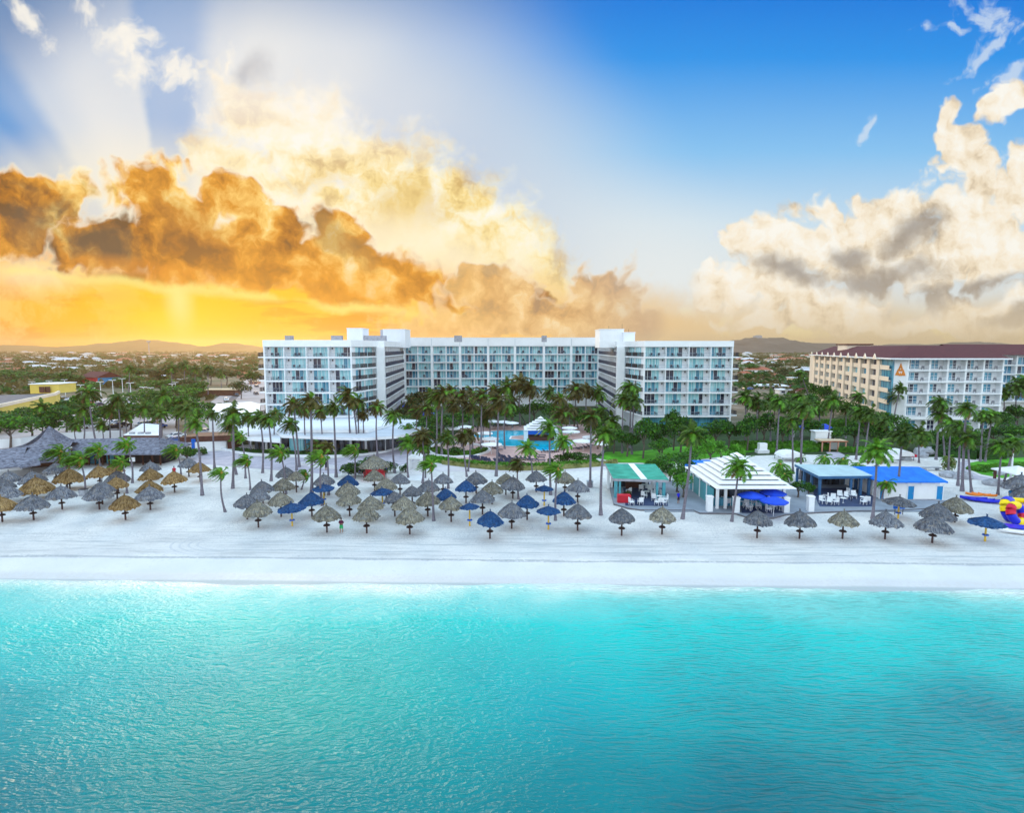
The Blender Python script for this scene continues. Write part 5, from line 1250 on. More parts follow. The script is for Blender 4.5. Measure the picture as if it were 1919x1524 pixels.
for i, (px_, py_, w, m_) in enumerate([(1481, 845, 4.6, 'white_canvas'), (1688, 843, 3.2, 'white_canvas'), (1660, 848, 3.6, 'white_canvas')]):
    t = empty('tent', (0, 0, 0), label=['low white domed tent on the sand behind the pavilions', 'low white tent with dark pink side beside the big rock', 'low white tent behind small palms'][i], cat='tent'); g = G(px_, py_, 1.9); t.location = (g.x, g.y, 0)
    mb = MB(); n = 8
    for k in range(n):
        a0, a1 = pi * k / n, pi * (k + 1) / n
        mb.add([(-cos(a0) * w / 2, -1.8, .9 + sin(a0) * 1.0), (-cos(a1) * w / 2, -1.8, .9 + sin(a1) * 1.0), (-cos(a1) * w / 2, 1.8, .9 + sin(a1) * 1.0), (-cos(a0) * w / 2, 1.8, .9 + sin(a0) * 1.0)], [(0, 1, 2, 3)])
    mb.add([(-cos(pi * k / n) * w / 2, -1.79, .9 + sin(pi * k / n) * 1.0) for k in range(n + 1)], [tuple(range(n + 1))])
    mb.build('canopy', m_, t)
    if i == 1: mb = MB(); mb.box(w / 2 - .4, w / 2 + .5, -1.7, 1.5, .7, 1.2); mb.build('side_flap', 'red_vinyl', t)
    for x in (-w / 2 + .1, w / 2 - .1):
        for y in (-1.7, 1.7): post(t, x, y, .9, .12, 'rail_grey')
# rocks
ico = None
def rock_mesh(seed):
    import bmesh
    bm = bmesh.new(); bmesh.ops.create_icosphere(bm, subdivisions=3, radius=1); r = random.Random(seed); o = Vector((r.random() * 9,) * 3)
    from mathutils import noise as mn
    for v in bm.verts:
        k = 1 + .35 * mn.noise(v.co * 1.1 + o) + .12 * mn.noise(v.co * 3 + o); v.co *= k; v.co.z *= .75
    me = bpy.data.meshes.new('rock'); bm.to_mesh(me); bm.free(); me.materials.append(M_('stone_grey')); return me
for i, (x, y, s, l) in enumerate([(1735, 852, 1.7, 'big pale boulder beside the thick palm trunk'), (1727, 857, 1.0, 'smaller boulder leaning on the big pale boulder'), (1862, 910, 1.15, 'rounded brown boulder near the leaning right palms'), (1776, 894, 1.1, 'low grey boulder right of the blue roofed hut'), (1694, 862, 1.0, 'flat rock on the sand left of the big boulder'), (1802, 897, 1.2, 'flat greenish boulder by the right path'), (1873, 890, .8, 'small boulder at the lawn corner')]):
    g = G(x, y); tag(obj('rock', rock_mesh(i), None, (g.x, g.y, s * .25), i * 1.3, (s * 1.25, s, s)), l, 'rock', 'boulders on the sand')
bn_ = empty('bench', (0, 0, 0), label='grey stone bench on sand behind the blue roofed hut', cat='bench'); g = G(1744, 882); bn_.location = (g.x, g.y, 0)
mb = MB(); mb.box(-1.7, 1.7, -.4, .4, .45, .6); mb.build('seat', 'stone_grey', bn_)
for x in (-1.3, 1.0): mb = MB(); mb.box(x, x + .3, -.35, .35, 0, .45); mb.build('leg', 'stone_grey', bn_)
# lamps
def lamp_post(px, pyb, pyt, lab, globe=True, group=None):
    g = G(px, pyb); h = D(px, pyt, g.y).z; t = empty('lamp_post', (g.x, g.y, 0), label=lab, cat='lamp post', group=group)
    mb = MB(); mb.tube([(0, 0, 0), (0, 0, h)], [.17, .13] if globe else [.13, .10], 8); mb.build('pole', 'curb_white', t)
    if globe:
        mb = MB(); mb.lathe([(.02, h + .55), (.2, h + .5), (.33, h + .27), (.2, h + .05), (.1, h)], 12); mb.build('globe', 'white_canvas', t, smooth=True)
    else:
        for s in (-1, 1):
            mb = MB(); mb.tube([(0, 0, h - .1), (s * .9, 0, h + .05)], .05, 5); mb.build('arm', 'curb_white', t)
            mb = MB(); mb.box(s * .9 - .55, s * .9 + .55, -.28, .28, h, h + .16); mb.build('lamp_head', 'white_canvas', t)
lamp_post(1893, 908, 841, 'tall white lamp post with globe at the right edge')
lamp_post(1419, 790, 770, 'short white lamp post with globe between the hotels')
lp = [(123, 742, 712), (153, 750, 722), (190, 750, 716), (213, 748, 713), (231, 746, 710), (246, 749, 718), (270, 748, 726), (283, 742, 727), (324, 742, 720), (339, 738, 711), (62, 742, 716), (94, 740, 714), (330, 740, 717), (173, 752, 728)]
lp.sort()
for i, (x, yb, yt) in enumerate(lp): lamp_post(x, yb, yt, 'white double headed car park lamp, %s from the left' % ordn(i), False, 'double headed lamps in the car park')
# ---------- yellow building, parking, road ----------
yb_ = empty('yellow_building', (0, 0, 0), label='yellow walled building with dark flat deck at the left edge', cat='building'); Z = 6.0
q = [G(-60, 778, Z), G(0, 764, Z), G(105, 741, Z), G(112, 737, Z), G(57, 739, Z), G(-60, 742, Z)]
mb = MB(); mb.prism([(p.x, p.y) for p in q], 0, Z, 0, 1); mb.build('wall', ['yellow_wall', 'asphalt'], yb_)
mb = MB()
for a, b in ((q[0], q[1]), (q[1], q[2]), (q[2], q[3])):
    t = (b - a).normalized(); mb.obox(a, b, (t.y, -t.x), -.5, .15, Z + .001, Z + .9)
mb.build('parapet', 'cream_wall', yb_)
a, b = G(57, 738, Z), G(111, 737, Z); mb = MB(); mb.obox(a, b, (0, -1), -8, 0, Z + .002, Z + 3.2); mb.build('roof_room', 'yellow_wall', yb_)
mb = MB(); mb.obox(a + Vector((-.3, 0, 0)), b + Vector((.3, 0, 0)), (0, -1), -8.3, .3, Z + 3.201, Z + 3.5); mb.build('roof_slab', 'slab_white', yb_)
for u in (.32, .52): p = lerp(a, b, u); mb = MB(); mb.box(p.x, p.x + 1.8, p.y - .12, p.y - .001, Z + .3, Z + 2.4); mb.build('door', 'timber_dark', yb_)
mb = MB(); a = G(4, 738, Z); mb.box(a.x - 20, a.x - 5.2, a.y, a.y + 5, Z, Z + 9.5); mb.build('tower', 'yellow_wall', yb_)
rb = empty('red_house', (0, 0, 0), label='red gabled hall with blue end in the scrub behind the car park', cat='house'); g = G(190, 722); rb.location = (g.x, g.y, 0); rb.rotation_euler.z = -.5
mb = MB(); mb.box(-9, 9, -6, 6, 0, 5); mb.build('wall', 'red_paint', rb); mb = MB(); mb.box(9.003, 9.2, -6, 6, 0, 4.9); mb.build('end_wall', 'blue_door', rb)
mb = MB(); mb.add([(-10, -7, 5), (10, -7, 5), (10, 0, 8), (-10, 0, 8), (-10, 7, 5), (10, 7, 5)], [(0, 1, 2, 3), (3, 2, 5, 4), (0, 3, 4), (1, 5, 2)]); mb.build('roof', 'roof_red', rb)
sheet('car_park', 'pale car park behind the left trees', pix([(112, 748), (330, 744), (392, 758), (330, 790), (330, 822), (230, 826), (130, 830), (40, 842), (-40, 846), (-60, 800), (60, 780)]), .02, 'parking')
sheet('car_park', 'pale lot at the far left', pix([(-40, 735), (60, 720), (110, 722), (60, 735), (0, 742)]), .02, 'parking')
sheet('road', 'road beside the hotel running inland', pix([(300, 870), (335, 850), (372, 800), (378, 765), (400, 750), (432, 728), (462, 712), (478, 706), (496, 706), (496, 790), (400, 795), (360, 850)]), .03, 'parking')
sheet('road', 'asphalt lane with yellow edge', pix([(430, 762), (452, 738), (466, 722), (482, 712), (474, 712), (455, 724), (438, 740), (412, 762)]), .05, 'road')
def car_proto(mname):
    t = empty('parked_car', (0, -500, 0)); mb = MB()
    prof = [(-2.1, .35), (-2.15, .75), (-1.25, .92), (-.65, 1.42), (.85, 1.42), (1.55, .95), (2.1, .88), (2.15, .35)]
    vs = [(x, s * (.85 if z < 1 else .68), z) for s in (-1, 1) for x, z in prof]; n = len(prof)
    mb.add(vs, [(i, (i + 1) % n, n + (i + 1) % n, n + i) for i in range(n)] + [tuple(range(n))[::-1], tuple(range(n, 2 * n))]); mb.build('body', mname, t)
    mb = MB()
    for s in (-1, 1): mb.add([(-1.1, s * .865, .95), (1.35, s * .865, .95), (.8, s * .72, 1.36), (-.6, s * .72, 1.36)], [(0, 1, 2, 3)])
    mb.add([(-1.24, -.66, .98), (-1.24, .66, .98), (-.72, .6, 1.38), (-.72, -.6, 1.38)], [(0, 1, 2, 3)]); mb.add([(1.54, -.66, .98), (1.54, .66, .98), (.92, .6, 1.39), (.92, -.6, 1.39)], [(0, 1, 2, 3)])
    mb.build('windows', 'glass_dark', t)
    for x in (-1.35, 1.35):
        for y in (-.86, .74):
            mb = MB(); mb.tube([(x, y, .33), (x, y + .12, .33)], .33, 10); mb.build('wheel', 'tyre', t)
    return t
rc_ = random.Random(21); protos = {}
def cars(lst, where, group, rz=None):
    for i, (x, y) in enumerate(sorted(lst)):
        mn = rc_.choice(['car_white', 'car_white', 'car_silver', 'car_dark', 'car_white', 'car_red', 'car_blue']); g = G(x, y)
        if mn not in protos: protos[mn] = o = car_proto(mn)
        else: o = copy_tree(protos[mn])
        o.location = (g.x, g.y, .06); o.rotation_euler.z = (rc_.uniform(0, 6.28) if rz is None else rz + rc_.uniform(-.06, .06))
        tag(o, '%s car parked %s, %s from left' % (mn[4:] if mn != 'car_silver' else 'silver grey', where, ordn(i)), 'car', group)
cars([(117, 750), (124, 751), (131, 752), (138, 750), (146, 752), (154, 755), (122, 757), (135, 758), (150, 760), (165, 758), (240, 752), (252, 750), (184, 762), (238, 762), (128, 764), (143, 765)], 'in the lot behind the left trees', 'cars in the car park', 1.4)
cars([(28, 752), (10, 755), (44, 747)], 'beside the yellow building', 'cars at the yellow building', .2)
cars([(163, 800), (172, 803), (218, 797), (226, 801), (212, 806), (268, 800), (283, 798), (296, 803), (330, 822), (328, 830)], 'close behind the shingle restaurant', 'cars behind the shingle restaurant', .9)
cars([(443, 743), (449, 736), (455, 731), (480, 740), (481, 726), (424, 752)], 'on the lane left of the hotel', 'cars on the lane', 2.2)
cars([(382, 814), (1396, 732), (1405, 731), (1440, 729), (1452, 730), (1470, 727), (1486, 727), (1500, 729)], 'near a hotel service yard', 'cars near the service yards')
pb_ = empty('low_building', (0, 0, 0), label='low brown roofed kiosk building beside the lane', cat='building'); g = G(413, 741); pb_.location = (g.x, g.y, 0)
mb = MB(); mb.box(-8, 8, -3, 3, 0, 2.6); mb.build('wall', 'red_vinyl' if 0 else 'timber_dark', pb_); mb = MB(); mb.box(-8.6, 8.6, -3.6, 3.6, 2.6, 3.0); mb.build('roof', 'house_cream', pb_)
# mast on the far hill
g = D(279, 652, 2000); ms = empty('mast', (g.x, 2000, 0), label='tall slender water tower on the left skyline', cat='tower'); h = D(279, 639, 2000).z
mb = MB(); mb.tube([(0, 0, 0), (0, 0, h)], [2.0, 1.3], 8); mb.build('shaft', 'stone_grey', ms); mb = MB(); mb.lathe([(1.3, h - 8), (6, h - 4), (6, h), (.1, h + 1.5)], 12); mb.build('tank', 'stone_grey', ms)
g = D(1419, 630, 2700); bb = empty('hilltop_building', (g.x, 2695, g.z - 10), label='boxy building on top of the right hill', cat='building')
mb = MB(); mb.box(-19, 19, -6, 6, 0, 11); mb.box(-9, 15, -5, 5, 11, 14); mb.build('wall', 'stone_grey', bb)
# ---------- inflatables, boats ----------
km = empty('kayak_pile', (0, 0, 0))
bpy.data.objects.remove(km)
def hullmesh(L, W, H, m, name):
    mb = MB(); N = 10; vs = []
    for i in range(N + 1):
        t = i / N * 2 - 1; w = W / 2 * (1 - abs(t) ** 2.6) + .03; x = t * L / 2; rise = .16 * abs(t) ** 3
        for (a, z) in ((-1, H * .7), (-.8, .1), (0, 0), (.8, .1), (1, H * .7), (.7, H), (0, H * .78), (-.7, H)): vs.append((x, a * w, z + rise))
    k = 8; fs = [(i * k + j, i * k + (j + 1) % k, (i + 1) * k + (j + 1) % k, (i + 1) * k + j) for i in range(N) for j in range(k)] + [tuple(range(k))[::-1], tuple(range(N * k, N * k + k))]
    mb.add(vs, fs); return mb.mesh(name, m, True)
kb = hullmesh(3.3, 1.1, .42, 'blue_vinyl', 'kayak'); ko = hullmesh(2.2, .75, .34, 'orange_vinyl', 'kayak')
for i, (x, y, z, me, a, l) in enumerate([(1824, 938, .05, kb, -.35, 'blue kayak, nearest the blue roofed hut'), (1838, 941, .05, kb, -.30, 'blue kayak, middle of three on the sand'), (1854, 943, .05, kb, -.25, 'blue kayak, nearest the colourful float'), (1826, 935, .42, ko, -.5, 'orange kayak on top, left one'), (1838, 935, .42, ko, -.55, 'orange kayak on top, middle one'), (1850, 936, .42, ko, -.6, 'orange kayak on top, right one')]):
    g = G(x, y); tag(obj('kayak', me, None, (g.x, g.y, z), a, 1.0), l, 'kayak', 'kayaks piled on the sand')
def ringtoy(x, y, z, R_, r_, cols, lab, tilt, rz, name='inflatable_ring'):
    g = G(x, y); t = empty(name, (g.x, g.y, z), label=lab, cat='inflatable'); t.rotation_euler = (tilt[0], tilt[1], rz)
    n = len(cols) * 4; prev = {}
    for ci, c in enumerate(cols):
        mb = MB(); a0 = 2 * pi * ci / len(cols); pts = [(cos(a0 + 2 * pi / len(cols) * k / 5) * R_, sin(a0 + 2 * pi / len(cols) * k / 5) * R_, 0) for k in range(6)]
        mb.tube(pts, r_, 12, cap=False); mb.build('panel', c, t, smooth=True)
    return t
ringtoy(1891, 975, 1.35, 1.2, .55, ['yellow_vinyl', 'blue_vinyl'] * 3, 'big yellow and blue inflatable ring standing on the sand', (R(72), 0), R(28))
ringtoy(1904, 981, 1.25, 1.05, .52, ['blue_vinyl', 'yellow_vinyl', 'red_vinyl'] * 2, 'yellow, red and blue inflatable ring behind the first', (R(70), 0), R(18))
g = G(1908, 972); fl_ = empty('inflatable_float', (g.x, g.y, 0), label='red and orange inflatable float at the right edge', cat='inflatable')
mb = MB(); mb.tube([(-.9, .2, .5), (.2, .1, .9), (1.4, 0, .6)], [.35, .6, .4], 12); mb.build('body', 'red_vinyl', fl_, smooth=True); mb = MB(); mb.tube([(-1.6, .8, 1.6), (.1, .9, 2.2), (1.8, .9, 2.1)], [.28, .34, .3], 12); mb.build('top_tube', 'yellow_vinyl', fl_, smooth=True)
mb = MB(); mb.tube([(-.6, .5, 1.1), (.6, .4, 1.5), (1.9, .4, 1.3)], [.2, .32, .3], 12); mb.build('side_tube', 'orange_vinyl', fl_, smooth=True)
cat = hullmesh(5.2, .7, .5, 'white_canvas', 'catamaran_hull'); g = G(1905, 1000)
ct = empty('catamaran', (g.x + .6, g.y + .4, 0), R(-24), label='white beach catamaran hull before the inflatables', cat='boat')
obj('hull', cat, ct, (0, -.9, .05)); obj('hull', cat, ct, (0, 1.1, .05)); mb = MB(); mb.box(-1.2, 1.2, -.8, 1.0, .62, .70); mb.build('deck', 'blue_vinyl', ct)
# signs, boxes
g = G(157, 929); bx = empty('storage_box', (g.x, g.y, 0), label='grey storage box beside a grey palapa in left cluster', cat='box'); mb = MB(); mb.box(-.45, .45, -.4, .4, 0, .95); mb.build('body', 'stone_grey', bx); mb = MB(); mb.box(-.5, .5, -.45, .45, .95, 1.02); mb.build('lid', 'dark_metal', bx)
g = G(1105, 912); bx = empty('palm_planter', (g.x, g.y - .2, 0), label='grey box planter around a palm on the sand', cat='planter'); mb = MB(); mb.box(-.45, .45, -.45, .45, 0, .9); mb.build('box', 'stone_grey', bx); mb = MB(); mb.box(-.5, .5, -.5, .5, .9, .97); mb.build('rim', 'rail_grey', bx)
sg_ = empty('beach_sign', (0, 0, 0), label='blue panel sign with orange disc under the wide dark palapa', cat='sign'); g = G(1684, 965); sg_.location = (g.x, g.y, 0)
mb = MB(); mb.box(-.75, .75, -.05, .05, .8, 2.1); mb.build('board', 'blue_paint', sg_); mb = MB(); mb.lathe([(.0, 0), (.42, 0)], 16); o = mb.build('disc', 'orange_vinyl', sg_); o.rotation_euler.x = R(90); o.location = (0, -.056, 1.5)
for x in (-.55, .5): mb = MB(); mb.box(x, x + .06, -.03, .03, 0, .8); mb.build('post', 'dark_metal', sg_)
# ---------- palapas ----------
APZ = 3.42
PAL = [ # apex px, apex py, width px, kind
(15, 882, 40, 'g'), (103, 866, 40, 'g'), (60, 882, 45, 'g'), (128, 877, 53, 'b'), (185, 872, 41, 'b'), (66, 893, 59, 'b'), (219, 881, 43, 'g'), (212, 867, 36, 'b'), (281, 864, 36, 'g'), (281, 877, 42, 'b'), (279, 899, 46, 'b'), (279, 910, 49, 'g'), (325, 882, 44, 'b'), (352, 857, 34, 'g'), (373, 865, 38, 'b'),
(217, 893, 41, 'b'), (189, 901, 44, 'g'), (183, 909, 50, 'g'), (113, 909, 49, 'g'), (232, 926, 51, 'b'), (59, 926, 53, 'g'), (12, 908, 46, 'g'), (0, 929, 52, 'b'), (4, 896, 42, 'g'), (-30, 905, 45, 'b'), (-28, 884, 40, 'g'),
(491, 900, 44, 'g'), (483, 914, 44, 'g'), (461, 925, 46, 'g'), (482, 938, 51, 'm'), (535, 874, 38, 'g'), (554, 882, 34, 'm'), (530, 895, 42, 'm'), (525, 921, 46, 'm'), (546, 941, 51, 'f'), (583, 921, 46, 'u'), (607, 887, 40, 'g'), (606, 906, 39, 'f'), (652, 889, 39, 'u2'), (651, 903, 46, 'm'), (654, 920, 46, 'm'), (611, 946, 53, 'm'), (686, 947, 51, 'm'), (767, 949, 54, 'm'),
(701, 879, 39, 'm'), (723, 895, 42, 'm'), (716, 913, 42, 'f'), (749, 886, 38, 'g'), (695, 928, 50, 'm'), (739, 920, 39, 'g'), (756, 929, 48, 'm'), (772, 909, 38, 'g'), (801, 920, 47, 'm'), (803, 898, 42, 'g'), (830, 886, 37, 'g'), (835, 914, 40, 'u'), (845, 929, 46, 'm'), (873, 899, 40, 'u'), (892, 883, 43, 'g'), (880, 941, 37, 'f'), (904, 917, 46, 'g'), (922, 901, 43, 'm'),
(948, 886, 38, 'm'), (961, 892, 46, 'g'), (959, 940, 53, 'g'), (988, 926, 44, 'u'), (918, 956, 50, 'u'), (1005, 881, 40, 'g'), (1020, 908, 35, 'f'), (1028, 947, 45, 'f'), (1057, 920, 44, 'u'), (1059, 883, 41, 'm'), (1083, 898, 44, 'g'), (1083, 943, 51, 'g'), (1166, 951, 49, 'g'), (1242, 949, 50, 'm'), (1421, 955, 52, 'g'), (1501, 956, 55, 'g'), (1582, 956, 52, 'm'), (1662, 957, 55, 'g'),
(1686, 929, 54, 'f2'), (1759, 942, 59, 'g'), (1751, 963, 61, 'g'), (1793, 930, 54, 'm'), (1850, 966, 58, 'f'), (1915, 888, 60, 'g'), (1935, 905, 60, 'g')]
KM = {'g': 'thatch_grey', 'b': 'thatch_tan', 'm': 'thatch_mixed', 'u': 'thatch_blue', 'u2': 'thatch_blue', 'f': 'thatch_blue', 'f2': 'thatch_grey'}
KN = {'g': 'grey palm thatch', 'b': 'tan dried-palm thatch', 'm': 'mottled beige thatch', 'u': 'blue dyed thatch', 'u2': 'blue dyed thatch', 'f': 'flat blue thatch', 'f2': 'flat dark thatch'}
PP = {}
for k in ('g', 'b', 'm', 'u', 'u2', 'f', 'f2'):
    for v in range(3 if k in 'gbm' else 1):
        flat = k[0] == 'f'
        PP[(k, v)] = thatch(1.7, .78 if flat else 1.42, seed=hash(k) % 7 * 0 + ord(k[0]) + v * 9, drop=.16 if flat else .26, flat=-.25 if flat else 0).mesh('canopy', KM[k])
mb = MB(); mb.tube([(0, 0, 0), (0, 0, 2.6)], [.11, .085], 8); polem = mb.mesh('pole', 'pole_wood'); poley = mb.mesh('pole', 'pole_yellow')
mb = MB(); mb.lathe([(.02, .84), (.40, .84), (.40, .92), (.02, .921)], 12); mb.lathe([(.34, 1.0), (.1, 1.0)], 8); tabm = mb.mesh('table', 'pole_wood'); taby = mb.mesh('table', 'blue_paint')
def zone(px):
    return ('in left cluster near shingle restaurant' if px < 420 else 'in middle cluster before the podium' if px < 780 else 'in middle cluster before the pool' if px < 1130 else 'before the beach pavilions' if px < 1720 else 'near the inflatables')
cnt = {}
rp_ = random.Random(2)
for (x, y, w, k) in sorted(PAL):
    apz = 3.05 if k[0] == 'f' else APZ
    if y < 890 and x > 1900: apz = 4.0
    g = G(x, y, apz); dist = g.y * cP + (CAMH - 2.5) * sP; r = w / 2 / FOC * dist; s = r / 1.7
    key = (k, zone(x)); i = cnt.get(key, 0); cnt[key] = i + 1
    t = empty('beach_palapa', (g.x, g.y, 0), cat='beach umbrella', label='%s palapa %s, %s of that colour from left' % (KN[k], zone(x), ordn(i)), group='thatched palapas on the beach')
    if k in ('u2',): t['label'] = 'dull blue thatch palapa in middle cluster before the podium, behind two beige ones'
    sz = apz / (.78 + 2.35 if k[0] == 'f' else 1.42 + 2.06 + .0)
    me = PP[(k, rp_.randrange(3) if k in 'gbm' else 0)]
    hcone = (.78 if k[0] == 'f' else 1.42) * s
    c = obj('canopy', me, t, (0, 0, apz - hcone - .12), rp_.uniform(0, 6.28), s)
    c.rotation_euler = (R(rp_.uniform(-3, 3)), R(rp_.uniform(-3, 3)), c.rotation_euler[2])
    yel = k in ('f', 'f2')
    p = obj('pole', poley if yel else polem, t); p.scale.z = (apz - hcone * .4) / 2.6
    obj('table', taby if yel else tabm, t, (0, 0, 0), 0, .85 if yel else 1.0)
# ---------- palms ----------
def palm_crown(seed, nf=34, wind=.55, L=2.7, droop=1.0, leafm='palm_leaf', up=1.0, nl=20, short=False):
    r = random.Random(seed); mb = MB()
    for i in range(nf):
        a = i * 2.39996 + r.uniform(-.25, .25); u_ = (i + .5) / nf
        el = R(78 - 125 * u_ ** .85 + r.uniform(-9, 9)) * up
        l = L * r.uniform(.82, 1.1) * (.82 + .25 * sin(pi * u_)); d = Vector((cos(a) * cos(el), sin(a) * cos(el), sin(el)))
        p = Vector((0, 0, 0)); pts = [p.copy()]; seg = 9
        for k in range(seg):
            t = (k + 1) / seg
            d = (d + Vector((-wind * .15 * (.6 + t), wind * .03, -.25 * droop * (0.35 + t)))).normalized(); p = p + d * l / seg; pts.append(p.copy())
        mi = 2 if u_ > .9 else (1 if r.random() < .25 else 0)
        for k in range(seg):
            A, B = pts[k], pts[k + 1]; t = (B - A).normalized(); side = t.cross(Vector((0, 0, 1)))
            if side.length < .05: side = Vector((1, 0, 0))
            side.normalize(); up_ = side.cross(t)
            for q in range(4):
                u = (q + r.random()) / 4; c = A + (B - A) * u; f = (k + u) / seg
                ll = l * .25 * (sin(pi * min(1, f * .90 + .12)) ** .6) * r.uniform(.75, 1.2); wd = .052 * L / 2.7
                for s in (-1, 1):
                    dr = (side * s * .85 + t * .5 + up_ * r.uniform(-.15, .25) + Vector((-wind * .35, 0, -.5 * droop))).normalized()
                    e = c + dr * ll; m = c + dr * ll * .5 + Vector((0, 0, .04)); w_ = t * wd
                    mb.add([c - w_, c + w_, m + w_ * .9, e, m - w_ * .9], [(0, 1, 2, 3, 4)], mi)
        mb.tube([pts[0], pts[3], pts[6], pts[9]], [.035, .028, .02, .006], 3, mi, cap=False)
    mb.tube([(0, 0, -1.0), (0, 0, -.5), (0, 0, -.05), (0, 0, .3)], [.11, .21, .26, .07], 8, 3)      # leaf bases
    for k in range(7):                                                                        # hanging nuts
        a = k * .9; c = Vector((cos(a) * .24, sin(a) * .24, -.28 - .12 * (k % 2))); mb.tube([c + Vector((0, 0, .12)), c, c - Vector((0, 0, .12))], [.03, .10, .03], 5, 3)
    return mb.mesh('crown', [leafm, 'palm_leaf_fresh', 'palm_dead', 'trunk_top'])
CRN = [palm_crown(100 + i, 34, .6 + .12 * i, 2.6, .9 + .12 * (i % 3)) for i in range(5)]
CRO = [palm_crown(500 + i, 34, .7 + .2 * i, 2.6, 1.0, 'palm_leaf_olive') for i in range(3)]
CRW = [palm_crown(200 + i, 44, 2.6, 2.2, .9, 'palm_leaf_fresh', .9) for i in range(2)]
CRF = [palm_crown(300 + i, 28, .8, 2.8, .75, 'palm_leaf_fresh') for i in range(2)]
CRS = [palm_crown(400 + i, 18, .6, 2.2, 1.2, 'palm_leaf_fresh', .8) for i in range(2)]
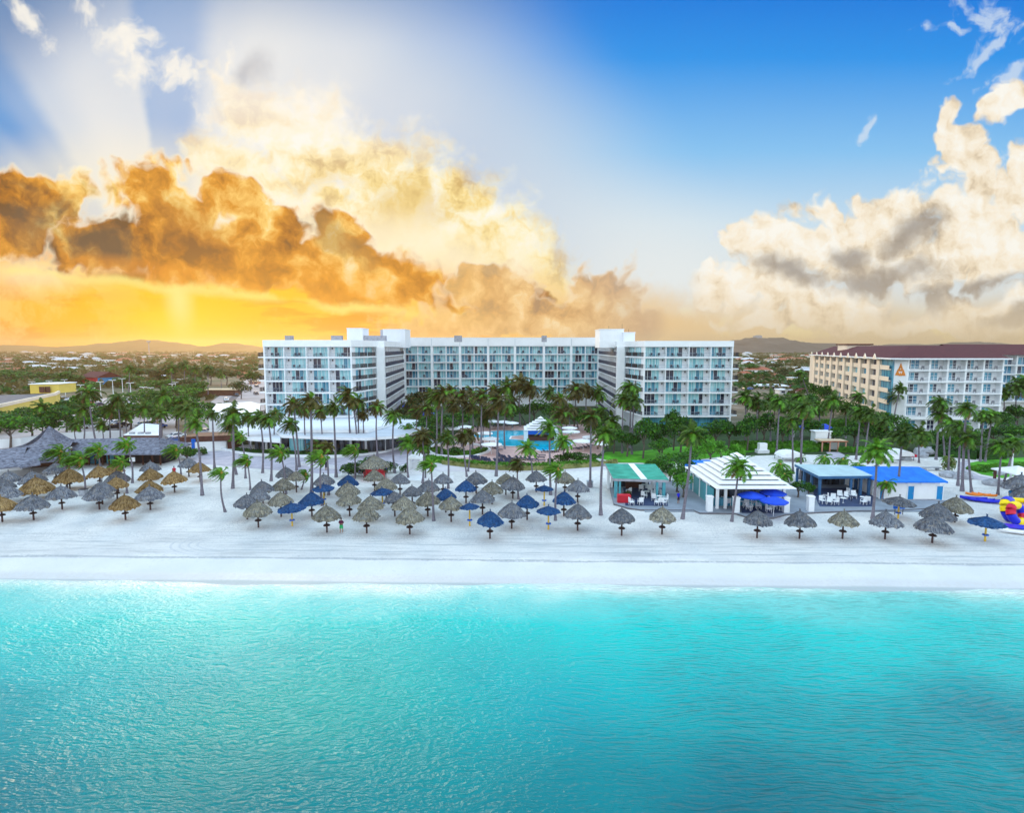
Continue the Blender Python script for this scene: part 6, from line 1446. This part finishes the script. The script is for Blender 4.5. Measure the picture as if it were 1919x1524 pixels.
PALM = [ # base px, py, crown px, py, crown radius px, kind
(78, 825, 78, 762, 20, 'n'), (180, 832, 165, 735, 28, 'n'), (226, 830, 221, 748, 25, 'n'), (157, 832, 156, 768, 20, 'n'), (207, 828, 205, 768, 20, 'n'), (238, 828, 236, 778, 18, 'n'), (271, 832, 270, 765, 24, 'n'), (302, 852, 304, 742, 26, 'n'), (300, 868, 300, 775, 22, 'n'), (336, 846, 335, 772, 20, 'n'), (349, 856, 348, 765, 22, 'n'),
(402, 879, 398, 775, 18, 'n'), (379, 929, 366, 792, 22, 'f'), (436, 916, 436, 775, 30, 'n'), (443, 890, 432, 797, 24, 'n'), (471, 850, 465, 782, 24, 'n'), (125, 918, 114, 847, 22, 'w'), (160, 927, 150, 860, 22, 'w'), (190, 898, 185, 843, 20, 'w'), (248, 906, 238, 833, 20, 'w'), (238, 925, 228, 866, 18, 'w'), (339, 890, 330, 843, 18, 'w'), (422, 960, 414, 886, 17, 'w'), (460, 897, 452, 818, 16, 'w'), (469, 919, 463, 863, 17, 'w'), (145, 832, 140, 797, 16, 'n'), (194, 830, 190, 796, 16, 'n'),
(492, 887, 487, 780, 24, 'n'), (508, 902, 503, 785, 22, 'n'), (516, 846, 516, 776, 22, 'n'), (556, 882, 545, 794, 24, 'n'), (561, 876, 550, 758, 26, 'n'), (584, 926, 582, 750, 28, 'n'), (574, 852, 570, 768, 20, 'n'), (605, 850, 600, 770, 22, 'n'), (630, 895, 625, 762, 24, 'n'), (658, 848, 652, 738, 28, 'n'), (669, 850, 660, 752, 22, 'n'), (674, 848, 672, 755, 20, 'n'), (681, 848, 680, 778, 18, 'n'), (708, 858, 706, 762, 22, 'n'), (740, 887, 738, 778, 24, 'n'),
(763, 838, 763, 800, 20, 's'), (701, 836, 701, 812, 14, 's'), (536, 926, 526, 848, 22, 'w'), (565, 918, 573, 889, 16, 'w'), (604, 948, 602, 856, 22, 'w'), (616, 928, 612, 837, 22, 'n'), (590, 868, 590, 835, 20, 'n'), (665, 898, 665, 843, 18, 'w'), (765, 896, 765, 830, 24, 'f'), (792, 906, 791, 815, 26, 'n'), (797, 903, 794, 835, 22, 'n'), (813, 977, 808, 870, 20, 'w'), (818, 855, 818, 745, 26, 'n'), (828, 856, 831, 735, 26, 'n'), (866, 838, 866, 742, 26, 'n'), (902, 850, 903, 742, 26, 'n'), (930, 893, 934, 750, 28, 'n'), (840, 916, 838, 820, 24, 'n'), (875, 894, 868, 818, 22, 'n'), (877, 884, 880, 812, 22, 'n'),
(850, 845, 850, 757, 24, 'n'), (885, 842, 885, 760, 24, 'n'), (918, 838, 918, 768, 24, 'n'), (946, 842, 948, 758, 24, 'n'), (800, 846, 800, 764, 22, 'n'), (780, 840, 782, 770, 22, 'n'), (805, 812, 806, 738, 22, 'n'), (845, 808, 846, 732, 22, 'n'), (880, 806, 882, 735, 22, 'n'), (925, 800, 925, 732, 22, 'n'), (950, 800, 950, 725, 24, 'n'), (905, 835, 908, 785, 20, 'n'),
(975, 800, 974, 716, 30, 'n'), (992, 802, 993, 728, 26, 'n'), (1029, 792, 1029, 735, 20, 'n'), (1083, 804, 1078, 730, 28, 'n'), (1100, 800, 1099, 730, 24, 'n'), (1119, 798, 1120, 735, 22, 'n'), (985, 795, 960, 750, 22, 'n'), (1055, 810, 1050, 748, 22, 'n'), (1070, 815, 1068, 768, 22, 'n'), (998, 892, 989, 838, 24, 'f'), (1032, 928, 1030, 800, 26, 'f'), (1053, 870, 1055, 825, 24, 'f'), (1055, 832, 1053, 775, 26, 'n'), (1041, 976, 1045, 880, 21, 'w'), (972, 936, 970, 868, 22, 'n'),
(1106, 914, 1108, 780, 28, 'n'), (1126, 966, 1134, 812, 30, 'n'), (1166, 850, 1168, 748, 24, 'n'), (1180, 840, 1181, 725, 26, 'n'), (1184, 852, 1189, 750, 24, 'n'), (1279, 973, 1296, 812, 32, 'n'), (1371, 978, 1385, 872, 32, 'f'), (1395, 840, 1397, 742, 24, 'n'), (1418, 840, 1418, 752, 24, 'n'), (1140, 840, 1146, 790, 26, 'n'), (1125, 838, 1128, 770, 22, 'n'),
(1444, 828, 1445, 748, 24, 'n'), (1455, 850, 1460, 752, 22, 'n'), (1486, 886, 1485, 787, 22, 'n'), (1500, 899, 1507, 762, 28, 'n'), (1535, 822, 1534, 762, 22, 'n'), (1550, 842, 1560, 750, 24, 'n'), (1606, 830, 1610, 742, 20, 'n'), (1604, 862, 1612, 770, 24, 'n'), (1619, 866, 1631, 775, 24, 'n'), (1635, 973, 1643, 842, 34, 'f'), (1671, 815, 1687, 727, 17, 'n'), (1676, 808, 1680, 742, 20, 'n'), (1701, 800, 1706, 750, 20, 'n'), (1718, 800, 1722, 730, 24, 'n'), (1728, 800, 1731, 752, 20, 'n'), (1754, 862, 1762, 752, 22, 'n'), (1680, 936, 1690, 815, 30, 'n'), (1770, 862, 1763, 775, 22, 'n'),
(1777, 886, 1782, 795, 26, 'n'), (1795, 911, 1800, 800, 26, 'n'), (1803, 921, 1812, 765, 24, 'n'), (1821, 923, 1815, 820, 26, 'n'), (1846, 866, 1860, 778, 26, 'n'), (1837, 866, 1842, 777, 20, 'n'), (1870, 928, 1878, 835, 28, 'n'), (1880, 908, 1902, 828, 28, 'n'), (1722, 868, 1722, 812, 30, 'n'), (1777, 872, 1777, 858, 14, 's'), (1652, 941, 1661, 905, 24, 's'), (1545, 872, 1545, 858, 20, 's'), (1582, 876, 1580, 862, 22, 's'), (1462, 892, 1462, 872, 24, 's'), (1470, 905, 1470, 890, 20, 's'), (1500, 866, 1500, 858, 14, 's'), (1605, 888, 1608, 872, 22, 's'),
(1903, 800, 1905, 725, 24, 'n'), (1880, 800, 1882, 735, 20, 'n'), (1920, 800, 1921, 715, 26, 'n'), (1500, 820, 1500, 745, 20, 'n'), (1480, 825, 1478, 760, 22, 'n'), (1585, 822, 1586, 765, 20, 'n'), (1650, 842, 1654, 790, 22, 'n'), (1525, 770, 1500, 700, 14, 'n'),
(320, 740, 322, 690, 12, 'n'), (345, 738, 345, 684, 12, 'n'), (365, 735, 366, 692, 12, 'n'), (390, 745, 390, 690, 13, 'n'), (240, 745, 243, 690, 12, 'n'), (470, 735, 470, 700, 12, 'n'), (415, 735, 413, 702, 10, 'n')]
PZ = lambda x: ('among the trees behind the left cluster' if x < 350 else 'left of the hotel' if x < 480 else 'before the hotel left wing' if x < 760 else 'between promenade and pool' if x < 960 else 'around the pool bar' if x < 1120 else 'before the hotel right wing' if x < 1380 else 'between the two hotels' if x < 1640 else 'before the cream hotel' if x < 1800 else 'at the right edge')
KN2 = {'n': 'coconut palm', 'w': 'windswept short palm', 'f': 'bright green coconut palm', 's': 'small bushy palm'}
def make_palm(bx_, by_, cx_, cy_, cr_, k, label, group='palms around the beach resort'):
    g = G(bx_, by_); t = empty('palm_tree', (g.x, g.y, 0), label=label, cat='palm tree', group=group)
    top = D(cx_, cy_, g.y); dist = g.y * cP; h = max(top.z, .8); dx = top.x - g.x
    Lr = cr_ / FOC * dist; thick = .10 + .009 * h
    mb = MB(); pts = []; rad = []; r = rp_
    bend = r.uniform(.6, 1.6); wob = r.uniform(-.25, .25)
    for i in range(9):
        u = i / 8; pts.append((dx * u ** bend + wob * sin(u * pi) * (h > 4), wob * .6 * sin(u * pi * 1.2), h * u - .05 * (i == 0))); rad.append(thick * (1.0 - .42 * u) * (1.55 if i == 0 else 1))
    mb.tube(pts, rad, 7); mb.build('trunk', 'trunk', t, smooth=True)
    me = r.choice({'n': CRN, 'w': CRW, 'f': CRF, 's': CRS}[k] if not (k == 'n' and 560 < bx_ < 1110 and r.random() < .62) else CRO); base = {'n': 2.35, 'w': 1.42, 'f': 2.4, 's': 2.0}[k]
    c = obj('crown', me, t, (dx, pts[-1][1], h), r.uniform(-.5, .5) if k == 'w' else r.uniform(-1.3, 1.3), Lr / base * 1.04); return t
cn = {}
for (a, b, c, d, e, k) in sorted(PALM):
    key = (k, PZ(a)); i = cn.get(key, 0); cn[key] = i + 1
    make_palm(a, b, c, d, e, k, '%s %s, %s from left' % (KN2[k], PZ(a), ordn(i)))
# ---------- broadleaf trees and shrubs ----------
def leaf_crown(seed, n=1700, lobes=9, flat=.6, leaf=.085, mats=('leaf_dark', 'leaf_mid'), hollow=.35):
    r = random.Random(seed); mb = MB(); LB = []
    for i in range(lobes):
        a = r.uniform(0, 2 * pi); d = r.uniform(.15, .72); LB.append((Vector((cos(a) * d, sin(a) * d, r.uniform(-.1, .55) * flat + (.3 if d < .4 else 0) * flat)), r.uniform(.28, .5)))
    for _ in range(n):
        c, rr = r.choice(LB); v = Vector((r.gauss(0, 1), r.gauss(0, 1), r.gauss(0, 1))).normalized()
        if v.z < -.3 and r.random() < .6: continue
        p = c + Vector((v.x, v.y, v.z * .7)) * rr * r.uniform(hollow + .4, 1.05)
        s = leaf * r.uniform(.5, 1.25); d1 = (v * .25 + Vector((r.gauss(0, 1), r.gauss(0, 1), r.gauss(0, .7)))).normalized(); d2 = d1.cross(Vector((r.gauss(0, 1), r.gauss(0, 1), r.gauss(0, 1)))).normalized()
        mb.add([p - d1 * s, p - d2 * s * .5, p + d1 * s, p + d2 * s * .5], [(0, 1, 2, 3)], 0 if r.random() < .62 else 1)
    return mb.mesh('crown', list(mats))
TC = {'d': [leaf_crown(1 + i) for i in range(3)], 'm': [leaf_crown(11 + i, mats=('leaf_mid', 'leaf_dark')) for i in range(3)], 'b': [leaf_crown(21 + i, mats=('leaf_bright', 'leaf_mid'), leaf=.075) for i in range(2)],
      'o': [leaf_crown(31 + i, mats=('leaf_olive', 'leaf_dark')) for i in range(3)], 'r': [leaf_crown(41, mats=('leaf_red', 'leaf_dark'))], 'y': [leaf_crown(51, mats=('leaf_yellow', 'leaf_mid'))]}
def tree(px, pyb, pyt, wpx, k, label, name='tree', catg='tree', group=None):
    g = G(px, pyb); dist = g.y * cP; ztop = max(D(px, pyt, g.y).z, .6); w = wpx / FOC * dist / 2; r = rp_
    t = empty(name, (g.x, g.y, 0), label=label, cat=catg, group=group)
    ch = ztop * (.62 if name == 'tree' else .95); mb = MB(); zb = ztop - ch * .75
    mb.tube([(0, 0, -.05), (w * .05, 0, zb * .6), (0, w * .04, zb + ch * .2)], [.10 * w ** .5 + .04, .08 * w ** .5 + .03, .03], 6)
    for a in range(4):
        an = a * 1.6 + r.random(); mb.tube([(0, 0, zb * .7), (cos(an) * w * .3, sin(an) * w * .3, zb + ch * .12), (cos(an) * w * .55, sin(an) * w * .55, zb + ch * .35)], [.06 * w ** .5, .045 * w ** .5, .02], 5)
    mb.build('trunk', 'bark', t)
    sz = ch / (1.0 * .9 + .25) * 1.15; obj('crown', r.choice(TC[k]), t, (0, 0, zb + ch * .1), r.uniform(0, 6.28), (w * 1.05, w * 1.05, sz)); return t
TR = [(20, 840, 778, 95, 'm'), (-20, 835, 790, 80, 'd'), (60, 830, 775, 90, 'd'), (100, 826, 765, 90, 'd'), (125, 812, 752, 80, 'd'), (150, 822, 778, 70, 'm'), (195, 812, 762, 90, 'd'), (245, 805, 756, 100, 'd'), (285, 800, 752, 90, 'm'), (330, 802, 745, 90, 'd'), (300, 780, 735, 80, 'd'), (355, 800, 750, 80, 'd'), (370, 812, 765, 60, 'm'), (265, 770, 730, 90, 'm'), (335, 760, 722, 80, 'm'), (365, 750, 716, 70, 'm'), (145, 800, 745, 60, 'd'), (40, 805, 765, 70, 'd'), (0, 812, 772, 60, 'd'),
      (395, 790, 755, 50, 'd'), (420, 782, 752, 40, 'o'), (350, 862, 838, 40, 'd'), (380, 852, 840, 30, 'd'), (470, 730, 698, 40, 'o'), (452, 748, 715, 40, 'o'), (425, 722, 690, 60, 'o'), (395, 722, 688, 60, 'o'), (360, 718, 682, 60, 'o'), (325, 715, 682, 60, 'o'), (290, 716, 690, 60, 'o'), (260, 712, 690, 60, 'd'), (240, 726, 704, 50, 'd'), (150, 722, 706, 70, 'd'), (120, 725, 700, 60, 'd'), (80, 718, 698, 70, 'd'), (40, 715, 696, 60, 'd'), (10, 712, 695, 60, 'd'), (300, 735, 712, 70, 'm'), (350, 738, 712, 70, 'o'), (160, 735, 718, 50, 'd'), (95, 735, 712, 60, 'd'),
      (1205, 860, 785, 60, 'd'), (1240, 855, 790, 60, 'd'), (1275, 850, 782, 60, 'd'), (1235, 865, 820, 50, 'm'), (1340, 845, 788, 70, 'd'), (1365, 842, 790, 50, 'd'), (1315, 848, 800, 60, 'm'), (1290, 860, 815, 40, 'm'), (1175, 856, 812, 50, 'd'), (1150, 850, 800, 50, 'm'), (1120, 842, 790, 50, 'd'), (1262, 845, 770, 40, 'd'),
      (1270, 885, 848, 80, 'm'), (1240, 890, 855, 50, 'm'), (1225, 888, 860, 40, 'm'), (1330, 870, 828, 60, 'b'), (1350, 866, 830, 50, 'b'), (1300, 872, 840, 50, 'b'), (1375, 862, 836, 40, 'b'), (1285, 905, 862, 40, 'd'), (1268, 925, 875, 44, 'm'), (1280, 935, 890, 40, 'b'), (1255, 905, 870, 36, 'd'), (1495, 935, 902, 40, 'd'), (1515, 928, 905, 24, 'd'), (1475, 900, 880, 30, 'm'), (1640, 915, 875, 44, 'd'),
      (790, 862, 822, 50, 'd'), (815, 846, 800, 60, 'd'), (800, 830, 785, 60, 'd'), (770, 815, 775, 50, 'd'), (830, 820, 776, 60, 'd'), (860, 812, 770, 60, 'd'), (895, 808, 762, 60, 'd'), (930, 800, 760, 60, 'd'), (960, 802, 760, 60, 'd'), (1000, 795, 752, 60, 'd'), (1040, 800, 758, 60, 'd'), (1075, 806, 765, 60, 'd'), (1105, 812, 770, 60, 'm'), (760, 798, 765, 40, 'o'), (740, 770, 745, 30, 'm'), (770, 790, 745, 40, 'o'), (785, 780, 735, 50, 'o'), (1010, 830, 800, 1, 'd'),
      (665, 892, 868, 60, 'd'), (725, 886, 866, 36, 'd'), (690, 880, 860, 50, 'm'), (760, 885, 870, 26, 'd'), (1085, 866, 848, 50, 'd'), (1060, 870, 850, 40, 'd'), (1110, 864, 850, 30, 'm'), (855, 853, 838, 40, 'd'), (1030, 872, 858, 16, 'd'),
      (1400, 845, 780, 50, 'd'), (1430, 838, 778, 60, 'd'), (1465, 842, 785, 50, 'd'), (1500, 832, 778, 60, 'd'), (1530, 836, 790, 40, 'd'), (1420, 790, 752, 50, 'm'), (1450, 785, 745, 50, 'o'), (1480, 780, 740, 50, 'd'), (1515, 785, 740, 50, 'd'), (1560, 790, 745, 50, 'd'), (1590, 800, 755, 60, 'd'), (1620, 812, 770, 60, 'd'), (1560, 838, 800, 50, 'm'), (1600, 838, 795, 50, 'd'), (1640, 842, 800, 50, 'd'), (1690, 840, 795, 60, 'd'), (1660, 820, 775, 60, 'd'), (1720, 845, 812, 60, 'm'), (1755, 838, 808, 60, 'd'), (1790, 842, 815, 50, 'm'), (1825, 842, 812, 60, 'd'), (1860, 838, 800, 60, 'd'), (1895, 835, 795, 60, 'd'), (1930, 842, 800, 60, 'm'), (1880, 812, 775, 50, 'd'), (1905, 800, 760, 50, 'd'),
      (1690, 905, 880, 1, 'd'), (1775, 884, 858, 26, 'y'), (1170, 905, 890, 1, 'd'), (1175, 935, 920, 22, 'r'), (1440, 775, 755, 40, 'd'), (1400, 772, 745, 30, 'd'), (1400, 722, 700, 24, 'd'), (1430, 715, 695, 30, 'd'), (1470, 712, 690, 30, 'o'), (1500, 735, 705, 30, 'd'), (1520, 760, 720, 40, 'd'), (1545, 768, 725, 30, 'd'), (1410, 700, 682, 30, 'd'), (1450, 695, 680, 30, 'o')]
TZN = lambda x, y: ('in the grove left of the hotel' if x < 480 and y > 745 else 'in the far scrub at left' if x < 480 else 'at the promenade' if x < 780 and y > 860 else 'behind the promenade palms' if x < 880 else 'around the pool' if x < 1118 else 'at the foot of the right wing' if x < 1400 and y > 835 and y < 862 else 'between green and white pavilions' if x < 1400 and y > 790 else 'beyond the lane between the hotels' if y < 780 else 'between the two hotels' if x < 1660 and y < 870 else 'beside the beach pavilions' if y >= 870 else 'before the cream hotel')
TK = {'d': 'dark green', 'm': 'mid green', 'b': 'bright green', 'o': 'olive brown', 'r': 'red flowering', 'y': 'yellow green'}
cn = {}
for (x, yb, yt, w, k) in sorted(TR):
    if w < 5: continue
    sh_ = (yb - yt) < 32 and yb > 800
    key = (k, sh_, TZN(x, yb)); i = cn.get(key, 0); cn[key] = i + 1
    tree(x, yb, yt, w, k, '%s %s %s, %s from left' % (TK[k], 'shrub' if sh_ else 'tree', TZN(x, yb), ordn(i)), 'shrub' if sh_ else 'tree', 'shrub' if sh_ else 'tree', 'leafy trees and shrubs of the resort')
# far-off scrub as one mass
def scrub(name, n, seed, ymin, ymax, lab, mats):
    r = random.Random(seed); mb = MB()
    for _ in range(n):
        u = r.random(); Y = ymin * (ymax / ymin) ** u; x = r.uniform(-1.05, 1.05) * Y
        pxx = 959.5 + x / Y * FOC
        if 485 < pxx < 1385 and Y < 900: continue
        if Y < 420 and (380 < pxx < 500): continue
        if Y < 300 and (100 < pxx < 330 or 1385 < pxx < 1480 and Y > 200): continue
        if Y < 260 and pxx > 1520: continue
        hgt = r.uniform(2.0, 5.0) * (1 + .15 * (Y > 800)); wd = r.uniform(2.5, 6.5) * (1 + Y / 1800); mi = r.randrange(3)
        for q in range(9):
            a = r.uniform(0, 2 * pi); d = r.uniform(0, wd); c = Vector((x + cos(a) * d, Y + sin(a) * d * .6, r.uniform(.25, .85) * hgt * (1 - .4 * d / wd))); s = r.uniform(.45, 1.0) * hgt * .42 * (1 + Y / 2500)
            n1 = Vector((r.gauss(0, 1), r.gauss(0, .5), r.gauss(0, .35))).normalized(); n2_ = n1.cross(Vector((r.gauss(0, .3), 1, r.gauss(0, .5)))).normalized()
            mb.add([c - n1 * s * 1.3, c - n2_ * s * .7 + n1 * s * .3, c + n1 * s * 1.2, c + n2_ * s * .8 - n1 * s * .3], [(0, 1, 2, 3)], mi)
    tag(mb.build(name, mats), lab, kind='stuff')
scrub('scrub', 9000, 9, 230, 3300, 'low dry scrub and trees stretching inland', ['leaf_olive', 'leaf_dark', 'leaf_olive'])
# ---------- houses inland ----------
rt = random.Random(77); HP = []
for (x, y, w, hh, wm, rm) in [(118, 678, 26, 8, 'house_white', 'roof_grey'), (140, 676, 14, 6, 'house_white', 'roof_grey'), (200, 680, 24, 8, 'house_white', 'roof_white'), (222, 681, 9, 7, 'house_white', 'roof_terracotta'), (110, 693, 16, 6, 'house_white', 'roof_grey'), (135, 694, 22, 6, 'roof_grey', 'roof_grey'), (35, 695, 40, 6, 'house_pink', 'roof_terracotta'), (70, 690, 30, 6, 'house_white', 'roof_grey'), (10, 682, 22, 5, 'house_white', 'roof_terracotta'), (55, 682, 22, 5, 'house_white', 'roof_grey'), (98, 683, 10, 4, 'house_white', 'roof_white'),
                          (170, 688, 40, 4, 'house_cream', 'roof_white'), (305, 710, 22, 6, 'house_pink', 'roof_grey'), (265, 678, 16, 5, 'house_white', 'roof_terracotta'), (275, 670, 20, 4, 'house_white', 'roof_white'), (330, 667, 18, 4, 'house_white', 'roof_white'), (310, 668, 14, 4, 'house_cream', 'roof_terracotta'), (235, 676, 18, 5, 'house_pink', 'roof_terracotta'), (460, 708, 22, 10, 'house_pink', 'roof_terracotta'), (440, 702, 18, 8, 'house_cream', 'roof_terracotta'), (478, 720, 14, 8, 'house_pink', 'house_cream'),
                          (1420, 700, 40, 12, 'house_white', 'roof_terracotta'), (1445, 708, 30, 8, 'house_white', 'roof_terracotta'), (1395, 705, 18, 9, 'house_white', 'roof_terracotta'), (1440, 728, 56, 9, 'house_cream', 'roof_white'), (1470, 738, 26, 12, 'house_white', 'roof_white'), (1505, 742, 20, 14, 'house_white', 'roof_red'), (1490, 718, 22, 16, 'house_cream', 'roof_white'), (1510, 700, 28, 10, 'house_white', 'roof_grey'), (1400, 665, 14, 5, 'house_white', 'roof_grey'), (1385, 672, 10, 4, 'house_white', 'roof_white'), (1412, 676, 16, 5, 'house_white', 'roof_white'), (1500, 692, 24, 6, 'house_white', 'roof_white')]:
    HP.append((x, y, w, hh, wm, rm))
for _ in range(58):
    y = 655.5 + 24 * rt.random() ** 1.6; x = rt.uniform(0, 480); HP.append((x, y, rt.uniform(6, 16) * (y - 645) / 20, rt.uniform(1.6, 3.2) * (y - 645) / 16, rt.choice(['house_white', 'house_white', 'house_cream']), rt.choice(['roof_white', 'roof_terracotta', 'roof_grey', 'roof_terracotta'])))
for _ in range(34):
    y = 655 + 28 * rt.random() ** 1.3; x = rt.uniform(1384, 1525); HP.append((x, y, rt.uniform(6, 14) * (y - 643) / 20, rt.uniform(1.6, 3.0) * (y - 643) / 16, rt.choice(['house_white', 'house_white', 'house_cream']), rt.choice(['roof_white', 'roof_terracotta', 'roof_grey', 'roof_terracotta'])))
HP.sort(); cn = {}
WN = {'house_white': 'white', 'house_cream': 'cream', 'house_pink': 'pinkish', 'roof_grey': 'grey'}
RN = {'roof_grey': 'grey roof', 'roof_white': 'white roof', 'roof_terracotta': 'terracotta roof', 'roof_red': 'dark red roof', 'house_cream': 'cream flat roof'}
for (x, y, w, hh, wm, rm) in HP:
    g = G(x, max(y, 654.5)); dist = g.y; W = max(w / FOC * dist, 5) / 2; Hh = min(max(hh / FOC * dist, 2.6), 12) * .6; Dp = min(W * .9, 9)
    band = 'near' if y > 690 else ('mid-distance' if y > 668 else 'distant'); side = 'left plain' if x < 700 else 'plain between the hotels'
    key = (wm, rm, band, side); i = cn.get(key, 0); cn[key] = i + 1
    t = empty('house', (g.x, g.y, 0), rt.uniform(-.25, .25), label='%s %s house with %s on the %s, %s from left' % (band, WN[wm], RN[rm], side, ordn(i)), cat='house', group='houses scattered inland')
    mb = MB(); mb.box(-W, W, -Dp, Dp, 0, Hh); mb.build('wall', wm, t)
    mb = MB(); o = .4
    if rm in ('roof_white', 'house_cream'): mb.box(-W - o, W + o, -Dp - o, Dp + o, Hh, Hh + .4)
    else: rz = Hh * .75; mb.add([(-W - o, -Dp - o, Hh), (W + o, -Dp - o, Hh), (W + o, Dp + o, Hh), (-W - o, Dp + o, Hh), (-W * .5, 0, Hh + rz), (W * .5, 0, Hh + rz)], [(0, 1, 5, 4), (1, 2, 5), (2, 3, 4, 5), (3, 0, 4), (0, 3, 2, 1)])
    mb.build('roof', rm, t)
    if dist < 900:
        for q in range(2 if W < 8 else 4):
            u = (q + .5) / (2 if W < 8 else 4) * 2 - 1; mb = MB(); mb.box(W * u - .8, W * u + .8, -Dp - .08, -Dp - .002, Hh * .35, Hh * .8); mb.build('window', 'glass_dark', t)
# ---------- people ----------
def person(px, py, rz, shirt, shorts, label, pose=0, sc=1.0, z=0.0, hair='black'):
    g = G(px, py, z); t = empty('person', (g.x, g.y, z), rz, sc, label=label, cat='person')
    me = bpy.data.meshes.new('body'); J = {'hip': (0, 0, .96), 'chest': (0, 0, 1.28), 'neck': (0, 0, 1.50), 'head0': (0, -.01, 1.60), 'head1': (0, -.02, 1.70)}
    V_ = [('hip', .125), ('chest', .145), ('neck', .055), ('head0', .085), ('head1', .09)]; vs = [J[k] for k, _ in V_]; rad = [r for _, r in V_]; ed = [(0, 1), (1, 2), (2, 3), (3, 4)]
    def chain(start, pts):
        p = start
        for co, r in pts: vs.append(co); rad.append(r); ed.append((p, len(vs) - 1)); p = len(vs) - 1
        return p
    for s in (-1, 1):
        st = .03 * pose * s
        chain(0, [((s * .10, 0, .88), .095), ((s * .12, -.02 + st, .50), .062), ((s * .13, .0 + st * 2, .10), .042), ((s * .14, -.13 + st * 2, .03), .035)])
        if pose == 1: a = [((s * .19, 0, 1.43), .055), ((s * .27, .02, 1.16), .042), ((s * .12, -.17, 1.12), .034), ((s * .05, -.20, 1.15), .028)]
        else: a = [((s * .19, 0, 1.43), .055), ((s * .25, .02, 1.15), .042), ((s * .26, -.05, .90), .032), ((s * .26, -.07, .82), .028)]
        e = chain(1, a); hx, hy, hz = a[-1][0]
        for f in range(4): chain(e, [((hx + (f - 1.5) * .018, hy - .02, hz - .045 if pose != 1 else hz + .02), .010), ((hx + (f - 1.5) * .02, hy - .03, hz - (.085 + .006 * (f % 3)) if pose != 1 else hz + .04), .008)])
        chain(e, [((hx - s * .035, hy - .035, hz - .03), .010)])
    me.from_pydata(vs, ed, []); o = bpy.data.objects.new('body', me); COL.objects.link(o); o.parent = t; me.materials.append(M_('skin'))
    md = o.modifiers.new('skin', 'SKIN'); o.modifiers.new('sub', 'SUBSURF').render_levels = 1
    for i, v in enumerate(me.skin_vertices[0].data): v.radius = (rad[i], rad[i]); v.use_root = (i == 0)
    mb = MB(); mb.lathe([(.075, 1.50), (.17, 1.44), (.185, 1.25), (.165, 1.05), (.17, .90)], 14); [setattr(mb, 'v', [(x * 1.1, y * .82, z_) for x, y, z_ in mb.v])]
    for s in (-1, 1): mb.tube([(s * .13, 0, 1.43), (s * .235, .01, 1.28), (s * .262, .02, 1.18)], [.085, .07, .062], 8)
    mb.build('shirt', shirt, t, smooth=True)
    mb = MB(); mb.lathe([(.165, .98), (.178, .86), (.17, .78)], 14); mb.v = [(x * 1.08, y * .85, z_) for x, y, z_ in mb.v]
    for s in (-1, 1): mb.tube([(s * .095, 0, .86), (s * .12, -.02, .52)], [.108, .098], 9)
    mb.build('shorts', shorts, t, smooth=True)
    mb = MB(); mb.lathe([(.005, 1.815), (.07, 1.80), (.108, 1.74), (.112, 1.68), (.09, 1.64)], 12, c=(0, .015)); mb.build('hair', hair, t, smooth=True); return t
person(640, 999, 0, 'maroon_cloth', 'green_cloth', 'person in dark maroon shirt and green shorts standing on the open sand', 1, 1.03)
person(1271, 944, .6, 'blue_vinyl', 'dark_navy', 'person in blue and red clothes standing on the terrace', 0, 1, TZ)
person(611, 882, 1.2, 'dark_navy', 'dark_navy', 'person in dark clothes walking on the promenade', 0, 1.05)
person(674, 890, 2.0, 'red_vinyl', 'blue_vinyl', 'person in red shirt at left side of the red kiosk')
person(680, 893, .6, 'blue_door', 'dark_navy', 'person in teal shirt just left of the red kiosk')
person(732, 884, -1.0, 'red_vinyl', 'dark_navy', 'person in red shirt right of the red kiosk')
person(724, 887, -.4, 'dark_navy', 'blue_paint', 'person in dark shirt bending by right side of kiosk')
person(1908, 940, .3, 'red_vinyl', 'red_vinyl', 'person in red beside the palapa at the right edge')
person(1893, 938, -.3, 'blue_door', 'blue_door', 'person in turquoise beside the palapa at the right edge')
person(327, 893, .3, 'red_vinyl', 'red_vinyl', 'person in red by windswept palm in left cluster')
person(1522, 952, 0, 'white_canvas', 'blue_canvas', 'person in pale top beside the rightmost terrace pillar', 0, 1, 0)
person(1460, 857, 0, 'white_canvas', 'dark_navy', 'person in pale top on the sand near the white tent')
print('objects', len(bpy.data.objects))
